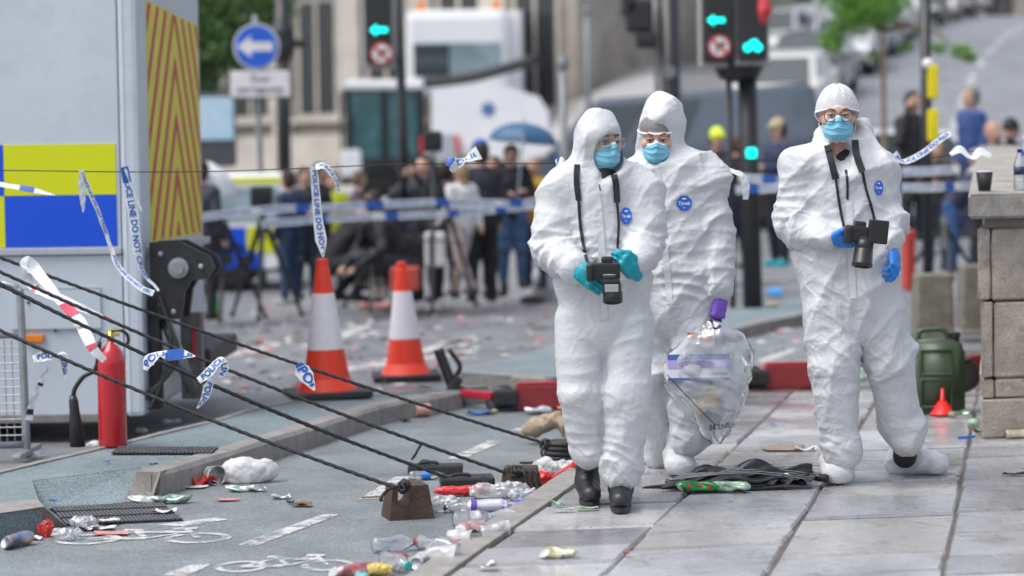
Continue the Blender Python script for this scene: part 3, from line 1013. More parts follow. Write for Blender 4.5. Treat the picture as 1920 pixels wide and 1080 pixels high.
def tri(w):
    f = w - np.floor(w)
    return 1 - np.abs(2 * f - 1)
def crumple(V, Q, amp=1.0, joints=(), seed=0, calm=(), blob=None):
    """fold and crease a cloth surface along its normals: long sharp folds, flat planes between them, rings at the joints"""
    N = vnormals(V, Q)
    a = np.full(len(V), 0.75)
    jm = np.zeros(len(V))
    for c, r, g in joints:
        e = g * np.exp(-(((V - np.array(c)) ** 2).sum(1)) / (r * r))
        a += .6 * e
        jm += e
    cm = np.ones(len(V))
    for c, r in calm:
        cm *= 1 - 0.8 * np.exp(-(((V - np.array(c)) ** 2).sum(1)) / (r * r))
    lo = np.stack([vnoise(V * 3.2 + 3, seed), vnoise(V * 3.2 + 11, seed + 1), vnoise(V * 3.2 + 19, seed + 2)], 1)
    hi = np.stack([vnoise(V * 11 + 3, seed + 3), vnoise(V * 11 + 11, seed + 4), vnoise(V * 11 + 19, seed + 5)], 1)
    W = V + 0.05 * lo + 0.010 * hi
    d = 0.008 * vnoise(V * 4.0, seed + 60)
    # patches of long folds in changing directions: narrow crests, flat cloth between
    for q, (ang, sp, am, pw) in enumerate(((1.15, .19, .015, 2.6), (-1.15, .18, .015, 2.6), (0.6, .19, .013, 2.6), (-0.6, .18, .013, 2.6), (1.5, .21, .015, 2.6), (0.85, .10, .006, 2.6), (-.75, .095, .006, 2.6), (0.15, .11, .005, 2.6))):
        c, s = math.cos(ang), math.sin(ang)
        w = (-W[:, 0] * s + W[:, 2] * c + .5 * W[:, 1]) / sp + .2 * vnoise(V * 5, seed + 70 + q)
        m = np.clip(vnoise(V * np.array([2.4, 2.4, 1.2]) * (1 if q < 5 else 1.4) + 7 * q, seed + 80 + q) * 2.6 - .05, 0, 1)
        d += am * m * (tri(w) ** pw - .2)
    d += 0.009 * (facets(W / 0.27, seed + 40) - 0.35)
    # a net of thin creases, stretched along the cloth, in patches
    nm = np.clip(.38 + 1.2 * vnoise(V * 3.0 + 31, seed + 95) + .5 * jm, .08, 1.1)
    for q, (sz, am, wd) in enumerate(((.17, .0042, .09), (.10, .0030, .12), (.055, .0013, .16))):
        K = W + .02 * hi
        K = np.stack([K[:, 0] * 1.05 + K[:, 2] * .5 * (-1) ** q, K[:, 1], K[:, 2] * .6 - K[:, 0] * .25 * (-1) ** q], 1)
        d += am * nm * np.exp(-facets(K / sz + 3.7 * q, seed + 50 + q) / wd)
    if blob is not None:
        who, tt = blob.nearest(V)
        ln = np.array([np.linalg.norm(p_[1] - p_[0]) for p_ in blob.p])
        along = tt * ln[who]
        rg = tri(along / .075 + 1.3 * lo[:, 0] + 1.2 * vnoise(V * 5, seed + 90)) ** 1.8
        d += .015 * np.clip(jm, 0, 1.1) * (rg - .35)
    return V + N * (1.25 * d * a * cm * amp)[:, None]

def hull_join(vf):
    return vf

class Person:
    def __init__(self, label, Y0, foot):
        self.Y0 = Y0
        self.s = px_m(Y0)
        self.root = thing('person', label, 'person', G(*foot), 'people in white coveralls')
        self.b = Blob()
    def J(self, px, py, d=0.0):
        return P(px, py, self.Y0 + d)
    def cap(self, a, b, ra, rb=None, k=0.03, s=(1, 1, 1), neg=False):
        self.b.cap(self.J(*a), self.J(*b), ra / self.s, None if rb is None else rb / self.s, k, s, 0, neg)
    def finish(self, h, joints, seed, amp=1.0, calm=()):
        V, Q = self.b.mesh(h)
        V = relax(V, Q, 2, .45)
        jj = [(self.J(*c), r, g) for c, r, g in joints]
        cc = [(self.J(*c), r) for c, r in calm]
        V = crumple(V, Q, amp, jj, seed, cc, self.b)
        self.suit = wob('coverall', (V, Q), m_suit, self.root, smooth=True)
        self.bvh = BVHTree.FromPolygons([Vector(v) for v in V.tolist()], Q.tolist())
        self.V, self.Q = V, Q
    def hit(self, px, py, off=0.004):
        d = ray(px, py).normalized()
        loc, nor, i, dist = self.bvh.ray_cast(Vector((0, 0, CAMZ)), d)
        if loc is None:
            return P(px, py, self.Y0 - .1)
        return loc - d * off
    def decal(self, name, polys, cx, cy, mat, parent, off, rot=0.0, sq=1.0):
        """flat print laid on the cloth: polys in pixels about (cx, cy)"""
        c, s = math.cos(rot), math.sin(rot)
        V = [self.hit(cx + (x * c - y * s) * sq, cy + (x * s + y * c), off) for x, y in polys[0]]
        return wob(name, (V, polys[1]), mat, parent)
    def logo(self, cx, cy, rx, ry, rot=0.0):
        n = 8
        V, Fc = [(0, 0)], []
        for k in range(n):
            a = math.pi / 8 + k * math.pi / 4
            V.append((rx * math.cos(a) * 1.05, ry * math.sin(a) * 1.05))
        Fc = [[0, 1 + k, 1 + (k + 1) % n] for k in range(n)]
        lg = self.decal('logo', (V, Fc), cx, cy, m_logo, self.root, 0.006, rot)
        t = text_vf('Tyvek', 1.0, 0.02)
        k = rx * 1.5 / 2.35
        tv = [(v[0] * k, -v[1] * k * (ry / rx) ** .5 + ry * .02) for v in t[0]]
        self.decal('lettering', (tv, t[1]), cx, cy, m_print, lg, 0.0085, rot)
        t = text_vf('500', 1.0)
        k *= .4
        tv = [(v[0] * k, -v[1] * k + ry * .58) for v in t[0]]
        self.decal('lettering', (tv, t[1]), cx, cy, m_print, lg, 0.0085, rot)
        o = [(math.cos(q * .785) * rx * .3, math.sin(q * .785) * ry * .1 - ry * .58) for q in range(8)]
        self.decal('emblem', (o, [list(range(8))]), cx, cy, m_print, lg, 0.0085, rot)
    def flap(self, name, pts, w, mat, off=0.004, wob_=0.0):
        """strip of cloth stitched on along a line of pixels"""
        p = smooth_path([Vector((x, y, 0)) for x, y in pts], 8)
        V, Fc = [], []
        for i, q in enumerate(p):
            t = (p[min(i + 1, len(p) - 1)] - p[max(0, i - 1)]).normalized()
            n = Vector((-t.y, t.x, 0)) * w * .5
            a, b = self.hit(q.x - n.x, q.y - n.y, off), self.hit(q.x + n.x, q.y + n.y, off)
            V += [a, b]
        Fc = [[2 * i, 2 * i + 1, 2 * i + 3, 2 * i + 2] for i in range(len(p) - 1)]
        return wob(name, (V, Fc), mat, self.root, smooth=True)

def make_head(p, px, py, d, yaw, pitch, roll=0.0, hair=None, scale=1.0):
    """head and neck in one skin; returns its frame"""
    f = Matrix.Translation(p.J(px, py, d)) @ Matrix.Rotation(yaw, 4, 'Z') @ Matrix.Rotation(pitch, 4, 'X') @ Matrix.Rotation(roll, 4, 'Y') @ Matrix.Scale(scale, 4)
    b = Blob()
    b.ball((0, .015, .03), .078, s=(.94, 1.2, 1.12))
    b.cap((0, -.03, -.03), (0, -.058, -.09), .058, .030, k=.03, s=(1, .95, 1))
    b.cap((-.05, -.02, -.01), (-.035, -.05, -.07), .02, .018, k=.03).cap((.05, -.02, -.01), (.035, -.05, -.07), .02, .018, k=.03)
    b.cap((-.034, -.074, .026), (.034, -.074, .026), .012, k=.02)
    b.cap((0, -.084, .012), (0, -.108, -.032), .007, .013, k=.012)
    b.ball((-.014, -.096, -.035), .008, k=.008).ball((.014, -.096, -.035), .008, k=.008)
    b.ball((-.05, -.062, -.02), .018, k=.025).ball((.05, -.062, -.02), .018, k=.025)
    for s in (-1, 1):
        b.ball((s * .032, -.096, .006), .0135, k=.012, neg=True)
        b.ball((s * .078, .012, -.005), .03, k=.006, s=(.28, .6, 1))
        b.ball((s * .086, .008, -.002), .012, k=.008, s=(.6, .7, 1.3), neg=True)
    b.cap((-.02, -.088, -.062), (.02, -.088, -.062), .008, k=.01)
    b.cap((-.018, -.084, -.074), (.018, -.084, -.074), .008, k=.01)
    b.cap((0, .03, -.05), (0, .05, -.21), .056, .06, k=.03)
    V, Q = b.mesh(.0052)
    V = relax(V, Q, 2, .4)
    V = [f @ Vector(v) for v in V.tolist()]
    h = wob('head', (V, Q), m_skin, p.root, smooth=True)
    for s in (-1, 1):
        e = wob('eye', tf(sphere(.0112, 14, 10, c=(s * .032, -.0755, .004)), f), m_eye, h, smooth=True)
        wob('iris', tf(sphere(.0055, 10, 6, s=(1, .5, 1), c=(s * .032 + .002 * math.sin(yaw), -.085, .002)), f), m_iris, h, smooth=True)
        lid = [(s * .032 + .0135 * math.cos(t), -.080 - .009 * math.sin(t), .0035 + .0055 * math.sin(t)) for t in np.linspace(0.1, 3.04, 8)]
        wob('upper_lid', tf(tube([(x, y + .001, z + .0045) for x, y, z in lid], .0045, 8), f), m_skin, h, smooth=True)
        wob('eyelid', tf(tube(lid, .0017, 6), f), m_hair, h, smooth=True)
        bw = [(s * (.016 + .034 * t), -.0915 + .014 * t * t, .0285 + .006 * math.sin(t * 2.6)) for t in np.linspace(0, 1, 6)]
        wob('eyebrow', tf(tube(bw, [.002, .0035, .0035, .003, .0025, .001], 6), f), hair or m_hair, h, smooth=True)
    return f, h

def make_mask(p, f, wide=0.0):
    root = p.root
    nu, nv = 25, 29
    V = []
    for j in range(nv):
        v = j / (nv - 1)
        for i in range(nu):
            u = -1 + 2 * i / (nu - 1)
            a = u * 1.12
            nose = math.exp(-(u / .22) ** 2)
            z = (-.010 + .018 * nose - .008 * u * u) * (1 - v) + (-.118 + .035 * u * u) * v
            puff = math.sin(min(1, v * 1.15) * math.pi) ** .6 if 0 < v < .87 else 0
            rx = .071 + .004 * puff + wide
            ry = .084 + .016 * puff * (1 - .5 * u * u) + .018 * nose * (1 - v) * (1 if v < .6 else .4)
            if v > .75:
                ry -= .03 * ((v - .75) / .25) ** 1.5
            pleat = .009 * ((v * 4.0) % 1.0 - .5) if .2 < v < .85 else 0
            x = rx * math.sin(a)
            y = -(ry + pleat) * math.cos(a) * (1 if abs(u) < 1 else 1) - .012
            V.append((x, y, z + .0015 * math.sin(i * 1.3 + j)))
    Fc = [[j * nu + i, j * nu + i + 1, (j + 1) * nu + i + 1, (j + 1) * nu + i] for j in range(nv - 1) for i in range(nu - 1)]
    fm = [1 if (q // (nu - 1)) < 2 or (q // (nu - 1)) >= nv - 2 else 0 for q in range(len(Fc))]
    m = wob('face_mask', tf((V, Fc), f), m_mask, root, smooth=True, mats=[m_mask, m_maskw], fmat=fm)
    for s in (-1, 1):
        for z0, z1 in ((0.0, .012), (-.085, -.03)):
            pts = [(s * .066, -.04, z0), (s * .078, -.018, (z0 + z1) / 2), (s * .084, .008, z1)]
            wob('ear_loop', tf(tube(smooth_path(pts, 4), .0016, 6), f), m_maskw, m)
    return m

def make_glasses(p, f, mat, w=.027, h=.021, r=.0016):
    g = None
    for s in (-1, 1):
        ring = []
        for k in range(20):
            t = 2 * math.pi * k / 20
            cx, cz = math.copysign(abs(math.cos(t)) ** .6, math.cos(t)), math.copysign(abs(math.sin(t)) ** .65, math.sin(t))
            ring.append((s * .033 + w * cx, -.112 + .006 * abs(cx * s > 0) * 0 + .012 * max(0, s * cx), .002 + h * cz))
        vf = tube(ring + [ring[0], ring[1]], r, 6, cap=False)
        if g is None:
            g = wob('glasses', tf(join(tube([(-.008, -.112, .008), (0, -.115, .011), (.008, -.112, .008)], r, 6), ), f), mat, p.root, smooth=True)
        wob('rim', tf(vf, f), mat, g, smooth=True)
        wob('lens', tf(([(x, y + .001, z) for x, y, z in ring], [list(range(20))]), f), m_lens, g)
        wob('temple', tf(tube([(s * .06, -.10, .01), (s * .078, -.05, .009), (s * .083, .01, .004)], r, 6), f), mat, g, smooth=True)
    return g

def make_hand(p, name, mat, wrist, tip, dorsal, curl, mirror=1, thumb=None, size=1.0, cuff=None, spread=0.0, h=.0031):
    """wrist, tip: (px, py, d).  dorsal: world vector out of the back of the hand.  curl: per finger (a, b, c) in radians"""
    w, t = p.J(*wrist), p.J(*tip)
    x = (t - w).normalized()
    z = Vector(dorsal); z = (z - x * z.dot(x)).normalized()
    y = z.cross(x) * mirror
    m = Matrix((x, y, z)).transposed().to_4x4() @ Matrix.Scale(size, 4)
    m.translation = w
    b = Blob()
    b.cap((-.02, 0, 0), (.03, 0, 0), .024, .030, k=.02, s=(1, 1.05, .78))
    for yy in (.026, .009, -.009, -.026):
        b.cap((.02, yy * .8, 0), (.085, yy, .002), .0165, .0125, k=.016)
    for q, (yy, ln) in enumerate(((.028, .074), (.0095, .081), (-.0095, .076), (-.0275, .06))):
        o = np.array((.088 - .006 * abs(q - 1), yy, .002))
        a = 0.0
        rr = .0098 if q < 3 else .0086
        for sgi, (fr, cu) in enumerate(zip((.45, .31, .24), curl[q])):
            a += cu
            e = o + np.array((math.cos(a), spread * (1.5 - q) * .12, -math.sin(a))) * ln * fr
            b.cap(o, e, rr, rr * .93, k=.006)
            o = e
            rr *= .93
    th = thumb or ((.02, .03, -.006), (.05, .056, -.014), (.078, .062, -.026), (.098, .056, -.034))
    for q, (a, c) in enumerate(zip(th, th[1:])):
        b.cap(a, c, (.0165, .0122, .0108)[q], (.0122, .0108, .0095)[q], k=.01)
    V, Q = b.mesh(h)
    V = relax(V, Q, 1, .4)
    N = vnormals(V, Q)
    V = V + N * (0.0016 * (facets(V / .018, 5) - .4))[:, None]
    if mirror < 0:
        Q = Q[:, ::-1]
    V = [m @ Vector(v) for v in V.tolist()]
    return wob(name, (V, Q), mat, p.root, smooth=True)

def make_boot(p, name, mat, toe, yaw, shaft=.17, size=1.0, lift=0.0, soft=False, pitch=0.0, sole=None):
    f = Matrix.Translation(toe) @ Matrix.Rotation(yaw, 4, 'Z') @ Matrix.Rotation(pitch, 4, 'X') @ Matrix.Scale(size, 4)
    b = Blob()
    # toe at the origin, foot runs to +y
    b.cap((0, .055, .045), (0, .12, .05), .043, .042, k=.03, s=(1, 1, .95))
    b.cap((0, .12, .055), (0, .2, .07), .042, .045, k=.03)
    b.cap((0, .235, .04), (0, .2, .08), .037, .042, k=.03)
    b.cap((0, .2, .08), (0, .205, shaft), .046, .052, k=.03)
    if soft:
        b.cap((-.02, .06, .04), (.025, .1, .05), .05, .05, k=.03)
        b.cap((0, .15, .06), (0, .23, .06), .055, .055, k=.04)
    V, Q = b.mesh(.005 if soft else .0045)
    V[:, 2] = np.maximum(V[:, 2], .012 if not soft else .004)
    if soft:
        V = crumple(V, Q, .7, [((0, .15, .08), .1, .8)], 3)
        V[:, 2] = np.maximum(V[:, 2], .003)
    o = wob(name, tf((V.tolist(), Q.tolist()), f), mat, p.root, smooth=True)
    if not soft:
        ring = [(0.044 * math.sin(t) * (1 if math.cos(t) > -.2 else .92), .125 - .13 * math.cos(t)) for t in np.linspace(0, 2 * math.pi, 24, endpoint=False)]
        wob('sole', tf(prism(ring, 0, .02), f), m_black, o)
        for k in range(5):
            zz = .095 + k * .016
            wob('lace', tf(tube([(-.02, .125 + k * .014, zz), (0, .115 + k * .014, zz + .006), (.02, .125 + k * .014, zz)], .003, 6), f), m_blackm, o)
    return o

# ---------------------------------------------------------------- first person, teal gloves
p1 = Person('person in white hooded coverall, teal gloves and black boots, looking aside with camera', 9.1, (1140, 957))
c = p1.cap
fl = (1, .66, 1)
c((1126, 372, 0), (1130, 520, 0), 80, 84, s=fl)
c((1132, 530, 0), (1134, 600, 0), 88, 82, s=fl)
c((1068, 356, 0), (1190, 356, 0), 40, 40, s=(1, .9, 1))
c((1110, 322, .02), (1050, 356, 0), 30, 36); c((1148, 322, .02), (1206, 358, 0), 28, 36)
c((1044, 366, 0), (1041, 462, -.03), 41, 42); c((1041, 466, -.03), (1078, 498, -.19), 42, 28, k=.02)
c((1207, 366, 0), (1206, 455, -.04), 40, 41); c((1206, 458, -.04), (1192, 488, -.2), 41, 28, k=.02)
c((1087, 600, 0), (1090, 735, -.02), 47, 45, k=.012); c((1090, 735, -.02), (1104, 838, .06), 45, 36, k=.02)
c((1105, 838, .06), (1107, 848, .06), 36, 32)
c((1181, 600, 0), (1177, 735, -.08), 46, 43, k=.012); c((1177, 735, -.08), (1168, 872, -.03), 43, 37, k=.02)
c((1168, 872, -.03), (1166, 885, -.03), 39, 36)
c((1120, 260, 0), (1122, 266, 0), 49, 47, s=(.93, 1.12, 1.14))
c((1112, 290, .02), (1108, 330, .02), 42, 50, k=.04)
c((1158, 285, -.03), (1150, 330, -.04), 12, 22, k=.03)
c((1152, 288, -.13), (1143, 292, -.06), 33, 30, s=(1, 1.2, 1.2), k=.008, neg=True)
c((1146, 312, -.16), (1121, 348, -.16), 24, 7, s=(1, 2.2, 1), k=.008, neg=True)
jt = [((1041, 470, -.05), .13, .9), ((1206, 465, -.05), .13, .9), ((1075, 500, -.15), .1, .8), ((1132, 610, -.1), .13, .6), ((1090, 740, -.1), .12, .5), ((1177, 740, -.1), .12, .5), ((1105, 840, 0), .1, .6), ((1168, 880, -.1), .12, .6), ((1030, 380, 0), .1, .3), ((1100, 320, 0), .08, .4)]
p1.finish(.0065, jt, 1, 1.0, [((1174, 405, -.15), .05), ((1120, 230, -.1), .08)])
f1, h1 = make_head(p1, 1125, 266, -.005, R(30), R(4))
make_mask(p1, f1)
make_glasses(p1, f1, m_clearframe, .028, .019, .002)
wob('hair', tf(join(tube(smooth_path([(-.07, -.03, .03), (-.02, -.066, .055), (.04, -.06, .055), (.07, -.03, .03)], 5), [.007] * 16, 8)), f1), m_hair, p1.root, smooth=True)
b = Blob(); b.cap(p1.J(1124, 335, .0), p1.J(1120, 372, -.04), .07, .075, s=(1, .8, 1)).cap(p1.J(1134, 322, -.05), p1.J(1118, 360, -.08), .03, .03)
V, Q = b.mesh(.008)
wob('undershirt', (V, Q), m_blackm, p1.root, smooth=True)
p1.logo(1174, 405, 10.5, 16)
p1.flap('storm_flap', [(1119, 362), (1126, 430), (1131, 520), (1133, 600)], 13, m_suit, .004)
wob('zip_pull', bar(p1.hit(1123, 346, .01), p1.hit(1126, 358, .012), .006, .003), m_iron, p1.root)
c3 = (.5, .7, .5)
make_hand(p1, 'glove', m_teal, (1083, 504, -.23), (1122, 536, -.27), (-.35, -.9, .1), [(.35, .45, .3), (.3, .4, .3), (.25, .35, .25), (.2, .3, .2)], mirror=1, size=1.02,
          thumb=((.02, .03, -.004), (.055, .052, -.006), (.085, .058, -.012), (.108, .054, -.02)))
make_hand(p1, 'glove', m_teal, (1190, 512, -.24), (1166, 488, -.29), (.25, -.9, .1), [(.6, .9, .6), (.65, .95, .6), (.7, .95, .6), (.75, .9, .6)], mirror=-1, size=1.0,
          thumb=((.02, .03, -.004), (.05, .046, .002), (.08, .046, -.004), (.1, .036, -.012)))
make_boot(p1, 'boot', m_boot, G(1111, 951), R(4), .22, 1.02)
make_boot(p1, 'boot', m_boot, G(1163, 962), R(-4), .2, 1.02)

# ---------------------------------------------------------------- second person, purple glove
p2 = Person('person in white hooded coverall and mask, head bowed, carrying a clear bag', 10.05, (1283, 890))
c = p2.cap
c((1262, 345, 0), (1268, 500, 0), 76, 78, s=fl)
c((1268, 510, 0), (1270, 570, 0), 80, 78, s=fl)
c((1205, 325, 0), (1322, 328, 0), 36, 36)
c((1238, 300, .02), (1195, 325, 0), 28, 34); c((1252, 298, .02), (1322, 330, 0), 28, 34)
c((1326, 336, 0), (1340, 440, 0), 37, 36); c((1340, 440, 0), (1350, 535, -.06), 36, 28, k=.02)
c((1350, 540, -.06), (1351, 545, -.06), 29, 25)
c((1192, 336, 0), (1180, 440, 0), 34, 34); c((1180, 440, 0), (1190, 540, -.06), 34, 28, k=.02)
c((1228, 570, .05), (1232, 700, .04), 40, 38, k=.012); c((1232, 700, .04), (1240, 850, .3), 38, 34)
c((1300, 570, 0), (1292, 690, -.03), 44, 42, k=.012); c((1292, 690, -.03), (1290, 815, .02), 42, 33)
c((1290, 815, .02), (1288, 826, .02), 36, 30)
c((1240, 232, .02), (1238, 250, .02), 44, 44, s=(.98, 1.1, 1.06))
c((1238, 208, .02), (1240, 230, .02), 33, 40)
c((1238, 275, .02), (1242, 310, .02), 42, 44, k=.03)
c((1229, 258, -.12), (1229, 278, -.1), 27, 25, s=(.92, 1.5, 1.25), k=.008, neg=True)
c((1230, 300, -.14), (1231, 316, -.13), 14, 6, s=(1, 2, 1), k=.008, neg=True)
jt = [((1340, 440, 0), .13, .9), ((1350, 540, -.05), .1, .6), ((1240, 450, -.1), .12, .5), ((1270, 520, -.1), .15, .6), ((1292, 690, 0), .12, .6), ((1290, 815, 0), .1, .9), ((1315, 345, 0), .1, .5), ((1238, 215, 0), .1, .4)]
p2.finish(.007, jt, 100, 1.0, [((1283, 381, -.12), .05)])
f2, h2 = make_head(p2, 1231, 258, -.02, R(-4), R(12))
make_mask(p2, f2)
sk = [[(.082 * math.cos(t) * math.cos(q) * 1.0, -.094 * math.sin(t) * math.cos(q) + .01, .034 + .092 * math.sin(q)) for t in np.linspace(0, 2 * math.pi, 24, endpoint=False)] for q in np.linspace(0.02, 1.5, 8)]
hr = wob('hair', tf(loft(sk), f2), m_hair, p2.root, smooth=True)
sk2 = [[(x * 1.03, y * 1.03, z + .002) for x, y, z in r_] for r_ in sk]
hn = wob('hairnet', tf(loft(sk2, cap=False), f2), m_netd, p2.root, smooth=True)
wob('elastic_band', tf(tube([(x * 1.05, y * 1.05, z - .004) for x, y, z in sk[0] + sk[0][:2]], .0055, 8, cap=False), f2), m_maskw, hn, smooth=True)
b = Blob(); b.cap(p2.J(1238, 312, .0), p2.J(1238, 345, .0), .06, .07)
V, Q = b.mesh(.01)
wob('undershirt', (V, Q), m_blackm, p2.root, smooth=True)
p2.logo(1283, 381, 14.5, 14.5)
p2.flap('storm_flap', [(1233, 322), (1240, 400), (1250, 500), (1256, 570)], 12, m_suit, .004)
make_hand(p2, 'glove', m_purple, (1351, 558, -.08), (1345, 602, -.1), (.5, -.8, .2), [(1.1, 1.4, .9), (1.15, 1.4, .9), (1.2, 1.4, .9), (1.2, 1.4, .9)], mirror=1, size=1.0,
          thumb=((.02, .03, -.008), (.05, .042, -.02), (.075, .03, -.038), (.085, .01, -.045)))
make_hand(p2, 'glove', m_purple, (1190, 553, -.09), (1192, 600, -.1), (-.5, -.6, .2), [(.4, .5, .4)] * 4, mirror=-1, h=.005)
make_boot(p2, 'overshoe', m_suit, G(1284, 893), R(6), .2, 1.02, soft=True)
make_boot(p2, 'overshoe', m_suit, G(1232, 872), R(-4), .2, 1.0, soft=True)

# ---------------------------------------------------------------- third person, blue gloves, hood down
p3 = Person('person in white coverall with hood down, white hairnet, glasses and blue gloves', 9.72, (1620, 905))
c = p3.cap
c((1580, 330, 0), (1588, 470, 0), 84, 92, s=fl)
c((1590, 480, 0), (1596, 560, 0), 97, 92, s=fl)
c((1520, 312, 0), (1640, 312, 0), 36, 36)
c((1556, 288, .02), (1508, 308, 0), 26, 34); c((1606, 288, .02), (1648, 312, 0), 26, 32)
c((1502, 320, 0), (1490, 418, .02), 36, 38); c((1490, 420, .02), (1545, 446, -.15), 38, 26, k=.02)
c((1652, 322, 0), (1658, 410, .03), 35, 35); c((1658, 410, .0), (1674, 448, -.085), 35, 23, k=.02)
c((1556, 570, 0), (1562, 690, -.02), 52, 46, k=.012); c((1562, 690, -.02), (1577, 838, 0), 46, 33, k=.02)
c((1578, 838, 0), (1578, 850, 0), 37, 33)
c((1642, 570, 0), (1667, 680, .02), 51, 45, k=.012); c((1667, 680, .02), (1694, 800, .1), 45, 36, k=.02)
c((1694, 800, .1), (1698, 816, .1), 39, 34)
c((1695, 645, .0), (1710, 655, .0), 18, 12, k=.03)
c((1548, 252, .08), (1552, 296, .03), 20, 18); c((1618, 232, .06), (1614, 292, .02), 14, 24)
c((1590, 262, .13), (1590, 300, .1), 40, 44)
c((1560, 300, -.06), (1580, 330, -.12), 12, 10); c((1612, 300, -.05), (1598, 330, -.12), 14, 10)
c((1580, 282, -.12), (1588, 326, -.17), 25, 5, s=(1, 2.0, 1), k=.008, neg=True)
jt = [((1490, 420, 0), .13, .9), ((1540, 450, -.1), .1, .7), ((1660, 412, 0), .12, .9), ((1676, 460, -.04), .09, .7), ((1596, 570, -.1), .16, .6), ((1562, 690, 0), .12, .6), ((1668, 680, 0), .12, .6), ((1578, 840, 0), .1, .9), ((1697, 805, .1), .1, .8), ((1505, 330, 0), .1, .4)]
p3.finish(.0065, jt, 200, 1.0, [((1648, 352, -.12), .05)])
f3, h3 = make_head(p3, 1570, 218, -.03, R(-6), R(2), hair=m_hairg)
make_mask(p3, f3)
make_glasses(p3, f3, m_glassframe, .029, .024, .0017)
sk = [[(.083 * math.cos(t) * math.cos(q), -.09 * math.sin(t) * math.cos(q) + .018, .05 + .085 * math.sin(q) - .045 * max(0, -math.sin(t)) * math.cos(q)) for t in np.linspace(0, 2 * math.pi, 28, endpoint=False)] for q in np.linspace(0.05, 1.5, 8)]
wob('hair', tf(loft(sk), f3), m_hairg, p3.root, smooth=True)
sk2 = []
for i, q in enumerate(np.linspace(0.0, 1.54, 14)):
    r_ = []
    for k, t in enumerate(np.linspace(0, 2 * math.pi, 44, endpoint=False)):
        w = 1.12 + .035 * math.sin(k * 2.1 + .5 * i) * math.sin(q * 2)
        bag = .02 * max(0, -math.sin(t))
        r_.append((.088 * math.cos(t) * math.cos(q) ** .7 * w, -(.088 + bag) * math.sin(t) * math.cos(q) ** .7 * w + .02, .046 + (.098 + .008 * math.sin(k * 2.4)) * math.sin(q) - .075 * (max(0, -math.sin(t)) + .35 * abs(math.cos(t))) * math.cos(q)))
    sk2.append(r_)
hn = wob('hairnet', tf(loft(sk2, cap=False), f3), m_net, p3.root, smooth=True)
wob('elastic_band', tf(tube(sk2[0] + sk2[0][:2], .004, 8, cap=False), f3), m_maskw, hn, smooth=True)
b = Blob(); b.cap(p3.J(1584, 300, .0), p3.J(1586, 340, -.01), .06, .07)
V, Q = b.mesh(.01)
wob('undershirt', (V, Q), m_blackm, p3.root, smooth=True)
p3.logo(1648, 352, 8.5, 14)
p3.flap('zip', [(1586, 318), (1589, 345), (1589, 374)], 4.5, m_black, .006)
p3.flap('storm_flap', [(1592, 376), (1594, 440), (1597, 500), (1600, 560)], 13, m_suit, .004)
make_hand(p3, 'glove', m_blueg, (1562, 448, -.19), (1606, 452, -.24), (-.2, -.75, -.6), [(.35, .5, .4), (.35, .5, .4), (.4, .5, .4), (.45, .5, .4)], mirror=1, size=1.0,
          thumb=((.02, .03, .004), (.05, .056, .004), (.078, .066, -.004), (.1, .064, -.012)))
make_hand(p3, 'glove', m_blueg, (1675, 468, -.10), (1680, 520, -.17), (.75, -.6, .15), [(.35, .5, .4), (.45, .6, .45), (.55, .65, .45), (.6, .7, .45)], mirror=1, size=1.0,
          thumb=((.02, .03, -.004), (.048, .048, -.016), (.074, .054, -.03), (.094, .052, -.04)))
make_boot(p3, 'overshoe', m_suit, G(1580, 909), R(2), .19, 1.04, soft=True)
make_boot(p3, 'overshoe', m_suit, G(1781, 887), R(80), .13, 1.04, soft=True, pitch=0)
b = Blob(); b.cap(G(1702, 893) + Vector((-.01, .02, .09)), G(1702, 893) + Vector((0, .02, .2)), .055, .06)
V, Q = b.mesh(.01)
wob('sock', (V, Q), m_blackm, p3.root, smooth=True)

# ================================================================== NEAR OBJECTS
m_body = M('lorry white paint', (0.52, 0.575, 0.635), 0.38, var=0.05, scale=2, coat=0.15, dirt=0.12, bump=.04, bscale=3)
m_bodyd = M('lorry grey trim', (0.40, 0.43, 0.47), 0.4, var=0.05, dirt=0.2)
m_yel = M('fluorescent yellow', (0.62, 0.66, 0.0), 0.4, var=0.03)
m_blu = M('livery blue', (0.0, 0.07, 0.62), 0.4, var=0.03)
m_red = M('stripe red', (0.55, 0.035, 0.05), 0.45, var=0.05)
m_yel2 = M('chevron yellow', (0.66, 0.60, 0.03), 0.45, var=0.1, scale=3, dirt=0.2)
m_grime = M('black grimy steel', (0.022, 0.022, 0.024), 0.5, var=0.4, scale=12, bump=0.3, bscale=40)
m_steel = M('dull galvanised steel', (0.33, 0.35, 0.37), 0.45, metal=0.7, var=0.2, scale=15, bump=0.1)
m_orange = M('amber lamp', (0.75, 0.22, 0.01), 0.25, var=0.05)
m_exred = M('extinguisher red', (0.48, 0.012, 0.02), 0.28, var=0.06, scale=8, coat=0.5)
m_brass = M('brass', (0.6, 0.42, 0.12), 0.3, metal=0.9, var=0.1)
m_rope = M('black rope', (0.02, 0.02, 0.023), 0.7, var=0.4, scale=60, bump=0.3, bscale=120)
m_tapew = M('white barrier tape', (0.68, 0.71, 0.74), 0.35, var=0.03, sub=0.0)
m_tapeb = M('blue tape print', (0.015, 0.10, 0.42), 0.4, var=0.03)
m_taper = M('red tape print', (0.55, 0.05, 0.1), 0.4, var=0.1)
m_rust = M('rusted dark iron', (0.075, 0.045, 0.032), 0.6, metal=0.25, var=0.4, scale=14, bump=0.4, bscale=60)
m_coner = M('cone red', (0.78, 0.045, 0.015), 0.45, var=0.08, scale=6, dirt=0.12)
m_conew = M('reflective sleeve', (0.74, 0.71, 0.76), 0.5, var=0.06, scale=30, dirt=0.12, bump=0.2, bscale=200)
m_olive = M('dark green can plastic', (0.045, 0.075, 0.045), 0.38, var=0.15, scale=8, bump=0.08, bscale=80)
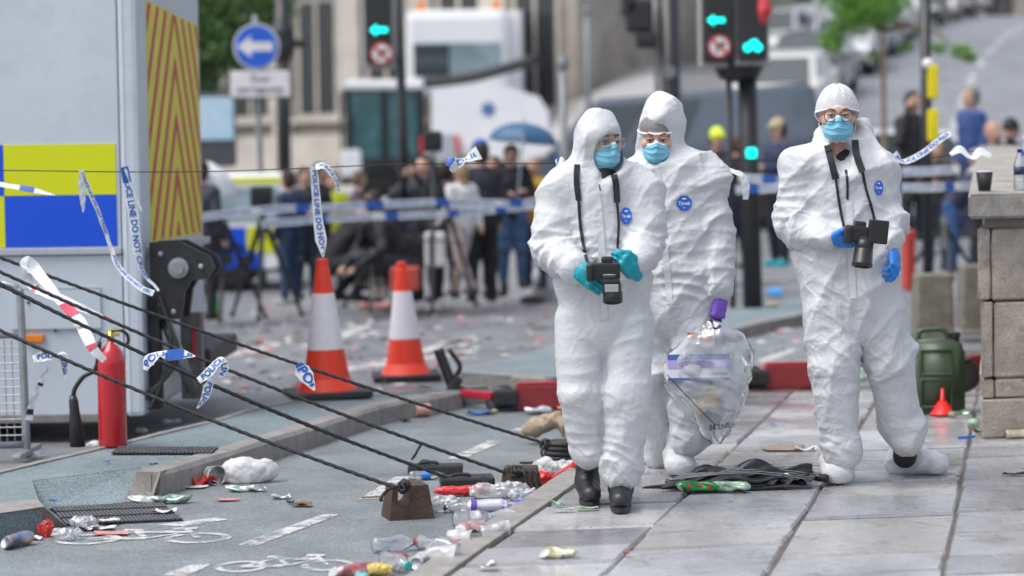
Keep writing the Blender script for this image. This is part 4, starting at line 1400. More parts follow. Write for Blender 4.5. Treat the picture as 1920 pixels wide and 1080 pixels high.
m_redp = M('red plastic', (0.65, 0.02, 0.02), 0.35, var=0.08)
m_maroon = M('scooter maroon', (0.26, 0.03, 0.035), 0.42, var=0.2, scale=8, dirt=0.25)
m_scred = M('scooter red', (0.55, 0.03, 0.05), 0.4, var=0.1, dirt=0.1)
m_alu = M('bare aluminium', (0.62, 0.63, 0.65), 0.25, metal=0.9, var=0.1, scale=30)
m_clear = film('clear bottle plastic', haze=0.16, gloss=0.2, rough=0.08, facet=0.3, fscale=40)
m_bagfilm = film('clear bag film', haze=0.3, gloss=0.2, rough=0.1, facet=0.7, fscale=13)

def clip(poly, a, b, c):
    """keep a*x + b*y <= c"""
    out = []
    for i in range(len(poly)):
        p, q = poly[i], poly[(i + 1) % len(poly)]
        dp, dq = a * p[0] + b * p[1] - c, a * q[0] + b * q[1] - c
        if dp <= 0: out.append(p)
        if (dp < 0 < dq) or (dq < 0 < dp):
            t = dp / (dp - dq)
            out.append((p[0] + (q[0] - p[0]) * t, p[1] + (q[1] - p[1]) * t))
    return out

# ---------------------------------------------------------------- police lorry at the left
LY = 12.1
lx = P(266, 500, LY).x
def lz(py, px=120): return P(px, py, LY).z
def lpx(px): return P(px, 540, LY).x
lorry = thing('police_lorry', 'large white police lorry with blue and yellow checks and chevron rear', 'lorry', (lx - 1.5, LY + 1.2, -.06))
Ltop, Lbot = 3.5, lz(783)
def lbox(name, x0, x1, y0, y1, z0, z1, mat, bev=.006, parent=None):
    return wob(name, at(box(x1 - x0, y1 - y0, z1 - z0, bev), (x0 + x1) / 2, (y0 + y1) / 2, (z0 + z1) / 2), mat, parent or lorry)
lbox('side_panel', lx - 6, lpx(229), LY + .012, LY + 2.4, lz(469), Ltop, m_body, .01)
lbox('corner_post', lpx(230), lx, LY - .004, LY + 2.45, Lbot, Ltop, m_body, .03)
lbox('post_seam', lpx(240), lpx(241.5), LY - .006, LY + .01, Lbot, Ltop, m_bodyd, 0)
lbox('trim_rail', lx - 6, lpx(230), LY - .012, LY + .05, lz(478), lz(465), m_bodyd, .006)
lbox('lower_panel', lx - 6, lpx(229), LY + .012, LY + 2.4, Lbot, lz(479), m_body, .006)
lbox('bottom_rail', lx - 6, lpx(229), LY - .004, LY + .06, Lbot - .03, Lbot + .02, M('sill steel', (.24, .23, .22), .5, var=.3, dirt=.4), .008)
dr = lbox('locker_door', lpx(20), lpx(188), LY - .002, LY + .015, lz(616), lz(541), m_body, .004)
for x, y in ((53, 566), (102, 619)):
    wob('lock', tf(lathe([(.009, 0), (.009, .008), (.006, .01)], 12), Matrix.Translation((lpx(x), LY - .002, lz(y))) @ Matrix.Rotation(R(90), 4, 'X')), m_grime, dr)
for z in (lz(616) - .002, lz(541) + .002):
    lbox('door_seam', lpx(20), lpx(188), LY - .0045, LY + .012, z - .002, z + .002, m_bodyd, 0, dr)
lbox('marker_lamp', lpx(44), lpx(80), LY - .02, LY + .01, lz(641), lz(627), m_orange, .006)
cw = lpx(222) - lpx(12)
for i in range(4):
    x1 = lpx(222) - cw * i
    for j, (z0, z1) in enumerate(((lz(366), lz(270)), (lz(463), lz(366)))):
        lbox('check', x1 - cw + .001, x1 - .001, LY + .007, LY + .02, z0 + .001, z1 - .001, (m_yel, m_blu)[(i + j) % 2], 0)
# rear face
lbox('rear_panel', lx - .03, lx - .004, LY + .04, LY + 2.42, lz(460), Ltop, m_body, .004)
zc0, zc1 = P(330, 446, LY + 1.2).z, P(330, 22, LY + 1.2).z
y0, y1 = LY + .32, LY + 2.36
yc = (y0 + y1) / 2
ch = lbox('chevron_panel', lx - .003, lx + .004, y0, y1, zc0, zc1, m_yel2, 0)
for sgn in (-1, 1):
    rect = [(0, zc0 + .01), ((y1 - y0) / 2 - .01, zc0 + .01), ((y1 - y0) / 2 - .01, zc1 - .01), (0, zc1 - .01)]
    for k in range(-1, 9):
        c0 = zc0 + k * .34
        pl = clip(clip(rect, 1.15, 1, c0 + .11), -1.15, -1, -c0)
        if len(pl) >= 3:
            V = [(lx + .0065, yc + sgn * (p[0] + .004), p[1]) for p in pl]
            wob('stripe', (V, [list(range(len(V)))]), m_red, ch)
lbox('rear_sill', lx - .02, lx + .05, LY + .15, LY + 2.42, lz(462) - .06, lz(462) - .015, m_bodyd, .006)
# tail lift
pp = [(275, 458), (330, 456), (388, 486), (397, 508), (384, 528), (352, 532), (340, 552), (332, 604), (275, 604)]
pl_ = [(lpx(x), lz(y)) for x, y in pp]
for y_, nm in ((LY + .12, 'tail_lift_plate'), (LY + .42, 'tail_lift_plate')):
    wob(nm, prism_y(pl_, y_, y_ + .05), m_grime, lorry)
wob('pivot', tf(lathe([(.0001, .05), (.034, .05), (.036, .04), (.036, .03), (.058, .028), (.06, 0)][::-1], 18), Matrix.Translation((lpx(330), LY + .12, lz(507))) @ Matrix.Rotation(R(90), 4, 'X')), m_steel, lorry)
for x, y in ((296, 480), (296, 575), (318, 590), (372, 505)):
    wob('bolt', tf(lathe([(.016, 0), (.016, .012), (.01, .016)], 6), Matrix.Translation((lpx(x), LY + .12, lz(y))) @ Matrix.Rotation(R(90), 4, 'X')), m_steel, lorry)
wob('lift_cylinder', tube([(lpx(296), LY + .2, lz(600)), (lpx(338), LY + .35, lz(745))], .035, 10), m_steel, lorry, smooth=True)
lbox('lift_leg', lpx(310), lpx(352), LY + .5, LY + .62, lz(768), lz(600), M('worn grey steel', (.14, .135, .13), .5, var=.4, scale=9, dirt=.4), .01)
lbox('reflector_strip', lpx(334), lpx(341), LY + .488, LY + .498, lz(690), lz(625), m_red, 0)
lbox('lift_rail', lx + .01, lx + .07, LY + .12, LY + .24, lz(775), lz(560), m_grime, .01)
for k in range(3):
    pts = [(lx + .08, LY + .1 + k * .04, lz(560 + 20 * k)), (lx + .15 + .02 * k, LY + .05, lz(640 + 10 * k)), (lx + .09, LY + .05, lz(720)), (lx + .02 - .1 * k, LY + .02, lz(772))]
    wob('hydraulic_hose', tube(smooth_path(pts, 8), .012, 8), m_grime, lorry, smooth=True)
lbox('bumper_step', lx + .0, lx + .25, LY + .9, LY + 2.2, .28, .4, m_grime, .02)
for yy in (LY + .5, LY + 1.9):
    for xx in (lx - 1.4, lx - 4.6):
        wob('wheel', tf(lathe([(.2, -.14), (.46, -.14), (.5, -.1), (.5, .1), (.46, .14), (.2, .14)], 24), Matrix.Translation((xx, yy, .44)) @ Matrix.Rotation(R(90), 4, 'X')), m_black, lorry, smooth=True)

# ---------------------------------------------------------------- crowd barrier
bar0 = G(42, 861, -.04)
BY = bar0.y
bz = lambda py: P(20, py, BY).z
bx_ = lambda px: P(px, 700, BY).x
barrier = thing('crowd_barrier', 'galvanised steel crowd barrier with wire mesh at left edge', 'barrier', bar0)
fr = [(bx_(-420), BY - .02, bz(533)), (bx_(-40), BY, bz(533)), (bx_(22), BY, bz(535)), (bx_(38), BY, bz(547)), (bx_(42), BY, bz(575)), (bx_(47), BY, bz(858))]
wob('frame', tube(smooth_path(fr, 6), .021, 12), m_steel, barrier, smooth=True)
wob('mid_rail', tube([(bx_(-420), BY, bz(640)), (bx_(43), BY, bz(629))], .014, 10), m_steel, barrier, smooth=True)
wob('bottom_rail', tube([(bx_(-420), BY, bz(842)), (bx_(47), BY, bz(834))], .019, 10), m_steel, barrier, smooth=True)
for k in range(14):
    x = 37 - 14 * k
    wob('wire', tube([(bx_(x), BY + .002, bz(638)), (bx_(x + 2), BY + .002, bz(836))], .0032, 6), m_steel, barrier)
for k in range(13):
    y = 652 + 15 * k
    wob('wire', tube([(bx_(-420), BY - .004, bz(y + 2)), (bx_(44), BY - .004, bz(y - 1))], .0032, 6), m_steel, barrier)
wob('foot', at(box(.05, .5, .03, .01), bx_(47), BY, .0), m_steel, barrier)

# ---------------------------------------------------------------- fire extinguisher
e0 = G(212, 836, IZ)
es = px_m(e0.y)
ext = thing('fire_extinguisher', 'tall red fire extinguisher with black horn on the island', 'fire extinguisher', e0)
er, eh = 26.5 / es, 168 / es
prof = [(er * .95, 0), (er, .01), (er, eh * .93), (er * .97, eh * .97), (er * .8, eh * 1.06), (er * .5, eh * 1.125), (er * .24, eh * 1.15), (er * .24, eh * 1.19)]
ob('cylinder', lathe(prof, 32), m_exred, ext, smooth=True)
ob('valve', at(lathe([(.016, 0), (.02, .005), (.02, .02), (.014, .025), (.014, .05)], 12), 0, 0, eh * 1.18), m_brass, ext, smooth=True)
ob('valve_arm', bar((-.05, 0, eh * 1.25), (.045, 0, eh * 1.25), .016, .016, .003), m_brass, ext)
ob('handle', tube(smooth_path([(.0, 0, eh * 1.29), (.05, 0, eh * 1.3), (.085, 0, eh * 1.25), (.09, 0, eh * 1.17), (.075, 0, eh * 1.12)], 5), .009, 8), m_black, ext, smooth=True)
ob('lever', bar((-.01, 0, eh * 1.30), (.06, 0, eh * 1.315), .018, .005), M('yellow tag', (.7, .6, .05), .5), ext)
ob('carry_ring', tube(smooth_path([(-.045, 0, eh * 1.24), (-.06, 0, eh * 1.17), (-.066, 0, eh * 1.08)], 5), .006, 8), m_steel, ext, smooth=True)
hx = lambda px, py: P(px, py, e0.y - .02) - e0
ob('hose', tube(smooth_path([hx(188, 640) + Vector((0, -.02, 0)), hx(180, 690), hx(157, 706), hx(141, 728), hx(137, 745)], 6), .012, 10), m_black, ext, smooth=True)
hb, ht = hx(146, 842), hx(137, 742)
hb.z = max(hb.z, .002)
rings = []
for t, r_ in ((0, .017), (.1, .024), (.3, .026), (.5, .032), (1, .041)):
    c_ = ht.lerp(hb, t)
    rings.append([c_ + Vector((r_ * math.cos(a), r_ * math.sin(a), 0)) for a in np.linspace(0, 2 * math.pi, 16, endpoint=False)])
ob('horn', loft(rings), m_black, ext, smooth=True)

# ---------------------------------------------------------------- ropes
def rope_vf(pts, r=.0076, lobes=3, pitch=.05, n=None):
    P_ = [Vector(p) for p in pts]
    V, Fc = [], []
    seg = 12
    up = None
    dist = 0
    for i, p in enumerate(P_):
        d = (P_[min(i + 1, len(P_) - 1)] - P_[max(0, i - 1)]).normalized()
        if i: dist += (p - P_[i - 1]).length
        if up is None: up = d.orthogonal().normalized()
        up = (up - d * up.dot(d)).normalized()
        s = d.cross(up)
        for k in range(seg):
            a = 2 * math.pi * k / seg
            rr = r * (1 + .22 * math.cos(lobes * (a - 2 * math.pi * dist / pitch / lobes)))
            V.append(p + (up * math.cos(a) + s * math.sin(a)) * rr)
    for i in range(len(P_) - 1):
        for k in range(seg):
            k2 = (k + 1) % seg
            Fc.append([i * seg + k, i * seg + k2, (i + 1) * seg + k2, (i + 1) * seg + k])
    return V, Fc
def sag(a, b, s, n=420):
    a, b = Vector(a), Vector(b)
    return [a.lerp(b, i / n) + Vector((0, 0, -4 * s * (i / n) * (1 - i / n))) for i in range(n + 1)]
def knot_vf(c, r, seed, n=3):
    rr = random.Random(seed)
    out = []
    for q in range(n):
        ax = Vector((rr.uniform(-1, 1), rr.uniform(-1, 1), rr.uniform(-.4, .4))).normalized()
        u = ax.orthogonal().normalized(); v = ax.cross(u)
        pts = [c + u * math.cos(t) * r * rr.uniform(.85, 1.15) + v * math.sin(t) * r * .8 + ax * rr.uniform(-.3, .3) * r for t in np.linspace(0, 6.6, 26)]
        out.append(tube(smooth_path(pts, 2), .0085, 7))
    return join(*out)
b1 = G(766, 975, LZ); b2 = G(985, 922, LZ); w1 = G(818, 888, LZ); w3 = G(1050, 866, LZ)
ends = [((-60, 460, 10.6), P(1018, 830, w3.y - .05), .03, 'highest of the four black ropes, running down to the stacked round weights', 480),
        ((-60, 482, 10.0), P(945, 885, b2.y), .04, 'second black rope from the top, ending at the farther rusty block', 560),
        ((-60, 500, 9.8), P(792, 878, w1.y), .05, 'doubled black rope third from the top, ending at the flat black weights', 560),
        ((-60, 592, 9.4), P(742, 914, b1.y - .05), .03, 'lowest black rope, tied to the nearest rusty iron block', 560)]
for i, (a, b_, s_, lab, n) in enumerate(ends):
    t = thing('rope', lab, 'rope', Vector(b_), 'black guy ropes')
    p = sag(P(*a), b_, s_, n)
    wob('rope_line', rope_vf(p), m_rope, t, smooth=True)
    if i == 2:
        p = sag(P(-60, 503, 9.82), P(880, 910, G(880, 915, LZ).y), .05, n)
        wob('rope_line', rope_vf(p), m_rope, t, smooth=True)
        wob('knot', knot_vf(P(795, 875, w1.y), .03, 3), m_rope, t, smooth=True)
        wob('knot', knot_vf(P(905, 905, G(880, 915, LZ).y), .03, 4), m_rope, t, smooth=True)
        wob('loose_end', rope_vf(smooth_path([P(772, 862, w1.y), P(780, 850, w1.y), P(792, 828, w1.y)], 12), .006), m_rope, t, smooth=True)
    elif i == 3:
        wob('knot', knot_vf(P(757, 912, b1.y - .02), .026, 5), m_rope, t, smooth=True)
        wob('loose_end', rope_vf(smooth_path([P(748, 912, b1.y - .06), P(728, 918, b1.y - .12), P(714, 935, b1.y - .13), P(716, 940, b1.y - .13)], 10), .007), m_rope, t, smooth=True)
    elif i == 1:
        wob('knot', knot_vf(P(968, 884, b2.y), .026, 6), m_rope, t, smooth=True)
        for q in range(3):
            x = 984 + q * 11
            wob('lashing', rope_vf(smooth_path([P(x - 20, 884, b2.y - .03), P(x - 2, 884, b2.y - .12), P(x + 4, 903, b2.y - .13), P(x + 8, 921, b2.y - .12)], 8), .0075), m_rope, t, smooth=True)
    else:
        wob('knot', knot_vf(P(1022, 833, w3.y - .06), .024, 7), m_rope, t, smooth=True)
        wob('loose_end', rope_vf(smooth_path([P(1020, 835, w3.y - .1), P(1015, 850, w3.y - .12), P(1022, 866, w3.y - .12), P(975, 868, w3.y - .15)], 10), .006), m_rope, t, smooth=True)
cord = smooth_path([P(-40, 319, 10.9), P(370, 322, 10.9), P(760, 308, 10.9), P(1060, 306, 10.9), P(1400, 300, 11.1), P(1680, 302, 11.4), P(1850, 280, 11.8)], 14)
solo('cord', tube(cord, .0028, 6), m_rope, 'thin dark cord strung level across the whole street', 'cord', smooth=True)

# ---------------------------------------------------------------- iron blocks and weights
def block(base, rz, label, sx=.2, sy=.17, hz=.145, dep=.05):
    r = thing('iron_block', label, 'weight', base, 'rusty iron rope blocks', rz=rz)
    w = sx / 2
    n = [(-w, 0), (w, 0), (w, hz)]
    cx, rad = -.035, .034
    n += [(cx + rad, hz)] + [(cx + rad * math.cos(t), hz - dep - rad * math.sin(t)) for t in np.linspace(0, math.pi, 9)] + [(cx - rad, hz), (-w, hz)]
    k = len(n)
    V = [(x * (1 - .22 * z / hz), -sy / 2 * (1 - .22 * z / hz), z) for x, z in n] + [(x * (1 - .22 * z / hz), sy / 2 * (1 - .22 * z / hz), z) for x, z in n]
    Fc = [list(range(k)), list(range(k, 2 * k))[::-1]] + [[i, k + i, k + (i + 1) % k, (i + 1) % k] for i in range(k)]
    bm = bmesh.new()
    vv = [bm.verts.new(v) for v in V]
    for f in Fc: bm.faces.new([vv[i] for i in f])
    bmesh.ops.recalc_face_normals(bm, faces=bm.faces)
    bmesh.ops.triangulate(bm, faces=[f for f in bm.faces if len(f.verts) > 4])
    bm.verts.index_update()
    ob('body', ([v.co.copy() for v in bm.verts], [[v.index for v in f.verts] for f in bm.faces]), m_rust, r)
    bm.free()
    return r
block(G(763, 974, LZ) + Vector((0, .07, 0)), R(16), 'rusty brown iron block with U-shaped notch nearest the camera')
block(G(977, 922, LZ) + Vector((0, .06, 0)), R(-6), 'rusty iron block lashed with rope beside the gutter litter', .19, .16, .11, .004)
def flatweight(px0, px1, ytop, ybot, label, dep, rz=0.0):
    c_ = G((px0 + px1) / 2, ybot, LZ)
    w, h_ = (px1 - px0) / px_m(c_.y), (ybot - ytop) / px_m(c_.y)
    r = thing('flat_weight', label, 'weight', c_ + Vector((0, dep / 2, 0)), 'flat black weights', rz=rz)
    ob('body', at(box(w, dep, h_ * .8, .012), 0, 0, h_ * .42), m_grime, r)
    ob('handle', tube(smooth_path([(-w * .3, -dep * .2, h_ * .8), (-w * .25, -dep * .2, h_), (w * .0, -dep * .2, h_), (w * .05, -dep * .2, h_ * .8)], 4), .008, 8), m_grime, r)
flatweight(764, 868, 868, 892, 'flat black slab weight where the doubled rope is tied', .1)
flatweight(824, 926, 892, 917, 'flat black slab weight just behind the near iron block', .16, .1)
st = thing('disc_weight_stack', 'stack of black ribbed round weights under the sandbag', 'weight', G(1050, 866, LZ) + Vector((0, .09, 0)))
for k in range(4):
    ob('disc', at(lathe([(.05, 0), (.085, .002), (.088, .008), (.088, .018), (.083, .024), (.05, .024)], 24), .004 * k, 0, .025 * k), m_grime, st, smooth=True)
b = Blob()
g = G(1030, 838, LZ) + Vector((0, .12, .12))
b.cap(g + Vector((-.07, 0, -.02)), g + Vector((.03, .02, .0)), .045, .06, k=.03, s=(1, 1.3, .75)).cap(g + Vector((.03, 0, .01)), g + Vector((.12, -.01, -.01)), .055, .05, k=.03).cap(g + Vector((.1, -.02, .0)), g + Vector((.12, -.05, -.09)), .038, .03).cap(g + Vector((-.07, .01, -.02)), g + Vector((-.13, 0, -.045)), .03, .012)
V, Q = b.mesh(.01)
V = crumple(V, Q, 2.2, [], 9)
sb = thing('sandbag', 'dirty beige sandbag slumped over the round black weights', 'sandbag', g + Vector((0, 0, -.1)))
wob('sack', (V, Q), M('dirty canvas', (.33, .27, .19), .85, var=.3, scale=12, bump=.3, bscale=200, dirt=.4), sb, smooth=True)
wob('orange_label', bar(g + Vector((.05, -.03, .085)), g + Vector((.13, -.03, .075)), .04, .012, .004), M('orange print', (.8, .3, .03), .5), sb)

# ---------------------------------------------------------------- traffic cones
def traffic_cone(base, hgt, label, tilt=0.0, rz=0.0):
    r = thing('traffic_cone', label, 'traffic cone', base, 'red and white traffic cones', rot=(Matrix.Rotation(rz, 3, 'Z') @ Matrix.Rotation(tilt, 3, 'Y')))
    k = hgt / .75
    ob('base', at(box(.43 * k, .43 * k, .035 * k, .008), 0, 0, .0185 * k), m_grime, r)
    rad = lambda z: (.135 - .105 * z / .75) * k
    ob('lower_body', lathe([(.165 * k, .035 * k), (.155 * k, .05 * k), (rad(.09) * 1.03, .1 * k), (rad(.26), .26 * k)], 48), m_coner, r)
    ob('sleeve', lathe([(rad(.26) + .003, .258 * k), (rad(.56) + .003, .56 * k), (rad(.56), .561 * k)], 48), m_conew, r)
    ob('top', lathe([(rad(.555), .555 * k), (rad(.7), .7 * k), (rad(.7) * .93, .703 * k), (rad(.7) * .86, .745 * k), (rad(.72) * .5, .75 * k), (.0001, .75 * k)], 48), m_coner, r)
c1 = G(610, 747, IZ)
traffic_cone(c1 + Vector((0, .15, 0)), 262 / px_m(c1.y), 'nearer red and white traffic cone standing on the raised island', R(-1.2), .25)
c2 = G(760, 713, -.05)
traffic_cone(c2 + Vector((0, .15, 0)), 222 / px_m(c2.y), 'farther red and white traffic cone standing on the road', R(-1.5), .1)

# ---------------------------------------------------------------- jerry can and funnel
j0 = G(1767, 776) + Vector((0, .1, 0))
js = px_m(j0.y)
jw, jh = 92 / js, 157 / js
jc = thing('jerry_can', 'dark green plastic jerry can beside the stone wall', 'jerry can', j0, rz=R(-4))
bm = bmesh.new()
prof = [(-jw / 2, 0), (jw / 2, 0), (jw / 2, jh * .78), (jw / 2 - .04, jh * .88), (-jw / 2, jh * .88)]
V, Fc = prism_y(prof, -.085, .085)
vv = [bm.verts.new(v) for v in V]
for f in Fc: bm.faces.new([vv[i] for i in f])
bmesh.ops.bevel(bm, geom=list(bm.edges), offset=.022, segments=3, affect='EDGES')
bm.verts.index_update()
ob('body', ([v.co.copy() for v in bm.verts], [[v.index for v in f.verts] for f in bm.faces]), m_olive, jc, smooth=True); bm.free()
for z0, z1 in ((.08, .41), (.47, .76)):
    for x0, x1 in ((-.4, .22),):
        z0_, z1_ = jh * z0, jh * z1
        a0, a1 = jw * x0, jw * x1
        ob('embossed_rib', tube([(a0, -.086, z0_), (a1, -.086, z0_), (a1, -.086, z1_), (a0, -.086, z1_), (a0, -.086, z0_), (a1, -.086, z0_)], .008, 8, cap=False), m_olive, jc, smooth=True)
ob('handle', tube(smooth_path([(-jw * .42, 0, jh * .88), (-jw * .38, 0, jh * .97), (-jw * .2, 0, jh * .99), (jw * .1, 0, jh * .985), (jw * .2, 0, jh * .87)], 6), .016, 10), m_olive, jc, smooth=True)
ob('spout_cap', at(lathe([(.025, 0), (.025, .02), (.032, .024), (.032, .05), (.02, .055)], 10), jw * .33, 0, jh * .85), m_black, jc)
f0 = G(1766, 777) + Vector((0, -.02, 0))
fu = thing('funnel', 'red plastic funnel upended in front of the jerry can', 'funnel', f0)
ob('cone', lathe([(.072, 0), (.072, .012), (.066, .016), (.02, .085)], 24), m_redp, fu, smooth=True)
ob('spout', lathe([(.02, .085), (.013, .09), (.009, .155)], 16), m_redp, fu, smooth=True)
ob('tab', at(box(.03, .02, .006, .002), .08, 0, .01), m_redp, fu)

# ---------------------------------------------------------------- on the coping
def bottle(name, label, base, r, h, mat, capm, band=None, group=None, rot=None):
    t = thing(name, label, 'bottle', base, group, rot=rot)
    ob('body', lathe([(r * .8, 0), (r, .008), (r, h * .28), (r * .93, h * .32), (r, h * .36), (r, h * .62), (r * .75, h * .75), (r * .42, h * .86), (r * .38, h * .93)], 20), mat, t, smooth=True)
    ob('cap', at(lathe([(r * .46, 0), (r * .46, h * .07), (r * .4, h * .08)], 14), 0, 0, h * .92), capm, t)
    if band:
        ob('label_band', lathe([(r * 1.01, h * .38), (r * 1.01, h * .58)], 20), band, t, smooth=True)
        t.children[-1]
    return t
cpt = P(1846, 361, wA.y + .25)
cpt.z = 1.2955 + .36 * .3 / 9
cu = thing('paper_cup', 'black paper coffee cup standing on the wall coping', 'cup', cpt)
ob('cup_wall', lathe([(.032, .002), (.045, .105), (.043, .105), (.031, .006)], 24), M('black paper', (.02, .02, .022), .6), cu, smooth=True)
ob('rim', lathe([(.045, .103), (.047, .106), (.0455, .109), (.043, .107)], 24), m_print, cu, smooth=True)
bpt = P(1912, 361, wA.y + .35); bpt.z = cpt.z
bottle('plastic_bottle', 'clear plastic bottle with dark label on the coping beside the cup', bpt, .032, .225, m_clear, m_black, M('navy label', (.02, .03, .09), .5))
bpt = P(1922, 262, wA.y + 3.4); bpt.z = 1.2955 + .36 * 3.4 / 9 + .003
bottle('plastic_bottle', 'clear water bottle with blue label farther along the coping', bpt, .032, .22, m_clear, M('white cap', (.7, .7, .72), .5), m_blu)

# ---------------------------------------------------------------- cameras
def strap(p, cam_t, name, pts, off=.01):
    for seg, w in pts:
        q = smooth_path([Vector((x, y, 0)) for x, y in seg], 8)
        V, Fc = [], []
        for i, c_ in enumerate(q):
            t = (q[min(i + 1, len(q) - 1)] - q[max(0, i - 1)]).normalized()
            n = Vector((-t.y, t.x, 0)) * w * .5
            base = p.hit(c_.x, c_.y, off)
            for sg in (-1, 1):
                v = P(c_.x + n.x * sg, c_.y + n.y * sg, base.y)
                V += [v, v + Vector((0, -.003, 0))]
        for i in range(len(q) - 1):
            a = 4 * i; b_ = 4 * (i + 1)
            Fc += [[a + 1, a + 3, b_ + 3, b_ + 1], [a, b_, b_ + 2, a + 2], [a, a + 1, b_ + 1, b_], [a + 2, b_ + 2, b_ + 3, a + 3]]
        wob(name, (V, Fc), m_blackm, cam_t, smooth=False)
o_ = p1.J(1132, 508, -.30)
cm = thing('camera', 'black camera with flash held in teal gloves', 'camera', o_, 'black cameras')
ob('body', box(.135, .06, .07, .012, seg=3), m_black, cm)
ob('grip', at(box(.03, .075, .075, .014, seg=3), -.058, -.012, -.006), m_black, cm)
ob('viewfinder', at(box(.05, .055, .03, .01), .015, 0, .045), m_black, cm)
ob('dial', at(lathe([(.014, 0), (.014, .01), (.012, .012)], 14), -.045, 0, .035), m_steel, cm)
fl_ = ob('flash', tf(box(.072, .05, .066, .008), Matrix.Translation((.028, -.05, -.062)) @ Matrix.Rotation(R(14), 4, 'X')), m_black, cm)
wob('flash_window', tf(box(.056, .006, .032, .003), WM[cm.name] @ Matrix.Translation((.028, -.079, -.068)) @ Matrix.Rotation(R(14), 4, 'X')), M('flash lens', (.45, .46, .46), .15, var=.2, scale=200), fl_)
wob('flash_panel', tf(box(.05, .006, .014, .002), WM[cm.name] @ Matrix.Translation((.02, -.055, -.018)) @ Matrix.Rotation(R(30), 4, 'X')), m_steel, fl_)
ln = ob('lens', tf(lathe([(.035, 0), (.037, .01), (.037, .035), (.041, .04), (.041, .08), (.036, .083), (.033, .07), (.0001, .068)], 24), Matrix.Translation((.034, -.02, -.05)) @ Matrix.Rotation(R(162), 4, 'X')), m_black, cm, smooth=True)
strap(p1, cm, 'strap', [([(1082, 308), (1081, 340), (1085, 376)], 11), ([(1085, 374), (1088, 420), (1094, 460), (1102, 494)], 6), ([(1149, 322), (1155, 345), (1157, 380)], 12), ([(1157, 378), (1160, 420), (1158, 470), (1161, 492)], 5)])
o_ = p3.J(1612, 440, -.27)
cm = thing('camera', 'black camera pointing down, held in a blue glove', 'camera', o_, 'black cameras')
ob('body', tf(box(.125, .07, .075, .012, seg=3), Matrix.Rotation(R(8), 4, 'Y')), m_black, cm)
ob('viewfinder', tf(box(.05, .06, .03, .008), Matrix.Translation((.0, 0, .045)) @ Matrix.Rotation(R(8), 4, 'Y')), m_black, cm)
ob('flash', tf(box(.085, .05, .105, .007), Matrix.Translation((.075, -.035, .012)) @ Matrix.Rotation(R(6), 4, 'Y')), m_black, cm)
ob('grip', tf(box(.035, .08, .08, .014), Matrix.Translation((-.055, -.01, .0))), m_black, cm)
ln = ob('lens', tf(lathe([(.036, 0), (.038, .015), (.04, .016), (.04, .05), (.038, .052), (.041, .056), (.044, .115), (.046, .118), (.046, .128), (.038, .13), (.034, .118), (.0001, .116)], 24), Matrix.Translation((.02, -.02, -.015)) @ Matrix.Rotation(R(9), 4, 'Y') @ Matrix.Rotation(R(166), 4, 'X')), m_black, cm, smooth=True)
strap(p3, cm, 'strap', [([(1551, 272), (1558, 300), (1567, 336)], 13), ([(1567, 334), (1572, 370), (1577, 400), (1583, 428)], 5), ([(1603, 262), (1606, 290), (1617, 322)], 13), ([(1617, 320), (1624, 355), (1633, 385), (1640, 414)], 5)])

# ---------------------------------------------------------------- evidence bag and what is inside it
eb = thing('evidence_bag', 'clear plastic evidence bag full of items hanging from a purple glove', 'plastic bag', P(1340, 832, 9.98))
rings = []
prof = [(y, (a_ + b_) / 2, (b_ - a_) / 2) for y, a_, b_ in ((597, 1326, 1348), (606, 1312, 1362), (616, 1296, 1378), (632, 1272, 1396), (652, 1256, 1408), (680, 1246, 1411), (705, 1243, 1409), (724, 1248, 1405), (748, 1262, 1398), (782, 1288, 1384), (812, 1314, 1367), (832, 1332, 1353))]
for y, x, w in [(np.interp(q, range(len(prof)), [p_[0] for p_ in prof]), np.interp(q, range(len(prof)), [p_[1] for p_ in prof]), np.interp(q, range(len(prof)), [p_[2] for p_ in prof])) for q in np.linspace(0, len(prof) - 1, 44)]:
    c_ = P(x, y, 9.98)
    r_ = w / px_m(9.98)
    rings.append([c_ + Vector((r_ * math.cos(a), min(r_, .14) * .62 * math.sin(a), 0)) for a in np.linspace(0, 2 * math.pi, 64, endpoint=False)])
V, Fc = loft(rings, cap=False)
V = np.array([tuple(v) for v in V])
cen = np.array([1, 0, 0])
N = vnormals(V, np.array(Fc))
tap = sstep(0, 1, (V[:, 2] - V[:, 2].min()) / .06)
V = V + N * ((.02 * (facets(V / .12, 3) - .4) + .010 * (facets(V / .05, 7) - .4) + .012 * tri(V[:, 0] * 11 + V[:, 2] * 5 + 3 * vnoise(V * 6, 2)) ** 2) * tap)[:, None]
wob('film', (V, Fc), m_bagfilm, eb, smooth=True)
wob('seal_line', tube([P(x, y, 9.83) for x, y in ((1251, 703), (1290, 745), (1326, 782), (1340, 795), (1338, 815), (1346, 828))], .0022, 6), m_black, eb)
tv = text_vf('SCENE', .034, .01)
wob('lettering', tf(tv, frame(P(1350, 800, 9.90), (.98, 0, .12), (0, 0, 1))), m_black, eb)
bx0 = P(1308, 690, 9.97)
gb = thing('glove_box', 'blue, white and purple glove box inside the clear bag', 'box', bx0)
ob('carton', tf(box(.29, .11, .125, .003), Matrix.Rotation(R(-8), 4, 'X')), M('box white', (.66, .67, .72), .5, var=.03), gb)
def gface(x0, x1, z0, z1, mat, name, off=.0015):
    m_ = Matrix.Rotation(R(-8), 4, 'X')
    ob(name, ([m_ @ Vector((x, -.055 - off, z)) for x, z in ((x0, z0), (x1, z0), (x1, z1), (x0, z1))], [[0, 1, 2, 3]]), mat, gb)
gface(-.145, .145, .035, .062, M('box blue', (.07, .13, .38), .5), 'blue_band')
gface(-.145, .145, -.005, .035, M('box lilac', (.42, .36, .68), .5), 'lilac_band')
gface(-.145, .145, -.062, -.048, MATS['box blue'], 'blue_band')
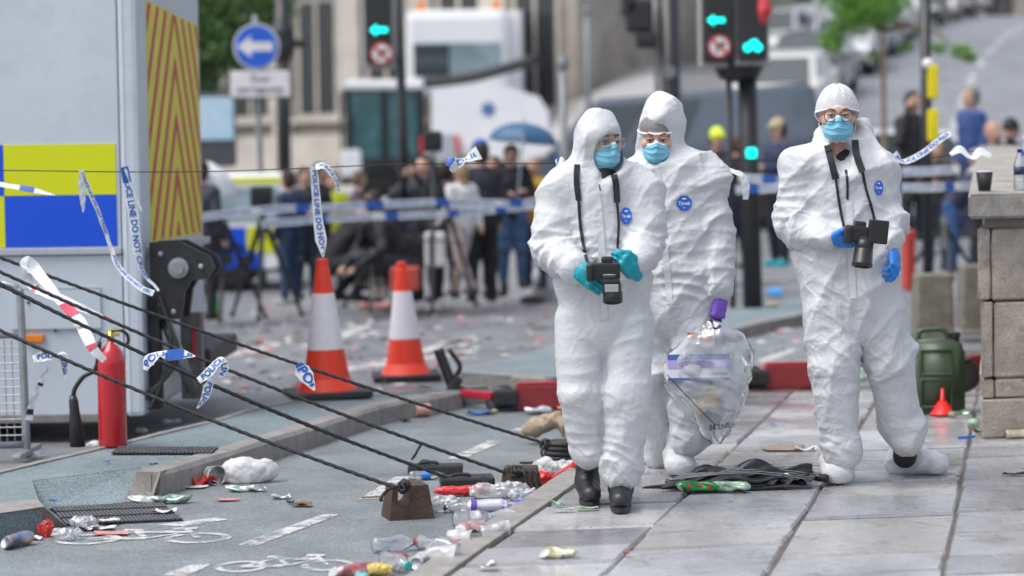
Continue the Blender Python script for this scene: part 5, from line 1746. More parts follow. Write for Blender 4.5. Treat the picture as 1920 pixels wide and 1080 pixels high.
el = [(-.01 + .085 * math.cos(t), .014 + .02 * math.sin(t)) for t in np.linspace(0, 2 * math.pi, 20, endpoint=False)]
m_ = Matrix.Rotation(R(-8), 4, 'X')
ob('opening', ([m_ @ Vector((x, -.0585, z)) for x, z in el], [list(range(20))]), M('box purple', (.16, .08, .4), .5), gb)
tv = text_vf('HALYARD', .02, .01)
ob('lettering', tf(tv, m_ @ Matrix.Translation((.09, -.058, -.03)) @ Matrix.Rotation(R(90), 4, 'X') @ Matrix.Rotation(R(180), 4, 'Z')), M('grey print', (.12, .12, .16), .6), gb)
lb = thing('seal_packet', 'orange edged seal strip at the top of the clear bag', 'packet', P(1312, 632, 9.93))
ob('strip', tf(box(.12, .012, .022, .002), Matrix.Rotation(R(10), 4, 'Y')), M('orange strip', (.75, .2, .04), .5), lb)
ob('top_edge', tf(box(.12, .014, .008, .002), Matrix.Translation((0, 0, .016)) @ Matrix.Rotation(R(10), 4, 'Y')), M('pale blue strip', (.45, .55, .68), .5), lb)
def packet(name, px, py, w, h_, rot, mat, label, Y=9.97):
    n = 8
    V, Fc = [], []
    for i in range(n + 1):
        for j in range(n + 1):
            u, v = i / n - .5, j / n - .5
            V.append((u * w, .012 * math.sin(u * 9 + v * 7) - .008 * math.cos(v * 11), v * h_))
    Fc = [[i * (n + 1) + j, (i + 1) * (n + 1) + j, (i + 1) * (n + 1) + j + 1, i * (n + 1) + j + 1] for i in range(n) for j in range(n)]
    F2 = [[q + len(V) for q in f[::-1]] for f in Fc]
    V2 = [(x, y + .01, z) for x, y, z in V]
    solo(name, (V + V2, Fc + F2), mat, label, 'packet', mw=Matrix.Translation(P(px, py, Y)) @ Matrix.Rotation(rot, 4, 'Y'), smooth=True)
packet('paper_packet', 1372, 705, .15, .3, R(18), M('lined white paper', (.62, .63, .66), .6, var=.08, scale=40), 'folded white paper packet at right inside the clear bag')
packet('foil_packet', 1318, 746, .13, .12, R(-30), M('amber foil', (.42, .3, .06), .35, var=.4, scale=20), 'amber foil packet low inside the clear bag', 9.95)
packet('plastic_packet', 1336, 745, .17, .17, R(-10), M('pale plastic', (.5, .53, .6), .3, var=.2, scale=25), 'pale crumpled plastic packet in the middle of the bag', 10.0)
packet('paper_packet', 1318, 768, .2, .15, R(40), M('off white paper', (.6, .6, .62), .6, var=.05), 'plain off-white sheet at the bottom of the bag', 10.02)
packet('green_packet', 1398, 690, .02, .13, R(20), M('green label', (.1, .42, .12), .4), 'narrow green strip at the right side of the bag', 9.97)

# ---------------------------------------------------------------- collapsed umbrella
def crumple_flap(c_, w, d, seed):
    V, Fc = [], []
    for i in range(9):
        for j in range(9):
            u, v = i / 8 - .5, j / 8 - .5
            V.append(c_ + Vector((u * w * (1 - .5 * abs(v)), v * d, .012 + .03 * abs(math.sin(5 * u + seed * 2 + 3 * v)) * (1 - 1.2 * abs(u)))))
    return V, [[i * 9 + j, (i + 1) * 9 + j, (i + 1) * 9 + j + 1, i * 9 + j + 1] for i in range(8) for j in range(8)]
u0, u1 = G(1205, 921), G(1552, 908)
um = thing('umbrella', 'collapsed black umbrella lying across the wet paving', 'umbrella', (u0 + u1) / 2)
ax = (u1 - u0); ux = ax.normalized()
wob('shaft', tube([u0 + Vector((0, .03, .012)), u0.lerp(u1, .97) + Vector((0, .05, .03))], .0055, 8), m_steel, um)
wob('ferrule', tube([u0 + Vector((0, .03, .012)), u0.lerp(u1, .12) + Vector((0, .03, .014))], [.005, .011], 10), m_black, um)
rr = random.Random(4)
for q in range(3):
    rings = []
    for k in range(26):
        t = k / 25
        base = u0.lerp(u1, .1 + .78 * t + .03 * q) + Vector((0, .02 + .07 * q, 0))
        w = (.018 + .062 * math.sin(min(1, t * 1.1 + .05) * 2.4) ** 1.2) * (1 - .15 * q)
        hgt = (.014 + .034 * math.sin(min(1, t * 1.05) * 2.6) + .012 * math.sin(t * 17 + 2 * q)) * (1 + .3 * q)
        ring = []
        for a in np.linspace(0, 2 * math.pi, 28, endpoint=False):
            f_ = 1 + .22 * math.sin(5 * a + 3 * t + q) + .1 * math.sin(9 * a - 5 * t)
            p_ = base + Vector((0, w * f_ * math.cos(a), hgt * .55 + hgt * .55 * f_ * math.sin(a)))
            p_.z = max(.004, p_.z)
            ring.append(p_)
        rings.append(ring)
    wob('canopy_fold', loft(rings), M('black umbrella nylon', (.014, .014, .017), .42, var=.2, scale=20, bump=.15, bscale=60), um, smooth=True)
for q in range(4):
    e = u0.lerp(u1, .72 + .07 * q)
    wob('canopy_flap', crumple_flap(e + Vector((0, -.04 + .02 * q, .004)), .13, .12, q), MATS['black umbrella nylon'], um, smooth=True)
for q in range(5):
    a = u0.lerp(u1, .14 + .02 * q); b_ = u0.lerp(u1, .95 + .03 * q)
    wob('rib', tube(smooth_path([a + Vector((0, -.02 + .04 * q, .05)), a.lerp(b_, .5) + Vector((0, -.03 + .05 * q, .07)), b_ + Vector((0, .04 * q - .02, .02))], 6), .0025, 6), m_steel, um)
wob('handle', tube(smooth_path([u0.lerp(u1, .93) + Vector((0, -.01, .035)), u0.lerp(u1, 1.0) + Vector((0, -.02, .03))], 4), [.017, .018, .018, .02, .016][:5], 12), m_black, um, smooth=True)

# ================================================================== TAPES
def ribbon(pts, width, twist, n=10, centre=None):
    """pts: world points; twist: angles (rad) along the strip, 0 = facing the camera; returns centre, tangent, across functions sampled"""
    C_ = smooth_path(pts, n)
    m = len(C_)
    tw = np.interp(np.linspace(0, 1, m), np.linspace(0, 1, len(twist)), twist)
    wd = np.interp(np.linspace(0, 1, m), np.linspace(0, 1, len(width)), width) if isinstance(width, (list, tuple)) else np.full(m, width)
    W, S = [], [0.0]
    for i, c_ in enumerate(C_):
        t = (C_[min(i + 1, m - 1)] - C_[max(0, i - 1)]).normalized()
        view = Vector((0, -1, 0))
        w = t.cross(view)
        w = w.normalized() if w.length > 1e-3 else Vector((1, 0, 0))
        nrm = w.cross(t).normalized()
        a = tw[i]
        W.append((w * math.cos(a) + nrm * math.sin(a)) * wd[i] / 2)
        if i: S.append(S[-1] + (c_ - C_[i - 1]).length)
    return C_, W, np.array(S)
def tape(label, pts, width, twist, words='POLICE LINE DO NOT CROSS  ', ink=None, n=10, blocks=(), group='scraps of barrier tape', name='tape_scrap', size=.62):
    ink = ink or m_tapeb
    pts = [P(*p) for p in pts]
    C_, W, S = ribbon(pts, width, twist, n)
    k = 4
    V, Fc = [], []
    N_ = []
    for i, c_ in enumerate(C_):
        t = (C_[min(i + 1, len(C_) - 1)] - C_[max(0, i - 1)]).normalized()
        N_.append(t.cross(W[i]).normalized())
        for j in range(k + 1):
            v = j / k * 2 - 1
            V.append(c_ + W[i] * v + N_[i] * .004 * math.sin(i * .9) * (v * v - .5))
    for i in range(len(C_) - 1):
        for j in range(k):
            Fc.append([i * (k + 1) + j, i * (k + 1) + j + 1, (i + 1) * (k + 1) + j + 1, (i + 1) * (k + 1) + j])
    base = min(pts, key=lambda p_: p_.z)
    t_ = thing(name, label, 'tape', base, group)
    wob('strip', (V, Fc), m_tapew, t_, smooth=True)
    def mp(s, v, off):
        i = int(np.clip(np.searchsorted(S, s) - 1, 0, len(S) - 2))
        f_ = (s - S[i]) / max(1e-6, S[i + 1] - S[i])
        c_ = C_[i].lerp(C_[i + 1], f_); w = W[i].lerp(W[i + 1], f_); nn = N_[i].lerp(N_[i + 1], f_).normalized()
        if nn.y > 0: nn = -nn
        return c_ + w * v + nn * off
    for b0, b1 in blocks:
        ss = np.linspace(b0 * S[-1], b1 * S[-1], 8)
        V = [mp(s, v, .003) for s in ss for v in (-.98, .98)]
        wob('blue_block', (V, [[2 * i, 2 * i + 1, 2 * i + 3, 2 * i + 2] for i in range(7)]), ink, t_)
    if words:
        ww = (width if not isinstance(width, (list, tuple)) else max(width))
        h = ww * size
        tv = text_vf(words.strip(), 1.0, .03)
        L_ = max(v[0] for v in tv[0]) - min(v[0] for v in tv[0])
        x0 = min(v[0] for v in tv[0])
        s = .02
        V, Fc = [], []
        while s < S[-1] - .02:
            n0 = len(V)
            ok = {}
            for q, v in enumerate(tv[0]):
                u = s + (v[0] - x0) * h * 1.15
                ok[q] = u < S[-1] - .01
                V.append(mp(min(u, S[-1]), -v[1] * 2 * size * 1.2, .0022))
            Fc += [[q + n0 for q in f] for f in tv[1] if all(ok[q] for q in f)]
            s += L_ * h * 1.15 + .12
        if Fc:
            tag(wob('print', (V, Fc), ink, t_), kind='stuff')
    return t_
CY = 10.88
tape('twisted police tape hanging from the cord in front of the blue check', [(152, 318, CY), (158, 335, CY), (185, 400, CY), (205, 455, CY), (222, 500, CY - .05), (262, 538, CY - .1), (288, 550, CY - .1)], [.03, .03, .028, .03, .035], [.8, .9, 1.0, .6, .5])
tape('short white tape end dangling left of the long twisted tape', [(154, 318, CY), (153, 345, CY), (155, 375, CY), (156, 398, CY)], [.02, .035, .03, .008], [.2, .4, .5, .6], words=None)
tape('police line tape with large blue letters hanging beside the lorry corner', [(233, 313, CY), (240, 350, CY), (250, 410, CY), (258, 470, CY), (268, 510, CY), (298, 545, CY)], [.04, .045, .05, .045, .025, .02], [.5, .2, .15, .3, .9, 1.0], blocks=((0, .12),), size=.75)
tape('thin twisted tape tail on the right of the lettered tape', [(236, 316, CY), (248, 352, CY), (258, 378, CY), (266, 396, CY)], [.025, .02, .02, .006], [.9, 1.0, .8, .7], words=None)
tape('flat white and blue tape scrap streaming at the far left edge', [(-30, 340, CY), (20, 349, CY), (60, 356, CY), (103, 366, CY)], [.03, .03, .035, .006], [.5, .8, .6, .5], words=None, blocks=((.5, .7),))
tape('broad tape strip hanging above the nearer traffic cone', [(588, 312, CY), (592, 360, CY), (596, 410, CY), (602, 450, CY), (606, 482, CY)], [.04, .045, .05, .06, .008], [.5, .4, .3, .15, .2], size=.6)
tape('curling tape tail drooping right beside the broad strip', [(592, 313, CY), (610, 312, CY), (628, 336, CY), (638, 364, CY)], [.035, .04, .03, .012], [.6, .8, .9, .8])
tape('knotted tape bow on the cord before the blue umbrella', [(838, 302, CY - .02), (856, 306, CY - .03), (872, 300, CY - .03), (898, 286, CY - .03)], [.045, .06, .03, .075], [.6, -.3, .9, .1], blocks=((0, .22),), size=.7)
tape('short tape curl hanging under the knotted bow', [(858, 306, CY - .03), (850, 316, CY - .04), (846, 322, CY - .04)], [.04, .05, .02], [.4, .7, .3], words=None)
tape('white tape streaming from behind the second person to the right', [(1308, 300, 10.7), (1340, 310, 10.7), (1372, 320, 10.7), (1392, 330, 10.7), (1398, 350, 10.7), (1398, 374, 10.7)], [.02, .025, .025, .035, .045, .03], [.7, .9, .7, .4, .3, .4], words=None)
tape('lettered tape strip rising towards the parapet wall', [(1676, 288, 11.4), (1690, 302, 11.4), (1706, 300, 11.4), (1735, 284, 11.4), (1762, 262, 11.4), (1782, 250, 11.4)], [.05, .03, .035, .035, .035, .03], [.2, .8, .5, .3, .2, .3])
tape('small tape bow on the cord above the paper cup', [(1782, 290, 11.5), (1800, 280, 11.5), (1822, 296, 11.5), (1838, 284, 11.5), (1858, 292, 11.5)], [.02, .05, .025, .05, .03], [.4, .5, .9, .4, .6], words=None)
tape('white tape knot on the first person’s shoulder'.replace('’', ' ').replace('person s', 'hooded figure'), [(1042, 306, 9.3), (1050, 302, 9.25), (1056, 308, 9.25), (1062, 316, 9.25)], [.03, .04, .04, .02], [.3, .5, .4, .6], words=None, blocks=((.3, .5),))
RY = 9.95
tape('police tape knot with two tails on the lowest rope', [(62, 674, 9.35), (80, 668, 9.35), (104, 669, 9.35), (118, 668, 9.35), (120, 690, 9.35), (121, 712, 9.35)], [.03, .05, .025, .04, .04, .006], [.2, .3, .9, .2, .3, .3])
tape('blue and white tape knot on the middle rope', [(272, 694, 9.6), (280, 676, 9.6), (300, 664, 9.6), (318, 666, 9.6), (340, 664, 9.6), (366, 668, 9.6)], [.02, .06, .03, .05, .05, .006], [.2, .2, .8, .2, .3, .3], blocks=((.5, .8),), size=.75)
tape('lettered tape knot where two ropes run close', [(372, 714, 9.6), (390, 700, 9.6), (406, 682, 9.6), (416, 676, 9.6), (420, 690, 9.6), (412, 708, 9.6)], [.03, .045, .04, .035, .045, .02], [.2, .2, .5, .4, .3, .3], size=.75)
tape('thin lettered tape tail hanging below the ropes', [(398, 710, 9.6), (390, 726, 9.6), (384, 745, 9.6), (370, 766, 9.6)], [.025, .045, .035, .008], [.5, .3, .3, .4], size=.75)
tape('oval tape scrap on the highest rope before the cone', [(560, 682, 9.9), (566, 694, 9.9), (576, 708, 9.9), (590, 732, 9.9)], [.03, .075, .07, .01], [.4, .3, .3, .3], size=.8, blocks=((0, .1),))
m_save = m_tapeb
tape('faded red and white tape looped over the ropes at the left', [(45, 505, 10.2), (52, 497, 10.2), (68, 508, 10.2), (110, 560, 10.1), (150, 605, 10.0), (172, 650, 9.9), (196, 676, 9.9)], [.05, .09, .06, .05, .06, .05, .03], [.3, .2, .6, .8, .5, .4, .3], words=None, ink=m_taper, blocks=((.45, .58), (.86, .9)))
tape('second tail of the faded red and white tape', [(48, 502, 10.2), (58, 535, 10.2), (85, 548, 10.15), (140, 572, 10.1), (212, 602, 10.1)], [.05, .04, .05, .045, .01], [.5, .7, .6, .5, .5], words=None, ink=m_taper, blocks=((.9, 1.0), (.2, .24)))
tape('yellowed tape strip hanging under the barrier rail', [(88, 688, 10.9), (76, 720, 10.9), (60, 756, 10.9), (54, 788, 10.9)], [.025, .03, .03, .04], [.5, .3, .5, .3], words=None, blocks=((.3, .35), (.8, .9)), ink=m_black)
# the long police lines across the street
def police_line(label, pts, w, blocks):
    tape(label, pts, w, [0, 0], words='POLICE LINE DO NOT CROSS', n=12, blocks=blocks, group='police lines across the street', name='police_tape', size=.5)
police_line('upper white and blue police tape line before the crowd at left', [(372, 408, 20), (500, 393, 20.5), (640, 388, 21), (800, 380, 21.5), (960, 381, 22), (1015, 378, 22.2)], .075, ((.28, .32), (.48, .53), (.68, .72), (.9, .94)))
police_line('lower white and blue police tape line before the crowd', [(490, 420, 20.6), (640, 408, 21.2), (800, 402, 21.6), (900, 396, 22), (1012, 384, 22.3)], .075, ((.2, .24), (.44, .48), (.66, .7), (.84, .88)))
police_line('police tape line running behind the third person', [(1385, 334, 20), (1480, 338, 20), (1600, 345, 20), (1700, 352, 20), (1835, 348, 20)], .075, ((.1, .16), (.6, .68), (.86, .9)))
police_line('second police tape line low beside the parapet wall', [(1380, 356, 20.5), (1500, 348, 20.5), (1640, 326, 20.5), (1760, 320, 20.5), (1800, 316, 20.5)], .08, ((.05, .1), (.7, .74)))

# ================================================================== LITTER
def rotm(rx, ry, rz):
    return Matrix.Rotation(rz, 3, 'Z') @ Matrix.Rotation(ry, 3, 'Y') @ Matrix.Rotation(rx, 3, 'X')
def can_thing(label, px, py, z, rz, col, col2=None, crush=.5, length=.165, r=.033, seed=1, stars=False, tilt=0.0, marks=None, group='drink cans among the litter'):
    rr = random.Random(seed)
    g = G(px, py, z)
    prof = [(.024, 0), (.0245, .003), (r, .012), (r, length - .018), (.0255, length - .004), (.026, length)]
    V, Fc = [], []
    n = 24
    zs = [0, .003, .012] + list(np.linspace(.02, length - .02, 14)) + [length - .012, length - .004, length]
    rad = np.interp(zs, [p_[1] for p_ in prof], [p_[0] for p_ in prof])
    # smooth crush field
    ph = [rr.uniform(0, 6.3) for _ in range(6)]
    for zz, ra in zip(zs, rad):
        t = zz / length
        mid = math.sin(math.pi * t)
        for k in range(n):
            a = 2 * math.pi * k / n
            f_ = 1 - crush * mid * (.32 + .38 * math.sin(2 * a + ph[0] + 3 * t) + .25 * math.sin(3 * a + ph[1] - 7 * t) + .2 * math.sin(11 * t + ph[2]))
            f_ = max(.25, min(1.1, f_))
            x, y = ra * f_ * math.cos(a), ra * f_ * math.sin(a) * (1 - .35 * crush)
            V.append((zz - length / 2 + crush * .02 * math.sin(a + ph[3]), x + crush * .012 * math.sin(6 * t + ph[4]), y + r * (1 - .35 * crush)))
    for i in range(len(zs) - 1):
        for k in range(n):
            k2 = (k + 1) % n
            Fc.append([i * n + k, (i + 1) * n + k, (i + 1) * n + k2, i * n + k2])
    zmin = min(v[2] for v in V)
    V = [(x, y, zz - zmin) for x, y, zz in V]
    t = thing('drink_can', label, 'can', g, group, rot=rotm(0, tilt, rz))
    m2 = M('can ' + str(col) + str(col2), col, .28, metal=.55, var=.0 if not col2 else .3, col2=col2, scale=26)
    ob('can_wall', (V, Fc), m2, t, smooth=True)
    ob('can_base', ([V[k] for k in range(n)] + [(V[0][0] + .006, sum(v[1] for v in V[:n]) / n, sum(v[2] for v in V[:n]) / n)], [[k, (k + 1) % n, n] for k in range(n)]), m_alu, t, smooth=True)
    m_ = len(zs) - 1
    L_ = V[m_ * n:(m_ + 1) * n]
    cc = (L_[0][0] - .004, sum(v[1] for v in L_) / n, sum(v[2] for v in L_) / n)
    ob('can_lid', (L_ + [cc], [[(k + 1) % n, k, n] for k in range(n)]), m_alu, t, smooth=True)
    if stars:
        mw = WM[t.name]
        for sx in (-.045, .012, .05):
            pts = []
            for k in range(10):
                a = math.pi / 2 + k * math.pi / 5
                q = .017 if k % 2 == 0 else .0075
                u, v = sx + q * math.cos(a), .03 + q * math.sin(a)
                pts.append((u, v))
            # lay on the near side of the can
            def near(u, v):
                best = min((abs(x - u) + abs(zz - v) * 1.0, y, x, zz) for x, y, zz in V if y < .01)
                return (u, best[1] - .006, v)
            ob('star', ([near(u, v) for u, v in pts] + [near(sx, .03)], [[k, (k + 1) % 10, 10] for k in range(10)]), M('star red', (.5, .03, .04), .4), t)
    if marks:
        i0, i1 = marks[1], marks[2]
        band = [(x * 1.0, y * 1.0, zz) for x, y, zz in V[i0 * n:(i1 + 1) * n]]
        cy = .0; cz = sum(v[2] for v in band) / len(band)
        band = [(x, y * 1.03, cz + (zz - cz) * 1.03) for x, y, zz in band]
        ob('print_band', (band, [[i * n + k, (i + 1) * n + k, (i + 1) * n + (k + 1) % n, i * n + (k + 1) % n] for i in range(i1 - i0) for k in range(n)]), marks[0], t, smooth=True)
    return t
m_purp = M('purple print', (.13, .06, .42), .35)
can_thing('blue and silver can end-on by the kerb at lower left', 32, 1026, LZ, R(62), (.03, .25, .6), (.6, .35, .1), .45, .15, seed=2)
can_thing('crushed green can with red stars at the umbrella tip', 1308, 923, 0, R(4), (.02, .22, .06), (.03, .3, .09), .75, .17, seed=3, stars=True)
can_thing('crushed green and white can beside the starred one', 1368, 922, 0, R(8), (.02, .26, .07), (.6, .65, .6), .85, .15, seed=8)
can_thing('white and purple can lying lengthwise in the gutter', 912, 962, LZ, R(6), (.66, .64, .76), None, .12, .168, seed=5, marks=(m_purp, 2, 5))
can_thing('second purple can end-on behind the first', 968, 962, LZ, R(70), (.30, .2, .6), (.66, .64, .76), .3, .15, seed=6, marks=(m_purp, 7, 11))
can_thing('silver can with open end facing the camera by the boots', 1022, 902, LZ, R(75), (.7, .7, .7), (.5, .06, .08), .1, .12, seed=7)
can_thing('crushed gold can alone on the wet paving', 1046, 1046, 0, R(10), (.55, .45, .08), (.75, .75, .72), .95, .11, seed=9)
can_thing('flattened pale green can by the dropped kerb', 276, 945, LZ, R(-8), (.35, .5, .4), (.75, .76, .74), .95, .14, seed=11)
can_thing('green flattened can piece right of the grate', 330, 944, LZ, R(10), (.12, .36, .2), (.7, .72, .7), .95, .12, seed=12)
can_thing('red and white can in the gutter litter below the purple cans', 884, 1003, LZ, R(50), (.66, .62, .6), (.6, .04, .05), .4, .13, seed=13)
can_thing('red crushed can at the bottom edge of the picture', 662, 1083, LZ, R(30), (.5, .02, .03), (.45, .45, .45), .7, .15, seed=14)
can_thing('silver crushed can at the bottom among cups', 790, 1066, LZ, R(75), (.7, .7, .72), None, .4, .13, seed=15)
can_thing('flattened green and dark can on the lane near the white bag', 456, 922, LZ, R(3), (.2, .45, .28), (.7, .7, .7), .95, .13, r=.024, seed=16)
can_thing('small silver can lying against the parapet wall base', 1908, 822, 0, R(5), (.45, .35, .1), (.7, .7, .7), .2, .13, r=.027, seed=17)
can_thing('flattened can near the base of the jerry can', 1800, 781, 0, R(5), (.6, .62, .6), (.2, .4, .25), .95, .12, r=.02, seed=18)
can_thing('pale crushed can among the scooters', 1010, 777, LZ, R(10), (.72, .72, .74), None, .6, .16, seed=19)

def lump(label, px, py, z, w, h, dep, mat, seed, cat='litter', name='crumpled_bag', amp=1.0, res=None, sharp=1.0):
    """crumpled bag or wrapper: a few merged blobs, creased"""
    rr = random.Random(seed)
    g = G(px, py, z)
    sc = px_m(g.y)
    W_, H_ = w / sc, h / sc
    b = Blob()
    for q in range(4):
        c_ = Vector((rr.uniform(-.28, .28) * W_, rr.uniform(-.2, .2) * dep, H_ * rr.uniform(.35, .5)))
        r_ = H_ * rr.uniform(.36, .5)
        e_ = c_ + Vector((rr.uniform(-.25, .25) * W_, 0, 0))
        b.cap(c_, e_, r_, r_ * .8, k=H_ * .3, s=(1, max(.5, dep / max(H_, .01) * .5), 1))
    V, Q = b.mesh(res or max(.004, min(W_, H_) / 14))
    V[:, 0] *= W_ / max(1e-3, V[:, 0].max() - V[:, 0].min())
    N = vnormals(V, Q)
    s0 = max(.02, min(W_, H_) * .55)
    d = s0 * .3 * (facets(V / s0 + seed, seed) - .4) + s0 * .16 * (facets(V / (s0 * .45) + seed, seed + 9) - .4)
    V = V + N * (d * amp)[:, None]
    V[:, 2] *= H_ / max(1e-3, V[:, 2].max())
    V[:, 2] = np.maximum(V[:, 2], .002)
    return solo(name, (V, Q), mat, label, cat, mw=Matrix.Translation(g), smooth=True)
def scrap(label, px, py, z, w, d, mat, seed, lift=.02, name='paper_scrap', cat='litter', rz=0.0):
    """a thin torn piece lying on the ground, edges curling"""
    rr = random.Random(seed)
    g = G(px, py, z)
    sc = px_m(g.y)
    W_ = w / sc; D_ = d
    n = 7
    V = []
    for i in range(n + 1):
        for j in range(n + 1):
            u, v = i / n - .5, j / n - .5
            e = 1 + .15 * math.sin(seed + 5 * v + 3 * u)
            zz = .004 + lift * (.35 + .35 * math.sin(u * 7 + seed) * math.cos(v * 6 + seed * 2)) * (abs(u) + abs(v)) + rr.uniform(0, .002)
            V.append((u * W_ * e, v * D_ * e, zz))
    k = n + 1
    Fc = [[i * k + j, (i + 1) * k + j, (i + 1) * k + j + 1, i * k + j + 1] for i in range(n) for j in range(n)]
    m_ = len(V)
    V2 = [(x, y, zz + .0022) for x, y, zz in V]
    F2 = [[q + m_ for q in f] for f in Fc]
    rim = [i * k for i in range(n + 1)] + [n * k + j for j in range(1, n + 1)] + [i * k + n for i in range(n - 1, -1, -1)] + [j for j in range(n - 1, 0, -1)]
    F3 = [[rim[q], rim[(q + 1) % len(rim)], rim[(q + 1) % len(rim)] + m_, rim[q] + m_] for q in range(len(rim))]
    return solo(name, (V + V2, [f[::-1] for f in Fc] + F2 + F3), mat, label, cat, mw=Matrix.Translation(g) @ Matrix.Rotation(rz, 4, 'Z'), smooth=False)
def cup_thing(label, px, py, z, rz, mat, h=.11, r0=.03, r1=.044, crush=.3, seed=1, cat='cup', tilt=90, rim=True):
    rr = random.Random(seed)
    n = 22
    rings = []
    for i in range(9):
        t = i / 8
        ra = r0 + (r1 - r0) * t
        ring = []
        for k in range(n):
            a = 2 * math.pi * k / n
            f_ = 1 - crush * (.35 + .35 * math.sin(2 * a + seed) + .25 * math.sin(3 * a + 4 * t + seed * 2)) * (.5 + .5 * t)
            ring.append((h * t - h / 2, ra * f_ * math.cos(a), ra * f_ * math.sin(a)))
        rings.append(ring)
    V, Fc = loft(rings, cap=False)
    zm = min(v[2] for v in V)
    V = [(x, y, q - zm) for x, y, q in V]
    g = G(px, py, z)
    t_ = thing('plastic_cup', label, cat, g, 'plastic cups among the litter', rot=rotm(0, 0, rz))
    ob('cup_wall', (V, Fc), mat, t_, smooth=True)
    ob('cup_base', (V[:n], [list(range(n))]), mat, t_)
    if rim:
        L_ = V[8 * n:9 * n]
        ob('rim', tube(L_ + L_[:2], .0018, 6, cap=False), mat, t_, smooth=True)
    return t_
def lying_bottle(label, px, py, z, rz, r, h, mat, capm, crush=.25, seed=1, band=None):
    g = G(px, py, z)
    prof = [(r * .7, 0), (r, .01), (r, h * .3), (r * .9, h * .33), (r, h * .36), (r, h * .6), (r * .75, h * .75), (r * .42, h * .86), (r * .38, h * .92)]
    zs = np.linspace(0, h * .92, 22)
    rad = np.interp(zs, [p_[1] for p_ in prof], [p_[0] for p_ in prof])
    rings = []
    for zz, ra in zip(zs, rad):
        ring = []
        for k in range(20):
            a = 2 * math.pi * k / 20
            f_ = 1 - crush * math.sin(math.pi * min(1, zz / h * 1.3)) * (.4 + .4 * math.sin(2 * a + seed + zz * 20) + .2 * math.sin(5 * a + seed))
            ring.append((zz - h / 2, ra * f_ * math.cos(a), r + ra * f_ * math.sin(a)))
        rings.append(ring)
    t_ = thing('plastic_bottle', label, 'bottle', g, 'plastic bottles among the litter', rot=rotm(0, 0, rz))
    ob('body', loft(rings), mat, t_, smooth=True)
    ob('cap', tf(lathe([(r * .46, 0), (r * .46, h * .07), (r * .38, h * .075)], 14), Matrix.Translation((h * .4, 0, r)) @ Matrix.Rotation(R(90), 4, 'Y')), capm, t_)
    if band:
        vf = loft([[(x, y * 1.03, r + (q - r) * 1.03) for x, y, q in rg] for rg in rings[8:14]], cap=False)
        ob('label_band', vf, band, t_, smooth=True)
m_wbag = M('white thin bag plastic', (.62, .61, .62), .4, var=.05, facet=.3, fscale=30)
m_clearbag = film('cloudy bag film', haze=.4, gloss=.2, rough=.15, facet=.7, fscale=24)
m_foil = M('silver foil', (.6, .6, .62), .3, metal=.8, var=.15, scale=40, facet=.6, fscale=40)
m_redw = M('red wrapper', (.42, .03, .03), .35, var=.4, scale=22)
m_paper = M('wet white paper', (.58, .57, .57), .6, var=.1, scale=20, dirt=.15)
m_pinkp = M('pink paper', (.52, .22, .22), .6, var=.2, scale=20)
m_greenw = M('green wrapper', (.05, .35, .12), .4, var=.3, scale=25, col2=(.5, .55, .5))
m_darks = M('dark scrap', (.03, .03, .03), .6, var=.3)
m_brown = M('brown leaf', (.14, .08, .045), .7, var=.4, scale=30)
m_bluew = M('blue wrapper', (.03, .16, .5), .4, var=.2)
m_yelw = M('yellow wrapper', (.6, .45, .12), .45, var=.25, scale=25)

lump('large white carrier bag slumped on the lane by the island kerb', 478, 905, LZ, 112, 50, .16, m_wbag, 21, 'plastic bag', 'carrier_bag', .5)
cup_thing('clear domed cup leaning against the kerb by the white bag', 400, 908, LZ, R(-60), m_clearbag, .1, .035, .048, .1, 2)
scrap('bright red folded card by the island kerb', 377, 911, LZ, 46, .09, M('red card', (.62, .03, .03), .5), 3, .09, rz=.4)
scrap('white paper strip under the red card', 362, 916, LZ, 48, .06, m_paper, 4, .015)
scrap('flat white paper beside the clear cup', 418, 906, LZ, 42, .07, m_paper, 5, .03)
lump('red and gold crumpled snack packet at the lower left kerb', 84, 1006, LZ, 42, 34, .09, m_redw, 22, 'packet', 'snack_packet', 1.2)
lump('clear crumpled plastic bag in front of the lower left kerb', 126, 1014, LZ, 62, 26, .1, m_clearbag, 23, 'plastic bag', 'plastic_bag', 1.2)
lump('clear plastic cup lid pile at the end of the grate', 152, 992, LZ, 54, 26, .1, m_clearbag, 24, 'plastic', 'lid_pile', 1.2)
scrap('silver foil tray crushed beside the grate', 162, 995, LZ, 40, .08, m_foil, 6, .05, 'foil_tray')
scrap('pink stained paper on the lane near the bicycle sign', 208, 1003, LZ, 62, .08, m_pinkp, 7, .012)
scrap('white paper near the blue can', 66, 1012, LZ, 26, .06, m_paper, 8, .02)
scrap('long white paper past the pink paper', 196, 993, LZ, 40, .06, m_paper, 9, .015)
scrap('dark edged white wrapper on the grate', 204, 980, LZ + .012, 34, .05, m_paper, 10, .03)
scrap('pale wrapper on the right end of the grate', 308, 962, LZ + .012, 40, .05, m_paper, 11, .02)
scrap('small red wrapper alone on the lane', 426, 940, LZ, 40, .05, m_pinkp, 12, .015)
scrap('black and silver wrapper on the lane left of the iron block', 526, 936, LZ, 34, .05, m_foil, 13, .03)
scrap('brown dead leaf on the lane', 566, 950, LZ, 36, .07, m_brown, 14, .04, 'dead_leaf')
scrap('small black scrap on the lane by the leaf', 545, 946, LZ, 14, .03, m_darks, 15, .03)
scrap('thin black phone-like scrap on the island', 288, 873, IZ, 14, .03, m_darks, 16, .012)
scrap('tiny blue scrap on the island behind the grate', 200, 868, IZ, 10, .03, m_bluew, 17, .01)
scrap('blue scrap on the island by the lower left kerb', 100, 942, IZ, 12, .03, m_bluew, 18, .02)
scrap('black wrapper beside the green flattened can', 482, 922, LZ, 32, .05, m_foil, 19, .03)
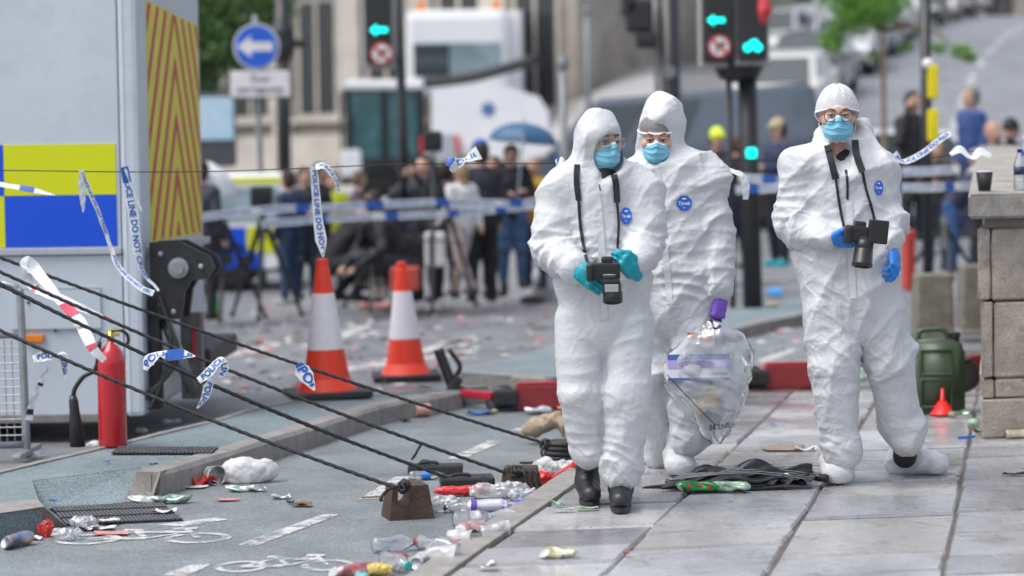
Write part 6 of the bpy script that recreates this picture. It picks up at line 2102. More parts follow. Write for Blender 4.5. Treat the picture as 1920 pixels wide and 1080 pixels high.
solo('wooden_stick', bar(G(677, 936, LZ) + Vector((0, 0, .006)), G(716, 934, LZ) + Vector((0, 0, .006)), .012, .01), M('wood', (.25, .15, .08), .7), 'short brown wooden stick beside the nearest iron block', 'stick')
lump('white crushed cup by the foot of the crowd barrier', 54, 862, -.05, 42, 18, .08, m_wbag, 25, 'cup', 'crushed_cup', 1.)
lump('white crumpled napkin behind the black horn', 172, 840, -.05, 32, 14, .08, m_wbag, 26, 'napkin', 'napkin', 1.)
lump('white crumpled paper on the road past the extinguisher', 265, 812, -.05, 24, 12, .07, m_wbag, 27, 'paper', 'crumpled_paper', 1.)
lump('white plastic scrap behind the back kerb of the island', 322, 796, -.05, 38, 12, .07, m_wbag, 28, 'plastic', 'plastic_scrap', 1.)
# gutter
lying_bottle('small clear bottle with a black cap beside the near iron block', 866, 963, LZ, R(172), .026, .17, m_clear, m_black, .2, 1)
lying_bottle('large clear bottle base-on under the purple cans', 893, 988, LZ, R(15), .036, .2, m_clear, M('blue cap', (.04, .2, .6), .4), .15, 2, band=m_clearbag)
lying_bottle('blue tinted bottle lying by the flat black weights', 802, 900, LZ, R(8), .024, .18, m_clear, m_black, .2, 3, band=M('blue label', (.03, .2, .6), .4))
lying_bottle('crumpled clear bottle with red cap in the lower gutter', 822, 1036, LZ, R(-40), .034, .2, m_clear, m_redp, .5, 4)
lying_bottle('squashed clear bottle leftmost in the lower gutter', 742, 1035, LZ, R(20), .036, .19, m_clear, m_redp, .7, 5)
lying_bottle('clear bottle beside the red crushed can at the bottom', 745, 1072, LZ, R(-60), .036, .2, m_clear, M('teal cap', (.05, .4, .4), .4), .5, 6)
lump('long red carrier bag trailing behind the purple cans', 905, 930, LZ, 130, 22, .1, M('red bag plastic', (.6, .03, .04), .35, facet=.3, fscale=30), 29, 'plastic bag', 'carrier_bag', 1.)
lump('clear bag bundle between the iron blocks', 926, 935, LZ, 120, 34, .12, m_clearbag, 30, 'plastic bag', 'plastic_bag', 1.2)
lump('clear bag left of the purple cans', 838, 960, LZ, 66, 34, .1, m_clearbag, 31, 'plastic bag', 'plastic_bag', 1.2)
lump('white plastic wrap in front of the lashed iron block', 990, 938, LZ, 86, 26, .1, m_clearbag, 32, 'plastic', 'plastic_wrap', 1.2)
lump('red plastic cup crushed right of the lashed iron block', 1010, 908, LZ, 44, 26, .08, m_redp, 33, 'cup', 'crushed_cup', 1.)
cup_thing('white paper cup lying by the black boots', 1016, 888, LZ, R(60), m_wbag, .1, .03, .042, .1, 4)
solo('red_horn', tube(smooth_path([G(1034, 905, LZ) + Vector((0, 0, .02)), G(1060, 893, LZ) + Vector((0, 0, .03)), G(1085, 880, 0) + Vector((0, 0, .03))], 5), list(np.interp(np.arange(11), [0, 7, 10], [.01, .014, .026])), 12), m_redp, 'red plastic horn lying on the kerb edge behind the boots', 'horn', smooth=True)
lump('clear sheet of plastic behind the red horn', 1056, 890, LZ, 70, 30, .1, m_clearbag, 34, 'plastic', 'plastic_sheet', 1.2)
cup_thing('clear plastic cup above the bottle base', 936, 985, LZ, R(40), m_clearbag, .11, .03, .044, .5, 5)
cup_thing('clear cup on its side in the lower gutter', 868, 1030, LZ, R(-30), m_clearbag, .12, .032, .048, .3, 6)
cup_thing('clear cup nested right of the red capped bottle', 925, 1018, LZ, R(20), m_clearbag, .12, .032, .048, .4, 7)
cup_thing('clear cup near the bottom of the gutter', 830, 1066, LZ, R(-20), m_clearbag, .12, .032, .048, .4, 8)
scrap('red and white wrapper in the lower gutter', 866, 1020, LZ, 50, .08, m_redw, 20, .06, 'wrapper')
scrap('teal scrap in the lower gutter', 905, 1010, LZ, 24, .05, M('teal scrap', (.15, .45, .5), .5), 21, .05, 'wrapper')
lump('yellow and white food carton at the bottom edge', 702, 1080, LZ, 56, 26, .1, m_yelw, 35, 'carton', 'food_carton', 1.)
lump('teal rounded lid at the bottom edge', 676, 1090, LZ, 30, 18, .06, M('teal lid', (.1, .4, .42), .4), 36, 'bowl', 'plastic_bowl', .5)
lump('yellowish crumpled wrapper behind the cups', 880, 1002, LZ, 46, 18, .07, m_yelw, 37, 'wrapper', 'wrapper', 1.)
lump('white crumpled bag at the bottom of the gutter', 765, 1066, LZ, 60, 24, .1, m_clearbag, 38, 'plastic bag', 'plastic_bag', 1.2)
lump('red topped crumpled wrapper above the silver can', 750, 1050, LZ, 36, 16, .06, m_redw, 39, 'wrapper', 'wrapper', 1.)
# paving
scrap('silver foil scrap on the paving at the bottom', 914, 1066, 0, 36, .06, m_foil, 22, .04, 'foil_scrap')
scrap('green bottle cap foil on the kerb joint', 1045, 949, 0, 20, .04, m_greenw, 23, .04, 'foil_scrap')
scrap('thin silver strip by the black boot', 1056, 958, 0, 36, .03, m_foil, 24, .01, 'foil_strip')
scrap('pale green strip between the boots and umbrella', 1100, 955, 0, 40, .03, m_greenw, 25, .01, 'foil_strip')
scrap('tiny red scrap on the paving joint at the bottom', 1174, 1040, 0, 12, .03, m_redw, 26, .01)
scrap('brown leaf on the paving right of the third person', 1798, 896, 0, 10, .03, m_brown, 27, .01, 'dead_leaf')
scrap('dark torn label on the paving at the right edge', 1905, 892, 0, 46, .04, m_darks, 28, .02, 'torn_label')
scrap('brown flat card on the paving behind the umbrella', 1470, 842, 0, 76, .2, M('brown card', (.27, .2, .15), .6, var=.2), 29, .01, 'card')
scrap('white strip beside the brown card', 1510, 846, 0, 40, .05, m_paper, 30, .03)
scrap('small blue scrap on a paving joint', 1450, 798, 0, 10, .04, m_bluew, 31, .01)
lump('green wrapper by the parapet wall base', 1826, 800, 0, 22, 16, .06, m_greenw, 40, 'wrapper', 'wrapper', 1.)
scrap('dark leaf litter against the wall corner', 1836, 814, 0, 24, .06, m_brown, 32, .06, 'dead_leaf')
solo('blue_lighter', bar(G(1796, 824) + Vector((0, 0, .008)), G(1828, 821) + Vector((0, 0, .008)), .012, .012, .003), M('blue plastic', (.01, .1, .6), .3), 'blue lighter lying at the foot of the wall', 'lighter')
solo('bottle_top', tf(lathe([(.022, 0), (.022, .012), (.02, .015), (.012, .016), (.012, .013), (.0001, .013)], 20), Matrix.Translation(G(1474, 909) + Vector((0, -.0, .03))) @ Matrix.Rotation(R(75), 4, 'X')), m_print, 'round white cap resting on the black umbrella', 'bottle top', smooth=True)
# about the scooters
cup_thing('pink paper cup lying by the island kerb', 790, 782, LZ, R(40), M('pink cup', (.55, .3, .26), .6, var=.2, scale=30), .1, .032, .042, .1, 9)
scrap('small black scrap near the pink cup', 760, 792, LZ, 16, .05, m_darks, 33, .04)
scrap('bright blue and yellow wrapper before the red scooter', 900, 778, LZ, 44, .1, m_bluew, 34, .05, 'wrapper')
scrap('yellow scrap beside the blue wrapper', 922, 776, LZ, 20, .06, m_yelw, 35, .05, 'wrapper')
lump('yellow tab on the second island kerb', 880, 714, -.05, 12, 14, .05, m_yelw, 41, 'tab', 'yellow_tab', .5)
lump('white roll lying by the second island', 938, 722, LZ, 54, 14, .06, m_paper, 42, 'paper roll', 'paper_roll', .4)
lump('pinkish crumpled bag behind the second person', 1238, 800, -.03, 40, 36, .12, M('pink bag', (.42, .24, .2), .5, var=.4, scale=20), 43, 'bag', 'crumpled_bag', 1.)
scrap('green scrap behind the second person', 1216, 808, 0, 20, .06, m_greenw, 36, .03)
lump('dark red scrap on the paving between the two figures', 1645, 744, 0, 16, 8, .05, m_redw, 44, 'wrapper', 'wrapper', 1.)
lump('green and white wrapper by the bollard', 1622, 715, 0, 24, 12, .08, m_greenw, 45, 'wrapper', 'wrapper', 1.)
# farther litter one can tell apart
lump('bright blue bag on the far kerb', 1452, 556, 0, 34, 16, .15, M('bright blue bag', (.05, .35, .75), .4), 46, 'plastic bag', 'carrier_bag', 1.)
lump('beige bag on the second island', 1448, 576, .05, 26, 12, .12, M('beige bag', (.5, .46, .33), .6), 47, 'bag', 'crumpled_bag', 1.)
lump('blue and white heap by the second island kerb', 1468, 610, LZ, 40, 18, .15, m_bluew, 48, 'litter', 'litter_heap', 1.2)
lump('white heap by the second island kerb', 1448, 604, LZ, 34, 14, .15, m_paper, 49, 'litter', 'litter_heap', 1.2)
lump('pinkish pile of paper on the road before the crowd', 704, 580, -.06, 70, 14, .3, m_pinkp, 50, 'litter', 'paper_pile', 1.2)
lump('pink pile on the road nearest the crouching figure', 690, 566, -.06, 44, 10, .3, m_pinkp, 51, 'litter', 'paper_pile', 1.2)
lump('large white sack on the road behind the first person', 1018, 560, -.06, 70, 60, .4, m_wbag, 52, 'sack', 'sack', .6)
lump('black and red bag beside the white sack', 1000, 570, -.06, 50, 18, .2, m_darks, 53, 'bag', 'shoulder_bag', .8)
lump('green bottle shape standing at the far left kerb', 404, 598, -.06, 10, 50, .08, M('green glass', (.03, .3, .06), .2), 54, 'bottle', 'green_bottle', .2)
# uncountable scraps over the far road
rr = random.Random(99)
V, Fc, fm = [], [], []
cols = [m_paper, m_pinkp, m_darks, m_redw, m_brown, m_bluew]
for q in range(800):
    Y = rr.uniform(14.5, 25)
    g = Vector((rr.uniform(-.2, .2) * Y, Y, -.058))
    s = rr.uniform(.015, .05)
    a = rr.uniform(0, 6.3)
    n0 = len(V)
    for k in range(4):
        t = a + k * math.pi / 2
        V.append((g.x + s * 1.4 * math.cos(t), g.y + s * math.sin(t), g.z + .002 + rr.uniform(0, .02)))
    V.append((g.x, g.y, g.z + rr.uniform(.01, .03)))
    ci = rr.choice([0, 0, 0, 0, 1, 1, 1, 2, 2, 2, 4, 4, 4, 3])
    for k in range(4):
        Fc.append([n0 + k, n0 + (k + 1) % 4, n0 + 4]); fm.append(ci)
o = ob('litter_scatter', (V, Fc), None, mats=cols, fmat=fm)
tag(o, 'scattered small scraps of paper over the far road', 'litter', kind='stuff')

# ---------------------------------------------------------------- fallen scooters
def scooter(label, p_bar, p_deck0, p_deck1, up=.05):
    """lying on its side: handlebar end, stem, deck"""
    t = thing('electric_scooter', label, 'scooter', (p_bar + p_deck1) / 2, 'fallen red scooters')
    z = Vector((0, 0, 1))
    d = (p_deck0 - p_bar)
    wob('stem', bar(p_bar + z * .09, p_deck0 + z * .1, .05, .05, .012), m_scred, t)
    wob('joint', bar(p_bar.lerp(p_deck0, -.02) + z * .1, p_bar.lerp(p_deck0, .2) + z * .095, .075, .075, .02), m_grime, t)
    hb = p_bar + z * .1
    wob('handlebar', tube(smooth_path([hb + Vector((.05, 0, -.1)), hb, hb + Vector((-.06, .02, .16)), hb + Vector((-.1, .03, .27))], 5), .034, 10), m_black, t, smooth=True)
    wob('brake_lever', tube(smooth_path([hb + Vector((-.0, 0, .08)), hb + Vector((.04, 0, .16)), hb + Vector((-.03, 0, .27))], 4), .016, 8), m_black, t, smooth=True)
    wob('display', bar(hb + Vector((-.03, -.03, 0)), hb + Vector((.04, -.03, .09)), .09, .06, .015), m_grime, t)
    dd = (p_deck1 - p_deck0)
    wob('battery_case', bar(p_deck0 + z * .09, p_deck0 + dd * .3 + z * .09, .15, .1, .02), m_grime, t)
    dk = wob('deck', bar(p_deck0 + dd * .28 + z * .085, p_deck0 + dd * .95 + z * .085, .06, .16, .012), m_maroon, t)
    wob('deck_plate', bar(p_deck0 + dd * .3 + z * .175, p_deck0 + dd * .93 + z * .175, .05, .012, .003), m_scred, dk)
    for q in (.12, 1.0):
        c_ = p_deck0 + dd * q + Vector((0, .02, .06))
        w = wob('wheel', tf(lathe([(.05, -.025), (.1, -.025), (.11, -.012), (.11, .012), (.1, .025), (.05, .025)], 20), Matrix.Translation(c_) @ Matrix.Rotation(R(65), 4, 'X')), m_black, t, smooth=True)
        wob('hub', tf(lathe([(.0001, -.02), (.05, -.02), (.05, .02), (.0001, .02)], 14), Matrix.Translation(c_) @ Matrix.Rotation(R(65), 4, 'X')), m_steel, w)
scooter('red scooter fallen on its side with black handlebar raised, near the cones', G(852, 762, LZ), G(925, 772, LZ), G(1075, 768, LZ))
scooter('red scooter lying across the end of the paving behind the carried bag', G(1230, 772, 0), G(1390, 733, 0), G(1545, 728, 0))
t = thing('electric_scooter', 'end of a fallen red scooter beside the parapet wall', 'scooter', G(1830, 722), 'fallen red scooters')
a, b_ = G(1800, 722) + Vector((0, .3, .09)), G(1880, 715) + Vector((0, .3, .1))
wob('deck', bar(a, b_, .06, .14, .012), m_maroon, t)
wob('wheel', tf(lathe([(.05, -.03), (.1, -.03), (.11, -.012), (.11, .012), (.1, .03), (.05, .03)], 20), Matrix.Translation(G(1812, 742) + Vector((0, .1, .12))) @ Matrix.Rotation(R(80), 4, 'X')), m_black, t, smooth=True)
wob('fender', bar(G(1812, 742) + Vector((-.04, .1, .2)), G(1812, 742) + Vector((.06, .1, .23)), .05, .02, .006), m_grime, t)

# ================================================================== THE STREET BEHIND
def TG(px, Y, py=300):
    """ground point in that pixel column at that depth"""
    x = P(px, py, Y).x
    return Vector((x, Y, float(terrain(np.array(x), np.array(Y)))))
def tsheet(name, pxY, dz, mat, nu=8, nv=8, kind='structure'):
    """sheet draped on the terrain between four (px, Y) corners"""
    a, b_, c_, d = [TG(*q) for q in pxY]
    V, Fc = [], []
    for i in range(nu + 1):
        for j in range(nv + 1):
            u, v = i / nu, j / nv
            p_ = a.lerp(b_, u).lerp(d.lerp(c_, u), v)
            V.append((p_.x, p_.y, float(terrain(np.array(p_.x), np.array(p_.y))) + dz))
    Fc = [[i * (nv + 1) + j, (i + 1) * (nv + 1) + j, (i + 1) * (nv + 1) + j + 1, i * (nv + 1) + j + 1] for i in range(nu) for j in range(nv)]
    o = ob(name, (V, Fc), mat, smooth=True)
    return tag(o, kind=kind)
m_far_pave = M('pale far paving', (.36, .355, .36), .5, var=.15, scale=1.5)
tsheet('far_pavement', [(1010, 40), (1235, 40), (1245, 95), (1060, 95)], .03, m_far_pave, 10, 16)
tsheet('far_pavement', [(340, 33), (1010, 34), (1000, 66), (380, 66)], .02, m_far_pave, 14, 10)
hm = tag(put(bpy.data.objects.new('hill_markings', None), None, Matrix.Translation(TG(1800, 50))), kind='structure')
for k in range(12):
    Y0_ = 33 + k * 5.2
    pxa = 1740 + (Y0_ - 33) * 3.4
    a, b_, c_, d = [TG(*q) for q in ((pxa, Y0_), (pxa + 14, Y0_), (pxa + 22, Y0_ + 3.2), (pxa + 11, Y0_ + 3.2))]
    wob('road_line', ([p_ + Vector((0, 0, .025)) for p_ in (a, b_, c_, d)], [[0, 1, 2, 3]]), m_white_line, hm)

# ---------------------------------------------------------------- vehicles
m_glass = M('vehicle glass', (.035, .05, .055), .08, var=.1, coat=.5)
m_glassl = M('glass with painted pale reflection', (.22, .30, .33), .12, var=.3, scale=1.5)  # pale copy of the vehicle glass, reflection put into the base colour
m_tyre = M('tyre rubber', (.015, .015, .016), .8, var=.2)
m_rim = M('wheel rim', (.3, .31, .32), .35, metal=.7)
m_lampw = M('head lamp', (.7, .72, .75), .15)
m_lampr = M('tail lamp', (.4, .01, .01), .2)
PAINT = {}
def paint(c):
    k = 'car paint %.2f %.2f %.2f' % c
    return M(k, c, .3, var=.04, scale=2, coat=.6)
def car_parts(t, L, Wd, H, col, roof=.55, van=False, cab=None, tail=.25, nose=.30):
    """x forward; t already placed and turned"""
    pm = paint(col)
    zb, zs = .28, H * (.62 if not van else .55)
    wr = .32 if not van else .34
    fx, rx = L * .31, -L * .31
    def arch(cx):
        return [(cx + (wr + .05) * math.cos(a), zb + max(0, (wr + .05) * math.sin(a)) * .95) for a in np.linspace(math.pi, 0, 9)]
    if not van:
        side = [(-L / 2, zb + .08)] + arch(rx) + arch(fx) + [(L / 2, zb + .06), (L / 2, zs * .72), (L / 2 - .12, zs * .88), (L * .22, zs), (-L * .40, zs * 1.02), (-L / 2, zs * .93)]
    else:
        side = [(-L / 2, zb + .05)] + arch(rx) + arch(fx) + [(L / 2, zb + .05), (L / 2, zs * .8), (L * .40, zs), (-L / 2, zs)]
    V, Fc = prism_y(side, -Wd / 2, Wd / 2)
    bm = bmesh.new()
    vv = [bm.verts.new(v) for v in V]
    for f in Fc: bm.faces.new([vv[i] for i in f])
    ed = [e for e in bm.edges if abs(e.verts[0].co.y) == Wd / 2 and abs(e.verts[1].co.y) == Wd / 2 and e.verts[0].co.y == e.verts[1].co.y and min(e.verts[0].co.z, e.verts[1].co.z) > zs * .6]
    bmesh.ops.bevel(bm, geom=ed, offset=.09, segments=3, affect='EDGES')
    bm.verts.index_update()
    ob('body', ([v.co.copy() for v in bm.verts], [[v.index for v in f.verts] for f in bm.faces]), pm, t)
    bm.free()
    x0, x1 = (-L * .44, L * .24) if not van else (-L / 2, L * .40)
    r0, r1 = (-L * .30, L * .06) if not van else (-L / 2 + .05, L * .22)
    inset = .13 if not van else .08
    lo_ = [(x0, -Wd / 2 + .05, zs - .01), (x1, -Wd / 2 + .05, zs - .01), (x1, Wd / 2 - .05, zs - .01), (x0, Wd / 2 - .05, zs - .01)]
    hi_ = [(r0, -Wd / 2 + .05 + inset, H), (r1, -Wd / 2 + .05 + inset, H), (r1, Wd / 2 - .05 - inset, H), (r0, Wd / 2 - .05 - inset, H)]
    bm = bmesh.new()
    vv = [bm.verts.new(v) for v in lo_ + hi_]
    for f in [[4, 5, 6, 7]] + [[q, (q + 1) % 4, 4 + (q + 1) % 4, 4 + q] for q in range(4)]:
        bm.faces.new([vv[i] for i in f])
    bmesh.ops.bevel(bm, geom=[e for e in bm.edges if e.verts[0].co.z > zs or e.verts[1].co.z > zs], offset=.06, segments=3, affect='EDGES')
    bm.verts.index_update()
    ob('cabin', ([v.co.copy() for v in bm.verts], [[v.index for v in f.verts] for f in bm.faces]), pm, t)
    bm.free()
    def pane(name, quad, u0, u1, v0, v1, off):
        a, b_, c_, d = [Vector(q) for q in quad]
        n = (b_ - a).cross(d - a).normalized() * off
        q = lambda u, v: a.lerp(b_, u).lerp(d.lerp(c_, u), v) + n
        o = ob(name, ([q(u0, v0), q(u1, v0), q(u1, v1), q(u0, v1)], [[0, 1, 2, 3]]), m_glass, t)
        return o
    def face(i): return (lo_[i], lo_[(i + 1) % 4], hi_[(i + 1) % 4], hi_[i])
    segs = ((.06, .36), (.40, .66), (.69, .93)) if not van else ((.74, .95), (.5, .7)) if van != 'solid' else ((.78, .95),)
    for u0, u1 in segs:
        pane('side_window', face(0), u0, u1, .12, .86, .012)
        f2 = face(2)
        pane('side_window', f2, 1 - u1, 1 - u0, .12, .86, .012)
    pane('windscreen', face(1), .06, .94, .08, .92, .012)
    pane('rear_window', face(3), .1, .9, .15, .88, .012)
    for x in (fx, rx):
        for s in (-1, 1):
            w = ob('wheel', tf(lathe([(.2, -.1), (wr - .03, -.1), (wr, -.06), (wr, .06), (wr - .03, .1), (.2, .1)], 22), Matrix.Translation((x, s * (Wd / 2 - .09), wr)) @ Matrix.Rotation(R(90), 4, 'X')), m_tyre, t, smooth=True)
            wob('rim', tf(lathe([(.0001, -.07), (.06, -.085), (.21, -.075), (.21, .075), (.06, .085), (.0001, .07)], 16), WM[t.name] @ Matrix.Translation((x, s * (Wd / 2 - .075), wr)) @ Matrix.Rotation(R(90), 4, 'X')), m_rim, w)
    for s in (-1, 1):
        ob('headlight', at(box(.06, .34, .15, .03), L / 2 - .03, s * (Wd / 2 - .25), zs * .72), m_lampw, t)
        ob('tail_light', at(box(.05, .2, .24, .02), -L / 2 + .005, s * (Wd / 2 - .13), zs * .78), m_lampr, t)
        ob('mirror', at(box(.1, .18, .13, .03), x1 - .12, s * (Wd / 2 + .06), zs + .06), pm, t)
    ob('bumper', at(box(.1, Wd * .94, .16, .04), L / 2 - .02, 0, zb + .1), m_grime, t)
    ob('bumper', at(box(.1, Wd * .94, .16, .04), -L / 2 + .02, 0, zb + .1), m_grime, t)
    ob('number_plate', at(box(.02, .5, .11, .004), L / 2 + .035, 0, zb + .16), m_print, t)
    ob('underbody', at(box(L * .9, Wd * .8, .2, .02), 0, 0, zb + .05), m_tyre, t)
def place(name, label, cat, px, Y, heading, group=None, dz=0.0, lean=True):
    g = TG(px, Y) + Vector((0, 0, dz))
    e = 1.5
    fx = Vector((math.cos(heading), math.sin(heading), 0))
    def zt(v): return float(terrain(np.array(v.x), np.array(v.y)))
    f_ = (g + fx * e); f_.z = zt(f_) + dz
    b_ = (g - fx * e); b_.z = zt(b_) + dz
    x = (f_ - b_).normalized() if lean else fx
    z = Vector((0, 0, 1))
    y = z.cross(x).normalized()
    z = x.cross(y)
    return thing(name, label, cat, g, group, rot=Matrix((x, y, z)).transposed())
up_hill = math.atan2(62, 18.3)
# police car, side on, facing away right
t = place('police_car', 'police estate car with yellow panels and blue lettering behind the tripods', 'police car', 236, 29, R(184))
car_parts(t, 4.7, 1.85, 1.56, (.8, .81, .82), van=True)
def side_panel_(t, x0, x1, z0, z1, mat, y, name='livery_panel'):
    ob(name, ([(x0, y, z0), (x1, y, z0), (x1, y, z1), (x0, y, z1)], [[0, 1, 2, 3]]), mat, t)
for k, x in enumerate((-2.2, -1.65, -1.1, -.55, 0, .55)):
    side_panel_(t, x, x + .54, .5, .84, (m_yel, m_blu)[k % 2], .935)
side_panel_(t, -2.2, .9, 1.42, 1.5, m_yel, .845)
for x0, x1 in ((-2.1, -1.2), (-1.1, -.2)):
    ob('rear_side_window', ([(x0, .905, .92), (x1, .905, .92), (x1, .855, 1.36), (x0, .855, 1.36)], [[0, 1, 2, 3]]), m_glassl, t)
ob('lettering', tf(text_vf('POLICE', .3, .02), Matrix.Translation((-1.4, .94, .4)) @ Matrix.Rotation(R(180), 4, 'Z') @ Matrix.Rotation(R(90), 4, 'X')), m_blu, t)
ob('light_bar', at(box(.3, 1.2, .1, .03), -.2, 0, 1.6), m_blu, t)
# parked cars up the hill
hill = [(1478, 176, 46, (.66, .66, .65), 1.5, 'white hatchback nearest in the parked row up the hill', 0), (1532, 152, 52, (.03, .032, .04), 1.5, 'black car second in the parked row', 0),
        (1595, 128, 59, (.45, .47, .5), 1.5, 'silver car third in the parked row beside the young tree', 0), (1640, 105, 66, (.16, .17, .2), 1.6, 'dark grey car behind the young tree trunk', 0),
        (1668, 88, 73, (.58, .6, .62), 1.55, 'pale silver car halfway up the parked row', 0), (1695, 75, 80, (.68, .68, .68), 2.1, 'white van halfway up the parked row', 1),
        (1738, 58, 88, (.04, .04, .05), 1.5, 'dark car past the white van on the hill', 0), (1768, 42, 96, (.5, .5, .52), 1.5, 'grey car near the top of the parked row', 0),
        (1800, 28, 105, (.03, .03, .04), 1.55, 'black car near the hilltop', 0), (1835, 12, 115, (.1, .1, .12), 1.5, 'last dark car visible at the hilltop', 0)]
for px, py, Y, col, H, lab, vn in hill:
    t = place('parked_car' if not vn else 'parked_van', lab, 'car' if not vn else 'van', px - 8, Y, up_hill + math.pi, 'vehicles parked up the hill')
    car_parts(t, 4.3 if not vn else 5.2, 1.8, H, col, van=vn)
t = place('parked_van', 'large white van at the top left of the hill', 'van', 1500, 72, up_hill + math.pi, 'vehicles parked up the hill')
car_parts(t, 5.6, 2.0, 2.4, (.66, .67, .68), van=True)
t = place('parked_car', 'silver car behind the right traffic signals', 'car', 1452, 62, up_hill + math.pi, 'vehicles parked up the hill')
car_parts(t, 4.3, 1.8, 1.55, (.5, .52, .54))
# vehicles in the crossing
t = place('silver_saloon', 'silver saloon car right behind the third person', 'car', 1612, 33.5, R(168))
car_parts(t, 4.5, 1.8, 1.46, (.52, .55, .58))
t = place('dark_van', 'slate blue people carrier behind the two hooded figures', 'van', 1258, 35, R(176))
car_parts(t, 4.9, 1.95, 1.95, (.09, .115, .15), van=True)
# white lorry behind
t = place('white_lorry', 'white lorry with amber roof beacons facing the crossing', 'lorry', 882, 56, R(-92))
def tb(name, x0, x1, y0, y1, z0, z1, mat, bev=.06, par=None):
    return ob(name, at(box(x1 - x0, y1 - y0, z1 - z0, bev), (x0 + x1) / 2, (y0 + y1) / 2, (z0 + z1) / 2), mat, par or t)
wl = paint((.82, .83, .85))
tb('cab', .2, 2.3, -1.45, 1.1, 1.2, 3.9, wl, .22)
tb('box_body', -5, .25, -1.5, 1.4, 1.1, 3.82, wl, .05)
tb('windscreen', 2.26, 2.33, -1.25, .95, 2.25, 3.1, m_glassl, .03)
tb('windscreen_dark', 2.31, 2.36, -1.25, -.35, 2.28, 3.07, m_glass, .02)
tb('grille', 2.25, 2.34, -1.2, .9, 1.25, 1.75, m_grime, .03)
tb('bumper', 2.1, 2.45, -1.4, 1.1, .5, 1.15, m_grime, .06)
for y in (-1.1, .8): tb('beacon', 1.2, 1.4, y - .1, y + .1, 3.9, 4.12, m_orange, .04)
for x in (1.4, -3.6):
    for y in (-1.2, 1.0): ob('wheel', tf(lathe([(.2, -.15), (.47, -.15), (.5, -.1), (.5, .1), (.47, .15), (.2, .15)], 20), Matrix.Translation((x, y, .5)) @ Matrix.Rotation(R(90), 4, 'X')), m_tyre, t, smooth=True)
# sweeper: glass cab and white rounded hopper
t = place('street_sweeper', 'street sweeper with dark glass cab and rounded white hopper', 'street sweeper', 812, 46, R(-172), lean=False)
# local x forward (to the left in the picture), y towards the camera
tb('cab_roof', .25, 1.95, -.9, .9, 2.28, 2.5, wl, .1)
tb('cab_glass', .32, 1.9, -.85, .85, .75, 2.3, m_glass, .08)
for x in (.3, 1.1, 1.88): tb('cab_pillar', x - .05, x + .05, .84, .9, .5, 2.3, m_black, .02)
for x in (.3, 1.88): tb('cab_pillar', x - .05, x + .05, -.9, -.84, .5, 2.3, m_black, .02)
for x0, x1 in ((.4, 1.03), (1.17, 1.8)):
    tb('cab_pane', x0, x1, .85, .875, .85, 2.2, M('glass with painted teal reflection', (.05, .12, .13), .12, var=.5, scale=2.5), .02)  # teal reflection on the dark cab glass, put into the pane colour
tb('cab_floor', .2, 2.0, -.9, .9, .4, .8, m_grime, .06)
tb('front_panel', 1.6, 2.02, .2, .93, .45, 1.05, wl, .08)
pr = [(-2.35, .9), (-2.4, 1.75), (-2.2, 2.1), (-1.6, 2.3), (-.7, 2.4), (.1, 2.3), (.12, 1.3), (-.5, 1.1), (-.9, .75), (-1.8, .7)]
V, Fc = prism_y([(x, z) for x, z in pr], -.85, .88)
ob('hopper', (V, Fc), wl, t)
ob('crest', tf(lathe([(.0001, 0), (.15, 0), (.15, .012), (.0001, .012)], 20), Matrix.Translation((-1.1, .885, 1.85)) @ Matrix.Rotation(R(-90), 4, 'X')), M('crest blue', (.1, .18, .4), .5), t)
tb('chassis', -2.2, 2.0, -.7, .7, .3, .6, m_grime, .05)
tb('work_panel', -.4, .3, .86, .98, .75, 1.35, m_bodyd, .04)
for x in (-.42, .32): tb('red_marker', x - .04, x + .04, .86, 1.0, .95, 1.3, m_redp, .01)
for x in (1.2, -1.4):
    for y in (-.8, .8): ob('wheel', tf(lathe([(.15, -.1), (.36, -.1), (.39, -.06), (.39, .06), (.36, .1), (.15, .1)], 20), Matrix.Translation((x, y, .39)) @ Matrix.Rotation(R(90), 4, 'X')), m_tyre, t, smooth=True)
ob('suction_boom', tube(smooth_path([(.2, .2, 2.45), (-.8, .3, 2.55), (-2.3, .4, 2.95)], 6), .12, 10), m_grime, t, smooth=True)

# ---------------------------------------------------------------- street furniture
m_post = M('black painted post', (.018, .019, .021), .4, var=.2)
m_postg = M('grey painted post', (.2, .21, .22), .45, var=.15)
m_sigback = M('signal backing', (.02, .02, .022), .5)
m_green = M('lit green signal', (.0, .5, .45), .3, var=0, emit=(.0, .9, .8), estr=1.5)
def post(t, px0, py0, Y, r, py1=None, name='post', mat=None, px1=None):
    a = P(px0, py0, Y)
    g = TG(px1 if px1 else px0 + 6, Y)
    return wob(name, tube([a, g], r, 12), mat or m_post, t, smooth=True)
def signal(t, px, py, Y, w, h, lit, rt=None):
    """signal head whose top-centre pixel is given; width and height in pixels"""
    c_ = P(px, py + h / 2, Y)
    s = px_m(Y)
    W_, H_ = w / s, h / s
    hd = wob('signal_board', at(box(W_, .05, H_, .03), c_.x, c_.y, c_.z), M('signal border', (.42, .42, .42), .5, dirt=.3), t)
    wob('signal_housing', at(box(W_ * .8, .16, H_ * .9, .03), c_.x, c_.y - .06, c_.z), m_sigback, hd)
    return c_, W_, H_, hd
def disc(name, c_, r, mat, par, y=-.15, n=20):
    return wob(name, tf(lathe([(.0001, 0), (r, 0), (r, .012), (.0001, .012)], n), Matrix.Translation(Vector(c_) + Vector((0, y, 0))) @ Matrix.Rotation(R(90), 4, 'X')), mat, par)
def flatpoly(name, pts, c_, y, mat, par, sc=1.0):
    return wob(name, ([(c_[0] + x * sc, c_[1] + y, c_[2] + z * sc) for x, z in pts], [list(range(len(pts)))]), mat, par)
ARROW = [(-1, 0), (-.25, .62), (-.25, .25), (.95, .25), (.95, -.25), (-.25, -.25), (-.25, -.62)]
m_rr = M('sign red', (.42, .05, .05), .5)
